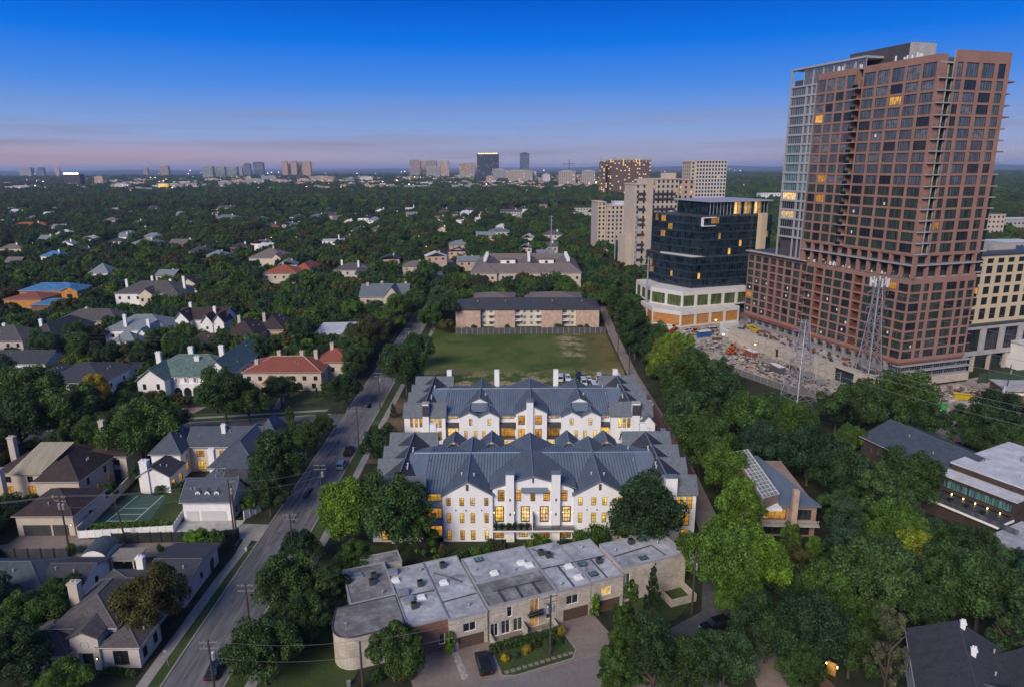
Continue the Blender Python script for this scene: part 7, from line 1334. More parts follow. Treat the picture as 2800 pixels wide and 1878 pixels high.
# slim far pylons along the avenue
for px, py, Y, h in ((1508, 575, 560, 34), (1740, 640, 470, 40), (1684, 610, 520, 38), (1772, 735, 330, 30)):
    x, _ = at(px, py, Y); t = thing('transmission_mast', 'slim grey steel power mast ' + {1508: 'before the far cream blocks', 1740: 'left of the cream stepped tower', 1684: 'beside the cream mid-rise', 1772: 'just left of the pale stone base'}[px], 'mast', (x, Y, 0)); MB().tube((0, 0, 0), (0, 0, h), .55, .3, 8).build('shaft', metal_g, t)
    for z in (h - 1, h - 4, h - 7): MB().box(-1.8, 1.8, -.1, .1, z, z + .2).build('crossarm', metal_g, t)
    foot(x, Y, 2, 2)
# ================================================================ construction yard
def machine(x, y, rz, c, label, boom=True, name='telehandler'):
    t = thing(name, label, 'construction vehicle', (x, y, .05), rz); MB().box(-1.9, 1.9, -.9, .9, .6, 1.3).box(-1.9, -.6, -.85, .85, 1.3, 1.75).build('chassis', paint[c], t); MB().box(-.4, .7, -.2, .85, 1.3, 2.4).build('cab', g_black, t); MB().box(-.45, .75, -.25, .9, 2.4, 2.5).build('cab_roof', paint[c], t)
    if boom: MB().tube((-1.6, -.55, 1.8), (3.4, -.55, 2.6), .22, .18, 6).build('boom', paint[c], t)
    for sx in (-1.25, 1.25):
        for sy in (-1, 1): MB().tube((sx, sy * .75, .5), (sx, sy * 1.1, .5), .52, .52, 12).build('wheel', tyre, t)
    foot(x, y, 4, 4)
def dumpster(x, y, rz, c, label, l=6.0, h=1.9):
    t = thing('dumpster', label, 'dumpster', (x, y, .05), rz); mb = MB(); mb.v = [(-l / 2 + .3, -1.1, .15), (l / 2 - .3, -1.1, .15), (l / 2 - .3, 1.1, .15), (-l / 2 + .3, 1.1, .15), (-l / 2, -1.25, h), (l / 2, -1.25, h), (l / 2, 1.25, h), (-l / 2, 1.25, h)]
    mb.f = [(0, 3, 2, 1), (0, 1, 5, 4), (1, 2, 6, 5), (2, 3, 7, 6), (3, 0, 4, 7)]; mb.m = [0] * 5; mb.build('body', paint[c], t); MB().poly([(-l / 2 + .1, -1.15, h - .5), (l / 2 - .1, -1.15, h - .5), (l / 2 - .1, 1.15, h - .5), (-l / 2 + .1, 1.15, h - .5)]).build('load', wood_g, t)
    for i in range(6): x_ = -l / 2 + .5 + (l - 1) * i / 5; MB().box(x_ - .06, x_ + .06, -1.33, -1.15, .2, h).build('rib', paint[c], t)
    foot(x, y, 4, 4)
dumpster(129.4, 197.2, -15, 'green', 'bright green dumpster at the right end of the construction yard'); dumpster(143.2, 206, -20, 'yellow', 'yellow dumpster beside the brick rubble', 5); dumpster(*tl(-7, 66), 100, 'yellow', 'yellow skip on the tower deck behind the tan wall', 6)
for o in col.objects:
    if o.get('label') == 'yellow skip on the tower deck behind the tan wall': o.location.z = 5.92
machine(*tl(-19, 62), 60, 'orange', 'orange telehandler below the tan retaining wall'); machine(*tl(-24, 56), 20, 'orange', 'orange lift farther down the dirt track'); machine(74, 303, 60, 'orange', 'orange lift by the orange hoardings'); machine(107, 322, 10, 'dblue', 'blue machine at the foot of the pale stone base', False); machine(122.3, 193.0, -20, 'dblue', 'blue machine beside the green dumpster', False); machine(82, 296, 120, 'orange', 'small orange machine on the dirt near the wood edge')
car('pickup', 'white', 79.5, 299.5, 40, 'white pickup on the dirt before the orange hoardings'); car('van', 'white', 91, 300, 15, 'white van among the building materials'); car('pickup', 'dblue', 66, 287, 70, 'blue pickup by the wood edge of the construction site')
rd = random.Random(5); db = MB()
def heap(cx_, cy_, n, sx, sy, mats_, hmax=1.6):
    for k in range(n):
        x, y = rd.gauss(cx_, sx), rd.gauss(cy_, sy); s = rd.uniform(.2, .9); z = rd.random() * hmax * math.exp(-((x - cx_) / sx) ** 2 - ((y - cy_) / sy) ** 2); a = rd.random() * 3; c, s2 = math.cos(a) * s, math.sin(a) * s; w = rd.uniform(.15, .5)
        db.prism([(x - c - s2 * w, y - s2 + c * w), (x + c - s2 * w, y + s2 + c * w), (x + c + s2 * w, y + s2 - c * w), (x - c + s2 * w, y - s2 - c * w)][::-1], z, z + rd.uniform(.1, .5), rd.choice(mats_))
heap(147, 210, 420, 7, 3.5, [0, 0, 1, 2], 2.6); heap(138, 210, 160, 5, 3, [2, 3, 4]); heap(*tl(-20, 22), 420, 4, 9, [0, 2, 3, 4], 1.2); heap(*tl(-22, 40), 380, 4, 8, [0, 1, 3, 4], 1.0); heap(90, 297, 420, 8, 4, [1, 2, 3, 4, 5]); heap(84, 270, 320, 6, 10, [1, 2, 3, 4]); heap(*tl(-15, 4), 120, 3, 4, [0, 2, 4])
o = db.build('building_rubble', [brick_red, concrete_tan, concrete, metal_dg, mat('grey_offcuts', (.30, .30, .29), .8, .3, 1), wood_g]); o['kind'] = 'stuff'; tag(o, 'scattered bricks, timber and rubble over the construction yard', 'rubble')
# site cabins, containers and stacked materials
def container(x, y, rz, m, label, l=6.0, h=2.6, z=.05):
    t = thing('site_container', label, 'container', (x, y, z), rz); MB().box(-l / 2, l / 2, -1.2, 1.2, .12, h).build('body', m, t)
    for i in range(int(l / .5)): MB().box(-l / 2 + .25 + .5 * i - .07, -l / 2 + .25 + .5 * i + .07, -1.25, -1.2, .2, h - .1).build('rib', m, t)
    MB().box(-l / 2 - .05, l / 2 + .05, -1.26, 1.26, h, h + .08).build('roof', metal_w, t); foot(x, y, 4, 3)
container(84, 290, 20, paint['dblue'], 'blue site container on the dirt near the orange hoardings'); container(94, 291, 108, paint['white'], 'white site container among the stacked materials'); container(70, 296, 60, paint['orange'], 'orange container at the left edge of the site'); container(100, 306, 22, paint['white'], 'long white site cabin below the pale stone base', 9); container(*tl(-19, 50), 105, mat('rust_container', (.22, .07, .04), .7, .2, 1), 'rust red container below the tan wall'); container(*tl(-23, 30), 100, paint['grey'], 'grey container in the substation yard'); container(128, 205, -14, paint['white'], 'white cabin beside the orange timber at the tower corner', 5); container(124.5, 190.5, -20, paint['dblue'], 'small blue container left of the green dumpster', 4)
def stack(x, y, rz, m, label, n=4, l=4.0, w=1.6):
    t = thing('material_stack', label, 'building materials', (x, y, .05), rz); r_ = random.Random(int(x * 7 + y))
    for k in range(n):
        for j in range(5): MB().box(-l / 2 + r_.uniform(-.2, .2), l / 2 + r_.uniform(-.2, .2), -w / 2 + w * j / 5 + .02, -w / 2 + w * (j + 1) / 5 - .04, .1 + .28 * k, .34 + .28 * k).build('plank', m, t)
    foot(x, y, 3, 2)
for i, (x, y, rz, m, lb) in enumerate(((88, 284, 15, wood_g, 'stack of brown timber before the blue container'), (97, 283, 70, metal_dg, 'stack of dark steel bars at the head of the tan wall'), (80, 280, 40, concrete_tan, 'stack of pale boards near the wood edge'), (*tl(-17, 58), 100, hoard, 'stack of orange boards beside the telehandler'), (*tl(-20, 44), 95, metal_g, 'stack of grey pipes below the tan wall'), (*tl(-16, 30), 110, wood_g, 'stack of brown timber in the substation yard'), (133, 208.5, -15, hoard, 'stack of orange timber at the tower street corner'), (140, 201, 10, concrete, 'stack of grey slabs beside the yellow dumpster'), (76, 268, 60, metal_g, 'stack of grey tubes at the south end of the site'), (*tl(-24, 12), 20, concrete_tan, 'stack of tan boards near the garage opening'))): stack(x, y, rz, m, lb, 3 + i % 3)
fence('grey mesh fence along the wood edge of the construction site', [(63, 262), (79, 238), (91, 214), (105, 206)], 2.2, 3.0, mat('grey_mesh', (.13, .13, .135), .7, .2, 2), metal_g, 'construction_fence', .03)
for i, (x, y, lb) in enumerate(((93, 304, 'before the pale stone base'), (*tl(-16, 52), 'below the tan wall'), (88, 276, 'in the middle of the dirt yard'))):
    t = thing('work_light', 'small lit work lamp on a stand ' + lb, 'work light', (x, y, 0)); MB().tube((0, 0, 0), (0, 0, 4.2), .07, .05, 6).build('stand', metal_g, t); MB().box(-.35, .35, -.12, .12, 4.2, 4.55).build('lamp', lamp_w, t)
# substation frames between the wall and the trees
for k in range(9):
    x, y = tl(-17 - 2.2 * (k % 3), 8 + 4.6 * k); t = thing('substation_frame', NTH[k] + ' grey steel substation frame below the tan wall, counted from the garage opening', 'steel frame', (x, y, 0), 18, 'substation frames'); h = 5.5 + (k * 37 % 5)
    for s in (-1, 1): MB().tube((s * 1.5, 0, 0), (s * 1.5, 0, h), .12, .1, 5).build('post', metal_g, t)
    MB().tube((-1.9, 0, h), (1.9, 0, h), .1, .1, 5).tube((-1.6, 0, h * .7), (1.6, 0, h * .7), .08, .08, 5).build('beam', metal_g, t)
    for s in (-1, 0, 1): MB().tube((s, 0, h), (s, 0, h + .9), .09, .06, 5).build('insulator', pole_m, t)
    if k % 2: MB().box(-1, 1, -.8, .8, 0, 2.0).box(-1.3, 1.3, -.5, .5, .4, 1.6).build('transformer', metal_g, t)
# small things in the near streets
t = thing('sign_post', 'slender leaning street sign post on the verge at the bottom edge', 'sign', (-51.8, 87.3, 0)); MB().tube((0, 0, 0), (-.35, 0, 2.9), .05, .04, 6).build('post', metal_g, t); MB().box(-.55, .0, -.03, .03, 2.5, 3.0).build('sign_plate', metal_g, t)
t = thing('fire_hydrant', 'pale fire hydrant on the verge tip by the drive apron', 'hydrant', (-52.2, 119.2, .06)); MB().tube((0, 0, 0), (0, 0, .75), .14, .12, 8).tube((0, 0, .75), (0, 0, .95), .17, .05, 8).build('barrel', white2, t); MB().tube((-.25, 0, .5), (.25, 0, .5), .09, .09, 7).build('outlets', white2, t)
t = thing('dumpster', 'small dark wheeled bins by the white fence in the alley', 'bins', (-77.6, 124.0, .05)); MB().box(-1.2, 0, -.6, .6, .1, 1.1).build('body', frame_bl, t); MB().box(.1, 1.2, -.6, .6, .1, 1.0).build('body', frame_bl, t); MB().box(-1.25, .05, -.65, .65, 1.1, 1.2).build('lid', frame_bl, t)
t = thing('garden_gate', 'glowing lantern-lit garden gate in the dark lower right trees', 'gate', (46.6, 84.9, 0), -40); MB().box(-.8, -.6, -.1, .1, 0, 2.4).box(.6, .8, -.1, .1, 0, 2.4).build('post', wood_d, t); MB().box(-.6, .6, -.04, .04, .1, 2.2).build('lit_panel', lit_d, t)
for x in (-.75, .75): MB().tube((x, -.2, 1.7), (x, -.2, 2.0), .09, .09, 6).build('lantern', lamp_w, t)
foot(46.6, 83, 3, 3, 0, 6); sheet('garden_path', [(43, 88.6), (44.6, 88), (47, 80), (44.6, 80)], .03, brick_pave)
t = thing('gas_meter', 'small white utility cabinet on the lawn by the curved stone wall', 'utility box', (*tw(-21.8, -1.6), 0), 21); MB().box(-.25, .25, -.2, .2, 0, .75).build('body', metal_g, t); MB().box(-.28, .28, -.23, .23, .75, .82).build('lid', metal_g, t)
# ================================================================ trees: the ones that stand out, surveyed one by one: (crown centre px on a 2338 px wide view, width px, kind, leaf, label[, height factor])
DP = 2800 / 2338
HERO = [
 (800, 1160, 150, 'round', 'bright', 'bright green tree at the left end of the front white building', 1.25), (900, 1160, 185, 'round', 'fresh', 'large green tree hiding the left wing of the front white building', 1.25), (968, 1200, 120, 'tall', 'fresh', 'green tree touching the left gable of the front white building', 1.3),
 (1470, 1160, 190, 'round', 'dark', 'large dark rounded tree before the right wing of the front white building', 1.12), (705, 1405, 125, 'round', 'dark', 'dark tree on the lawn left of the curved stone wall', 1.2), (640, 1425, 105, 'round', 'dark', 'dark tree on the verge behind the overhanging street tree', 1.2), (815, 1275, 95, 'round', 'dark', 'dark tree between the townhouse back and the left green trees', 1.2), (655, 1330, 155, 'round', 'dark', 'large dark green tree at the street right of the pavement', 1.25), (760, 1335, 105, 'tall', 'dark', 'dark tree behind the curved stone townhouse end', 1.5), (600, 1480, 165, 'round', 'fresh', 'green tree overhanging the street at the bottom edge', 1.2),
 (690, 1250, 90, 'round', 'dark', 'dark tree between the street and the big left green tree', 1.2), (352, 1365, 150, 'round', 'olive', 'brownish olive tree before the grey corner house', 1.25), (897, 1490, 135, 'broad', 'dark', 'dark wide tree before the curved stone wall', 1.1),
 (1440, 1425, 165, 'cone', 'dark', 'tall dark conifer-like tree before the right townhouses', 1.75), (1495, 1490, 190, 'tall', 'dark', 'broad dark tree right of the foreground drive', 1.3), (1405, 1515, 120, 'tall', 'dark', 'dark tree at the bottom edge beside the pale road', 1.4), (1570, 1515, 150, 'round', 'dark', 'dark round tree at the bottom edge before the turning circle', 1.2), (1655, 1500, 140, 'round', 'blue', 'blue-green tree at the bottom edge right of the turning circle', 1.2), (1490, 1335, 48, 'cone', 'dark', 'slim dark conifer against the pale townhouse wall', 3.2),
 (1690, 1170, 165, 'tall', 'bright', 'tallest bright green tree right of the alley', 1.55), (1640, 1275, 165, 'round', 'bright', 'bright green tree beside the townhouse end wall', 1.35), (1735, 1280, 155, 'round', 'bright', 'broad bright green tree below the brown modern house', 1.3), (1690, 1345, 120, 'round', 'bright', 'bright green tree overhanging the corner lawn', 1.2),
 (1755, 1430, 160, 'round', 'dark', 'dark tree right of the parked black vehicle', 1.2), (1865, 1425, 165, 'round', 'dark', 'dark tree in the middle of the lower right wood', 1.2), (1815, 1330, 110, 'round', 'dark', 'small dark tree under the bright green trees', 1.1), (1985, 1300, 190, 'round', 'blue', 'large blue-green tree in the lower right wood', 1.15), (1995, 1120, 150, 'tall', 'blue', 'blue-green tree right of the brown modern house', 1.3), (1920, 1190, 130, 'tall', 'blue', 'dark blue-green tree beside the modern deck', 1.3), (2035, 1195, 125, 'round', 'bright', 'bright green tree left of the office terrace', 1.25), (2090, 1255, 110, 'round', 'lime', 'yellow-green tree below the office terrace', 1.15), (2165, 1300, 150, 'round', 'blue', 'blue-green tree before the low grey annex', 1.1), (2245, 1345, 190, 'round', 'fresh', 'large green tree at the right edge above the corner roofs', 1.15), (2310, 1430, 150, 'cone', 'blue', 'dark conifer at the right edge beside the corner roofs', 1.6), (2032, 1475, 130, 'loose', 'pale', 'loose pale-leaved tree with visible branches at the bottom right', 2.2), (2225, 1245, 110, 'round', 'dark', 'dark tree directly below the office terrace corner', 1.1), (1945, 1480, 120, 'round', 'dark', 'dark tree left of the loose pale tree', 1.3), (1835, 1525, 110, 'round', 'dark', 'dark tree left of the lantern-lit gate', 1.2),
 (1850, 1030, 140, 'round', 'dark', 'dark tree behind the brown modern house', 1.2), (1745, 1010, 110, 'round', 'blue', 'blue-green tree in the wood left below the pylon', 1.2), (1720, 960, 130, 'round', 'bright', 'bright green tree in the middle of the right wood', 1.25), (1640, 905, 140, 'round', 'dark', 'dark tree at the wood edge beside the rear white building', 1.2), (1560, 860, 120, 'round', 'dark', 'dark tree at the north end of the right wood', 1.2), (1528, 820, 105, 'round', 'lime', 'yellow-green tree by the alley at the field corner', 1.2), (1600, 1000, 140, 'round', 'dark', 'dark tree over the alley behind the white building', 1.2), (1565, 945, 120, 'round', 'blue', 'blue-green tree at the alley beside the brick drive', 1.2), (1655, 1075, 120, 'round', 'mid', 'green tree left of the sloping glass roof', 1.3), (1640, 1090, 50, 'round', 'rust', 'small rust-tinged tree left of the sloping glass roof', 1.4), (1930, 1080, 140, 'round', 'dark', 'dark tree right of the sloping glass roof', 1.2), (1965, 935, 140, 'broad', 'dark', 'dark tree below the substation yard', 1.2), (2050, 905, 150, 'round', 'dark', 'round dark tree before the tower street corner', 1.15), (1912, 930, 100, 'round', 'dark', 'dark tree beside the lattice pylon foot', 1.1), (2290, 945, 130, 'round', 'dark', 'dark tree before the low brown brick building', 1.1), (2235, 965, 110, 'round', 'dark', 'dark tree right of the construction lot entrance', 1.1), (2182, 980, 60, 'loose', 'mid', 'thin green tree at the construction lot entrance', 1.9), (2085, 1085, 150, 'round', 'dark', 'dark tree before the long brown building', 1.1),
 (925, 835, 120, 'round', 'dark', 'dark tree at the left edge of the field', 1.15), (955, 795, 75, 'round', 'dark', 'smaller dark tree at the upper left field corner', 1.3), (1410, 690, 70, 'tall', 'dark', 'dark tree behind the right end of the tan apartments', 1.4), (1432, 720, 85, 'tall', 'dark', 'dark tree above the alley by the tan apartments', 1.4), (1452, 755, 95, 'tall', 'dark', 'dark tree at the alley beside the field', 1.4), (846, 762, 95, 'round', 'olive', 'olive tree left of the street beyond the red-roofed house', 1.2), (1012, 702, 75, 'broad', 'mid', 'green tree right of the street before the tan apartments', 1.2), (905, 700, 70, 'round', 'mid', 'green tree overhanging the street beyond the field', 1.2), (790, 885, 80, 'round', 'dark', 'dark tree at the street before the red-roofed house', 1.2), (805, 825, 75, 'round', 'dark', 'dark tree at the street beside the red-roofed house', 1.2),
 (640, 1045, 130, 'round', 'dark', 'large dark tree between the white estate and the street', 1.4), (695, 995, 90, 'round', 'dark', 'dark tree on the verge at the street corner', 1.2), (738, 968, 50, 'round', 'dark', 'small dark tree on the street corner verge', 1.3), (612, 1120, 95, 'round', 'dark', 'dark tree beside the white estate drive', 1.3), (868, 1015, 95, 'round', 'dark', 'dark tree right of the street between the white buildings', 1.2), (660, 945, 28, 'tall', 'mid', 'slim young tree on the side street verge', 2.0), (898, 933, 22, 'cone', 'dark', 'young conifer on the lawn by the rear white building', 2.0),
 (322, 980, 150, 'round', 'fresh', 'large green tree between the two estates', 1.3), (385, 960, 80, 'round', 'dark', 'dark tree at the side street above the white estate', 1.2), (60, 895, 150, 'round', 'mid', 'green tree at the left edge below the white house', 1.2), (40, 955, 140, 'round', 'dark', 'dark tree at the left edge above the brown estate', 1.2), (135, 925, 140, 'round', 'fresh', 'green tree left of the yellow one', 1.2), (220, 888, 76, 'round', 'yellow', 'golden yellow tree before the charcoal-roofed white house', 1.25), (508, 893, 130, 'round', 'dark', 'large dark tree before the green-roofed mansion', 1.2), (565, 915, 90, 'round', 'dark', 'dark tree between the mansion and the red-roofed house', 1.2), (640, 885, 75, 'round', 'dark', 'dark tree before the red-roofed house', 1.1), (245, 1120, 40, 'round', 'dark', 'small dark tree by the tan garage', 1.1), (70, 1400, 130, 'round', 'mid', 'green tree by the ranch house at the left edge', 1.2), (45, 1500, 170, 'round', 'dark', 'dark tree in the lower left corner', 1.1), (140, 1550, 120, 'round', 'mid', 'green tree at the bottom edge before the grey corner house', 1.0), (140, 1345, 90, 'round', 'dark', 'dark tree between the ranch and the grey corner house', 1.0), (25, 1160, 80, 'round', 'dark', 'dark tree at the left edge beside the tan garage', 1.1), (285, 820, 60, 'loose', 'olive', 'thin olive tree before the slate dormered house', 1.8), (660, 775, 75, 'cone', 'pale', 'pale grey-green tree right of the brown hip roofs', 1.3), (190, 790, 70, 'round', 'dark', 'dark tree behind the charcoal-roofed house', 1.2), (415, 790, 70, 'round', 'dark', 'dark tree behind the mansion chimneys', 1.2),
]
EXACT = []
for cx_, cy_, w, kind, m, lb, hf in HERO:
    px, py = cx_ * DP, cy_ * DP; h = 8.
    for _ in range(6): x, y = gnd(px, py, .58 * h); dep = (y * math.cos(PITCH) + (H - .58 * h) * math.sin(PITCH)); rad = w * DP / 2 * dep / 1867; h = rad * hf * 1.75
    EXACT.append((x, y, rad, h, kind, m, lb))
for e in EXACT: tree(e[0], e[1], e[2] * 1.04, e[3], e[4], e[5], e[6])
def blocked(x, y, r_, tall=True):
    for fx, fy, hx, hy, a, fr in FOOT:
        dx, dy = x - fx, y - fy
        if abs(dx) > 75 or abs(dy) > 120: continue
        c, s = math.cos(a), math.sin(a); u, v = dx * c + dy * s, -dx * s + dy * c
        if abs(u) < hx + r_ * .55 and -hy - r_ * .55 < v < hy + r_ * .55: return True
        if fr and tall and abs(u) < hx - 1 and -hy - fr < v < 0: return True
    if y < 300 and -53 - r_ * .45 < x < -38 + r_ * .45: return True
    if 300 <= y < 700 and -49.5 - r_ * .12 < x + max(0, (y - 420)) * .05 < -41.5 + r_ * .12: return True
    if 36 - r_ * .5 < x < 47 + r_ * .5 and 60 < y < 345: return True
    if -101 < x < -52 and 165 < y < 214: return True
    if 66 < x < 132 and y > 186 - max(0, (x - 100)) * .3 and y < 350: return True
    if -39 < x < 44 and 210 < y < 298: return True
    if -42 < x < -24 and 60 < y < 216: return True
    if -34 < x < 39 and 60 < y < 212: return True
    if x < -45 and CT(x) - 11 - r_ * .4 < y < CT(x) + 5: return True
    if 56 < x < 215 and 172 < y < 350 and in_site(x, y, r_): return True
    return False
SITE = [(60, 280), (64, 345), (140, 352), (140, 300), (215, 250), (215, 215), (160, 194), (140, 178), (124, 171), (108, 174), (106, 203), (92, 210), (80, 234), (64, 258)]
def in_site(x, y, r_):
    ins = False; n = len(SITE)
    for i in range(n):
        (ax, ay), (bx2, by2) = SITE[i], SITE[(i + 1) % n]
        if (ay > y) != (by2 > y) and x < (bx2 - ax) * (y - ay) / (by2 - ay) + ax: ins = not ins
        l2 = (bx2 - ax) ** 2 + (by2 - ay) ** 2; k = max(0, min(1, ((x - ax) * (bx2 - ax) + (y - ay) * (by2 - ay)) / l2))
        if math.hypot(x - ax - k * (bx2 - ax), y - ay - k * (by2 - ay)) < r_ * .6: return True
    return ins
GRID = {}
def put_pt(x, y, r_): GRID.setdefault((int(x // 12), int(y // 12)), []).append((x, y, r_))
def clear(x, y, r_, f=.60):
    gx, gy = int(x // 12), int(y // 12)
    for i in range(gx - 1, gx + 2):
        for j in range(gy - 1, gy + 2):
            for (a, b2, c) in GRID.get((i, j), []):
                if math.hypot(a - x, b2 - y) < (r_ + c) * f: return False
    return True
for e in EXACT: put_pt(e[0], e[1], e[2])
rt = random.Random(21)
LM = [(-64, 98, 'the grey corner house'), (-84, 107, 'the ranch house'), (-83, 137, 'the sport court'), (-64.6, 135, 'the dormered white garage'), (-72, 156, 'the white estate'), (-104, 149, 'the brown-roofed estate'), (-95, 131, 'the tan garage'), (-108, 224, 'the green-roofed mansion'), (-74, 228, 'the red-tiled house'), (-142, 221, 'the charcoal-roofed white house'), (-181, 242, 'the low white house at the left edge'), (-200, 276, 'the slate-roofed pale house'), (-154, 272, 'the pale slate dormered house'), (-138, 304, 'the three-gabled white house'), (-108, 284, 'the brown hip-roofed house'), (-76, 293, 'the flat white-roofed house'), (-258, 380, 'the orange house'), (-198, 374, 'the grey mansion'), (-67, 362, 'the steep slate gables'), (7, 322, 'the tan brick apartments'), (10, 445, 'the mauve-roofed complex'), (55, 137, 'the brown modern house'), (102, 152, 'the long dark brown building'), (99, 130, 'the modern office'), (61, 79, 'the lower right corner house'), (83, 188, 'the lattice pylon'), (44, 240, 'the field alley'), (32.6, 95, 'the shaded turning circle'), (168, 203, 'the low brown brick building'), (44, 160, 'the brick drive'), (129, 197, 'the green dumpster'), (-47, 300, 'the far street'), (75, 318, 'the orange hoardings')]
ORD = ['', 'second ', 'third ', 'fourth ', 'fifth ', 'sixth ', 'seventh ', 'eighth ', 'ninth ', 'tenth ', 'eleventh ', 'twelfth ', 'thirteenth ', 'fourteenth ', 'fifteenth ', 'sixteenth ', 'seventeenth ', 'eighteenth ', 'nineteenth ', 'twentieth ', 'next ', 'farther ', 'still farther ', 'outermost ']
CW = dict(dark='dark green', mid='mid green', blue='blue-green', bright='bright green', olive='olive'); KW = dict(round='rounded', broad='spreading', tall='tall')
def tree_labels(items):
    """each tree is told by its look and by the landmark nearest to it, counted outward from the landmark"""
    keyed = {}
    for i, (x, y, r_, kd, m) in enumerate(items):
        d, lx, ly, ph = min((math.hypot(x - a, y - b2), a, b2, c) for a, b2, c in LM); side = ('left of' if x < lx else 'right of') if abs(x - lx) > abs(y - ly) * .8 else ('behind' if y > ly else 'before')
        keyed.setdefault((CW[m] + ' ' + KW[kd] + ' tree', side, ph), []).append((d, i))
    out = [None] * len(items)
    for (look, side, ph), l in keyed.items():
        for n_, (d, i) in enumerate(sorted(l)): out[i] = (look + ' ' + side + ' ' + ph) if len(l) == 1 else (look + ', ' + (ORD[n_] if n_ < 24 else 'most distant ') + 'closest ' + side + ' ' + ph)
    return out
fill = []
for k in range(26000):
    y = 84 + (rt.random() ** .75) * 300; half = y * .80 + 22; x = rt.uniform(-half, half); r_ = rt.choice([3.4, 4.2, 4.8, 5.4, 6.0]) if y > 150 else rt.choice([2.6, 3.4, 4.2, 5.0])
    if blocked(x, y, r_): continue
    if x > 100 and y > 350: continue
    if not clear(x, y, r_): continue
    put_pt(x, y, r_); fill.append((x, y, r_))
for k in range(9000):       # a second, lower storey between the houses at left
    y = 96 + rt.random() * 240; x = rt.uniform(-y * .8 - 15, -55); r_ = rt.choice([2.1, 2.5, 3.0])
    if blocked(x, y, r_, False) or not clear(x, y, r_, .62): continue
    put_pt(x, y, r_); fill.append((x, y, r_))
fill.sort(key=lambda q: -(q[2] / q[1])); near, far_fill = fill[:225], fill[225:]
items = [(x, y, r_, rt.choices(['round', 'broad', 'tall'], [6, 2, 2])[0], rt.choices(['dark', 'mid', 'blue', 'bright', 'olive'], [5, 4.5, 2.5, 1.3, .8])[0]) for x, y, r_ in near]
for (x, y, r_, kd, m), lb in zip(items, tree_labels(items)): tree(x, y, r_, r_ * (1.8 if kd != 'tall' else 2.3) * rt.uniform(.9, 1.15) + (1.0 if r_ > 3.2 else .2), kd, m, lb, 'garden and wood trees')
# low garden planting near houses
sh = []
for k in range(900):
    y = 84 + rt.random() * 170; x = rt.uniform(-y * .8 - 10, -57)
    if blocked(x, y, 1.2, False) or not clear(x, y, 1.2, .5) or len(sh) > 140: continue
    put_pt(x, y, 1.0); sh.append((x, y, 1.2, 'round', rt.choice(['dark', 'mid', 'dark', 'olive'])))
for (x, y, r_, kd, m), lb in zip(sh, tree_labels(sh)): bush(x, y, rt.uniform(.8, 1.6), rt.uniform(1.0, 2.4), m, lb.replace('rounded tree', 'low shrub'), group='garden shrubs left of the street')
# more roofs half hidden in the far wood
fhs = []; rh = random.Random(77)
for k in range(400):
    y = 430 + 900 * rh.random(); x = rh.uniform(-.74, .06) * y
    if len(fhs) >= 72 or blocked(x, y, 9) or any(math.hypot(x - a[0], y - a[1]) < 30 for a in fhs): continue
    fhs.append((x, y, 9, 'round', rh.choice(['dark', 'mid', 'blue', 'olive'])))
RW_ = dict(dark=('charcoal-roofed', shingle_dk), mid=('brown-roofed', shingle_mauve), blue=('pale-roofed', white_roof), olive=('grey-roofed', shingle_lt))
for (x, y, _, kd, m), lb in zip(fhs, tree_labels(fhs)):
    t = thing('house', lb.replace(CW[m] + ' rounded tree', RW_[m][0] + ' far house half hidden in trees'), 'house', (x, y, 0), rh.uniform(-12, 12), 'houses scattered in the far wood'); w, d_ = rh.uniform(5, 9), rh.uniform(5, 7); h = rh.uniform(5.5, 7.5)
    b = (-w, w, -d_, d_); MB().box(-w, w, -d_, d_, 0, h).build('wall', rh.choice([white2, cream, brick_tan, greige]), t); r = MB(); roof(r, b, h, rh.choice(['hip', 'gx', 'gy']), rh.uniform(2.6, 4), .5); r.build('roof', RW_[m][1], t); MB().box(w * .3, w * .3 + 1, 0, .9, h, h + 3.8).build('chimney', beige, t)
    for i in range(3): window(t, (-w, -d_), (1, 0), w * (i + .5) * .66, h - 2.4, 1.6, 1.5, 2, 1, frame_dk, lit_p if rh.random() < .12 else g_dark, .1, True, -.06)
    foot(x, y, w + 2, d_ + 2, 0, y * .05)
# ---- the wood beyond: one mass, instanced on scattered points
pts = [(x, y, r_, rt.random()) for x, y, r_ in far_fill]
for k in range(15000):
    y = 380 + 820 * rt.random() ** 1.15; half = y * .80 + 25; x = rt.uniform(-half, half); r_ = rt.choice([4.0, 5.0, 5.6, 6.4])
    if blocked(x, y, r_) or not clear(x, y, r_, .56): continue
    put_pt(x, y, r_); pts.append((x, y, r_, rt.random()))
CITY = lambda x, y: False
for k in range(26000):
    y = 1200 + 3800 * rt.random() ** 1.3; half = y * .80; x = rt.uniform(-half, half); r_ = 6.0 + y / 700 + rt.random() * 3
    if rt.random() < .35 and y > 2400 and x < y * .3: continue
    pts.append((x, y, r_, rt.random()))
pa = np.array(pts); me = bpy.data.meshes.new('tree_points'); me.vertices.add(len(pa)); co_ = np.zeros((len(pa), 3)); co_[:, :2] = pa[:, :2]; me.vertices.foreach_set('co', co_.ravel())
at_ = me.attributes.new('rad', 'FLOAT', 'POINT'); at_.data.foreach_set('value', pa[:, 2].astype(np.float32)); at2 = me.attributes.new('rnd', 'FLOAT', 'POINT'); at2.data.foreach_set('value', pa[:, 3].astype(np.float32)); me.update()
wood = put('wooded_suburb', me, kind='stuff'); tag(wood, 'unbroken dark green tree canopy stretching to the skyline', 'wood')
src = []
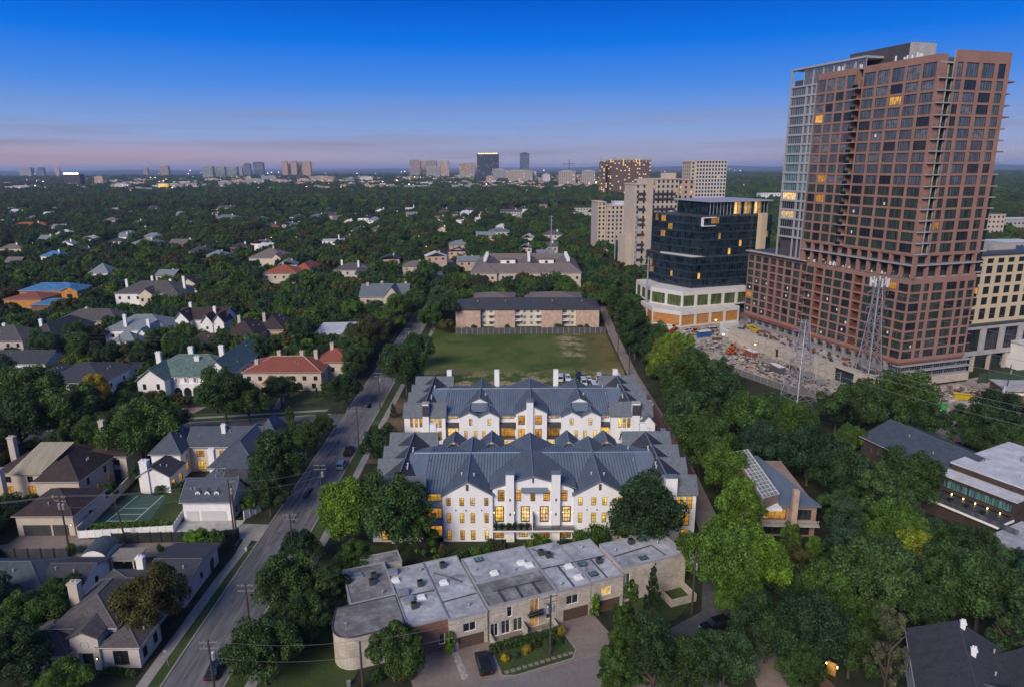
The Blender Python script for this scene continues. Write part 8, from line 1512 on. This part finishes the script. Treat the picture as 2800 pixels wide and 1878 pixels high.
for i, (kd, m) in enumerate((('round', 'dark'), ('broad', 'mid'), ('round', 'blue'), ('broad', 'dark'), ('round', 'mid'), ('round', 'fresh'), ('broad', 'olive'))):   # seven far trees of the wood lend it their crowns
    x, y, r_, _ = pts[-1 - i]; t = thing('tree', 'far tree lost in the wood below the horizon', 'tree', (x, y, 0), 0, 'far trees of the wood'); t.scale = (r_, r_, r_ * 1.7); src.append(crown_obj(CROWN_LO[kd][i % 4], t, LEAF[m]))
ng = bpy.data.node_groups.new('wood_scatter', 'GeometryNodeTree'); ng.interface.new_socket('Geometry', in_out='INPUT', socket_type='NodeSocketGeometry'); ng.interface.new_socket('Geometry', in_out='OUTPUT', socket_type='NodeSocketGeometry')
N = ng.nodes.new; K_ = ng.links.new; gi, go = N('NodeGroupInput'), N('NodeGroupOutput'); jn = N('GeometryNodeJoinGeometry')
for o in src[::-1]:
    oi = N('GeometryNodeObjectInfo'); oi.inputs['Object'].default_value = o; oi.inputs['As Instance'].default_value = True; oi.transform_space = 'ORIGINAL'; K_(oi.outputs['Geometry'], jn.inputs[0])
ip = N('GeometryNodeInstanceOnPoints'); K_(gi.outputs[0], ip.inputs['Points']); K_(jn.outputs[0], ip.inputs['Instance']); ip.inputs['Pick Instance'].default_value = True
rv = N('FunctionNodeRandomValue'); rv.data_type = 'INT'; rv.inputs[4].default_value = 0; rv.inputs[5].default_value = 69; K_(rv.outputs[2], ip.inputs['Instance Index'])
rr2 = N('FunctionNodeRandomValue'); rr2.data_type = 'FLOAT_VECTOR'; rr2.inputs[0].default_value = (0, 0, 0); rr2.inputs[1].default_value = (.06, .06, 6.283); K_(rr2.outputs[0], ip.inputs['Rotation'])
na = N('GeometryNodeInputNamedAttribute'); na.data_type = 'FLOAT'; na.inputs[0].default_value = 'rad'; nb = N('GeometryNodeInputNamedAttribute'); nb.data_type = 'FLOAT'; nb.inputs[0].default_value = 'rnd'
mm1 = N('ShaderNodeMapRange'); mm1.inputs[3].default_value = 1.45; mm1.inputs[4].default_value = 2.15; K_(nb.outputs[0], mm1.inputs[0]); mu = N('ShaderNodeMath'); mu.operation = 'MULTIPLY'; K_(na.outputs[0], mu.inputs[0]); K_(mm1.outputs[0], mu.inputs[1]); cx3 = N('ShaderNodeCombineXYZ'); K_(na.outputs[0], cx3.inputs[0]); K_(na.outputs[0], cx3.inputs[1]); K_(mu.outputs[0], cx3.inputs[2]); K_(cx3.outputs[0], ip.inputs['Scale']); K_(ip.outputs[0], go.inputs[0])
md = wood.modifiers.new('scatter', 'NODES'); md.node_group = ng

# ================================================================ the skyline (photo px: left, right, top; base on the ground), each tower with storeys of windows
def sky_mat(name, c, win, bay=3.2, fl=3.6, litp=.08, metal=0.):
    """a far facade: windows too small to pick apart, as a grid in the material"""
    m = bpy.data.materials.new(name); m.use_nodes = True; t = m.node_tree; b = t.nodes['Principled BSDF']; b.inputs['Roughness'].default_value = .6
    co = t.nodes.new('ShaderNodeTexCoord'); s = t.nodes.new('ShaderNodeSeparateXYZ'); t.links.new(co.outputs['Object'], s.inputs[0])
    def M_(op, a, c2=None):
        q = t.nodes.new('ShaderNodeMath'); q.operation = op
        for i, x in enumerate((a, c2)):
            if x is None: continue
            if isinstance(x, (int, float)): q.inputs[i].default_value = x
            else: t.links.new(x, q.inputs[i])
        return q.outputs[0]
    u = M_('DIVIDE', M_('ADD', s.outputs[0], s.outputs[1]), bay); v = M_('DIVIDE', s.outputs[2], fl); fu, fv = M_('FRACT', u), M_('FRACT', v)
    w = M_('MULTIPLY', M_('MULTIPLY', M_('GREATER_THAN', fu, .25), M_('LESS_THAN', fu, .8)), M_('MULTIPLY', M_('GREATER_THAN', fv, .3), M_('LESS_THAN', fv, .8)))
    wn_ = t.nodes.new('ShaderNodeTexWhiteNoise'); wn_.noise_dimensions = '2D'; cb = t.nodes.new('ShaderNodeCombineXYZ'); t.links.new(M_('FLOOR', u), cb.inputs[0]); t.links.new(M_('FLOOR', v), cb.inputs[1]); t.links.new(cb.outputs[0], wn_.inputs[0])
    mx = t.nodes.new('ShaderNodeMixRGB'); t.links.new(w, mx.inputs[0]); mx.inputs[1].default_value = (*c, 1); mx.inputs[2].default_value = (*win, 1); t.links.new(mx.outputs[0], b.inputs['Base Color'])
    b.inputs['Emission Color'].default_value = (1, .62, .24, 1); t.links.new(M_('MULTIPLY', M_('MULTIPLY', w, M_('LESS_THAN', wn_.outputs[0], litp)), 1.5), b.inputs['Emission Strength']); MATS[name] = m; return m
sk_mauve = sky_mat('mauve_tower', (.26, .20, .19), (.09, .08, .09)); sk_tan = sky_mat('tan_tower', (.30, .22, .18), (.07, .06, .06), litp=.14); sk_black = sky_mat('black_tower', (.012, .018, .030), (.016, .028, .045), litp=.035, bay=5, fl=4); sk_blue = sky_mat('blue_tower', (.05, .08, .13), (.09, .13, .19), litp=.05); sk_cream = sky_mat('cream_block', (.38, .32, .27), (.10, .09, .09), bay=5.5, fl=4, litp=.03); sk_pink = sky_mat('pink_block', (.36, .25, .22), (.12, .09, .09), litp=.16); sk_grey = sky_mat('grey_block', (.25, .25, .26), (.13, .14, .16), litp=.05); sk_glass = sky_mat('glass_block', (.13, .18, .19), (.20, .25, .24), litp=.08); sk_dk = sky_mat('brown_lit_tower', (.135, .085, .070), (.035, .028, .028), bay=4.4, fl=3.8, litp=.20); sk_or = sky_mat('orange_tower', (.40, .24, .16), (.20, .13, .10), litp=.05); sk_white = sky_mat('white_block', (.50, .50, .51), (.34, .34, .36), litp=.02); sk_dark = sky_mat('dark_box', (.022, .018, .020), (.03, .025, .028), litp=0.0)
w1 = lambda x, y: (1080 + x / 4.175, 400 + y / 4.175); w5 = lambda x, y: (480 + x / 4.496, 420 + y / 4.496); w4 = lambda x, y: (x / 4.676, 430 + y / 4.676); w2 = lambda x, y: (1580 + x / 5.567, 410 + y / 5.567)
SKY = [(w1, 165, 285, 152, 4200, sk_mauve, 'mauve tower at the left of the central skyline group'), (w1, 293, 352, 168, 4300, sk_tan, 'tan tower just right of the mauve tower'), (w1, 350, 472, 158, 4400, sk_mauve, 'wide mauve tower in the central group'), (w1, 355, 510, 237, 3900, sk_grey, 'lower grey block before the mauve towers'), (w1, 492, 615, 168, 4100, sk_pink, 'pinkish tower closing the central group at right'), (w1, 732, 912, 190, 3800, sk_tan, 'tan gridded tower left of the black tower'), (w1, 738, 905, 300, 3600, sk_cream, 'low cream base block below the tan gridded tower'), (w1, 935, 1184, 86, 3400, sk_black, 'black glass slab tower with roof lights in the centre of the skyline'), (w1, 1115, 1262, 262, 3100, sk_grey, 'low dark block right of the black slab'), (w1, 1425, 1533, 78, 3500, sk_blue, 'slim blue glass tower right of the black slab'), (w1, 1255, 1574, 278, 2700, sk_cream, 'long cream office block below the slim blue tower'), (w1, 1576, 1614, 288, 2750, sk_white, 'white blank end wall right of the long cream block'), (w1, 1688, 1770, 318, 2500, sk_white, 'plain white box building right of centre'), (w1, 1870, 2062, 283, 2100, sk_cream, 'cream gridded block below the crane'), (w1, 2066, 2134, 330, 2150, sk_tan, 'reddish block between the two cream gridded blocks'), (w1, 2132, 2286, 280, 2050, sk_cream, 'second cream gridded block left of the dark lit tower'), (w1, 1180, 1290, 368, 2600, sk_dark, 'low black shed under the black slab'), (w1, 1040, 1130, 345, 2800, sk_pink, 'low pinkish block under the black slab'),
 (w2, 345, 430, 150, 1480, sk_dk, 'left end bay of the dark lit tower'), (w2, 432, 1115, 132, 1500, sk_dk, 'wide dark brown residential tower with many lit windows'),
 (w5, 318, 450, 152, 3900, sk_glass, 'grey glass block of the far left campus'), (w5, 485, 600, 156, 4000, sk_glass, 'pale glass block in the far left campus'), (w5, 605, 748, 158, 4100, sk_glass, 'long glass block in the far left campus'), (w5, 756, 812, 155, 4300, sk_grey, 'small grey tower right of the far left campus'), (w5, 832, 914, 126, 4600, sk_blue, 'left blue glass tower'), (w5, 945, 1070, 108, 4700, sk_blue, 'taller blue-green glass tower'), (w5, 1302, 1370, 93, 4800, sk_or, 'first orange residential tower of the cluster'), (w5, 1372, 1408, 120, 4850, sk_or, 'low link in the orange cluster'), (w5, 1408, 1482, 90, 4800, sk_or, 'second orange residential tower of the cluster'), (w5, 1482, 1546, 99, 4850, sk_mauve, 'mauve tower in the orange cluster'), (w5, 1550, 1655, 95, 4800, sk_or, 'third orange residential tower of the cluster'), (w5, 858, 1085, 318, 2600, sk_grey, 'long grey block in the left middle distance'), (w5, 855, 925, 285, 2700, sk_pink, 'lit pink block behind the long grey one'), (w5, 520, 675, 340, 2300, sk_grey, 'bluish grey box in the left middle distance'), (w5, 1492, 1640, 312, 2700, sk_pink, 'lit pinkish block left of centre'), (w5, 1646, 1940, 284, 2750, sk_pink, 'long lit tan office complex left of centre'), (w5, 2265, 2420, 286, 2900, sk_white, 'pale box building left of the mauve tower'), (w5, 1048, 1110, 275, 3000, sk_grey, 'small grey tower in the left middle distance'), (w5, 1110, 1235, 278, 3000, sk_grey, 'low grey block beside the lit beacon'), (w5, 360, 520, 310, 3100, sk_pink, 'red-roofed apartment row in the far left distance'), (w5, 680, 850, 330, 2650, sk_pink, 'warm lit low block in the far left distance'), (w5, 1200, 1345, 325, 2700, sk_or, 'warm lit low hall left of centre'),
 (w4, 236, 386, 135, 5200, sk_grey, 'hazy block on the horizon at far left'), (w4, 470, 552, 136, 5200, sk_blue, 'second hazy block on the horizon at far left'), (w4, 690, 748, 140, 5300, sk_pink, 'small pinkish block on the far left horizon'), (w4, 800, 1012, 216, 2500, sk_dark, 'dark box building with white roof lights at far left'), (w4, 1196, 1310, 250, 2700, sk_pink, 'pale pink block right of the dark box building'), (w4, 2022, 2112, 338, 2000, lit_y, 'small building washed in yellow light at left'), (w4, 2112, 2322, 345, 2020, sk_grey, 'long grey wall right of the yellow-lit building'), (w4, 2040, 2145, 110, 4900, sk_mauve, 'dark hazy tower on the left horizon'), (w4, 1825, 1880, 133, 5000, sk_mauve, 'small hazy tower on the left horizon'), (w4, 60, 420, 374, 2100, sk_white, 'long low pale roof at the left edge'), (w4, 1470, 1640, 340, 2150, sk_white, 'low white roofed sheds at left')]  # the yellow-washed building's walls glow: light on them put into the material
for wf, a, b_, top, Y, m, lb in SKY:
    (px0, py), (px1, _) = wf(a, top), wf(b_, top); x0, z1 = at(px0, py, Y); x1, _ = at(px1, py, Y); w = (x1 - x0) / 2; z1 = max(z1, 12); d_ = max(18, min(60, w * .9))
    t = thing('distant_building', lb, 'building', ((x0 + x1) / 2, Y, 0), 0)
    MB().box(-w, w, 0, d_, 0, z1 * .97).build('shaft', m, t); MB().box(-w * .55, w * .5, d_ * .2, d_ * .8, z1 * .97, z1 * 1.0 + 1.5).box(-w * 1.01, w * 1.01, -.4, .6, z1 * .955, z1 * .985).build('roof_plant', concrete if m not in (sk_black, sk_dark, sk_blue) else dk_panel, t)
    if 'lights' in lb:
        for k in range(9): MB().box(-w * .8 + w * .2 * k - 2.0, -w * .8 + w * .2 * k + 2.0, -1.2, -.4, z1 * .985, z1 * .985 + 3).build('roof_light', lamp_c if 'white' in lb else lamp_w, t)
    if 'dark brown' in lb:
        for k in range(14): MB().box(-w + 2 * w * (k + .3) / 14, -w + 2 * w * (k + .55) / 14, -.8, -.2, z1 * .90, z1 * .97).build('crown_pilaster', lit_p if k in (1, 5, 9, 10) else sk_cream, t)
# low roofs of the distant city, too many and too small to count
rf = MB(); rq = random.Random(31)
for k in range(620):
    y = rq.uniform(1900, 4300); x = y * (rq.gauss(-.30, .22) if rq.random() < .62 else rq.gauss(.03, .08))
    if abs(x) > y * .78: continue
    w, d_, h = rq.uniform(9, 38), rq.uniform(8, 20), rq.choice([13, 15, 17, 20, 24]); rf.box(x - w, x + w, y, y + d_, 0, h, rq.choice([0, 0, 1, 2, 3, 4]))
    if rq.random() < .5: rf.box(x - w * .3, x + w * .2, y + 2, y + d_ * .7, h, h + rq.uniform(2, 5), rq.choice([0, 1, 2]))
o = rf.build('distant_rooftops', [sk_pink, sk_grey, sk_white, sk_cream, sk_tan]); o['kind'] = 'stuff'; tag(o, 'jumble of low buildings of the distant city', 'rooftops')
# tower crane
x, z1 = at(*w1(1990, 155), 3300); t = thing('tower_crane', 'slender tower crane on the horizon right of the slim blue tower', 'crane', (x, 3300, 0)); MB().box(-1.5, 1.5, -1.5, 1.5, 0, z1).build('mast', metal_dg, t); MB().box(-27, 24, -.9, .9, z1 * .80, z1 * .80 + 2).build('jib', metal_dg, t); MB().box(-29, -24, -1.5, 1.5, z1 * .77, z1 * .77 + 4).build('counterweight', metal_dg, t)
# city lights: lamps too many and too far to count
lg = MB(); rl = random.Random(9)
def lamp(x, y, z, s, m=0): lg.v += [(x - s, y, z), (x + s, y, z), (x, y - s, z), (x, y + s, z), (x, y, z - s), (x, y, z + s)]; n = len(lg.v) - 6; q = [(0, 2, 5), (2, 1, 5), (1, 3, 5), (3, 0, 5), (2, 0, 4), (1, 2, 4), (3, 1, 4), (0, 3, 4)]; lg.f.extend([tuple(n + i for i in f) for f in q]); lg.m.extend([m] * 8)
for k in range(240):
    y = 1500 + 3600 * rl.random() ** .8; x = rl.uniform(-.76, .16) * y if rl.random() < .8 else rl.uniform(.1, .8) * y; lamp(x, y, rl.uniform(15, 24), y * rl.uniform(.0002, .00055), 0 if rl.random() < .6 else 1)
for k in range(60): y = rl.uniform(5000, 9000); x = rl.uniform(-.78, .8) * y; lamp(x, y, 25, y * rl.uniform(.00018, .0004), 1)
for k in range(26): y = rl.uniform(520, 1400); x = rl.uniform(-.74, .0) * y; lamp(x, y, rl.uniform(9.5, 12), .1 + y * rl.uniform(.0001, .0002), 0)
for px, py in ((1240, 487), (1100, 483), (1120, 492), (1085, 495), (1630, 500), (520, 467), (600, 478), (1205, 482), (455, 492), (700, 477)): x, y = gnd(px, py, 20); lamp(x, y, 20, y * .0012, 0)
o = lg.build('city_lights', [lamp_w, lamp_c]); o['kind'] = 'stuff'; tag(o, 'sparkling street and window lights of the distant city', 'lights')
# low hills on the horizon
hl = MB(); n = 90; prev = None
for i in range(n + 1):
    a = -1.05 + 2.1 * i / n; d_ = 15000; z = 40 + 30 * math.sin(i * .7) * math.sin(i * .23) + 25 * math.sin(i * .11 + 1); p = (math.sin(a) * d_, math.cos(a) * d_)
    if prev: hl.poly([(*prev[0], -5), (*p, -5), (p[0] * 1.03, p[1] * 1.03, z), (prev[0][0] * 1.03, prev[0][1] * 1.03, prev[1])]); hl.poly([(prev[0][0] * 1.03, prev[0][1] * 1.03, prev[1]), (p[0] * 1.03, p[1] * 1.03, z), (p[0] * 1.4, p[1] * 1.4, -5), (prev[0][0] * 1.4, prev[0][1] * 1.4, -5)])
    prev = (p, z)
struct('hills', hl, ground_m)
# evening haze
hz = MB().box(-26000, 26000, -300, 24000, -8, 150).build('haze', []) if False else None
hm = bpy.data.materials.new('evening_haze'); hm.use_nodes = True; ht = hm.node_tree; ht.nodes.clear(); pv = ht.nodes.new('ShaderNodeVolumePrincipled'); pv.inputs['Color'].default_value = (.55, .68, .98, 1); pv.inputs['Density'].default_value = HAZE; pv.inputs['Anisotropy'].default_value = .0; ho = ht.nodes.new('ShaderNodeOutputMaterial'); ht.links.new(pv.outputs[0], ho.inputs['Volume'])
if HAZE > 0:
    o = MB().box(-30000, 30000, -300, 29000, -8, 130).build('haze', hm); o['kind'] = 'stuff'; tag(o, 'thin blue evening haze over the suburb', 'haze')
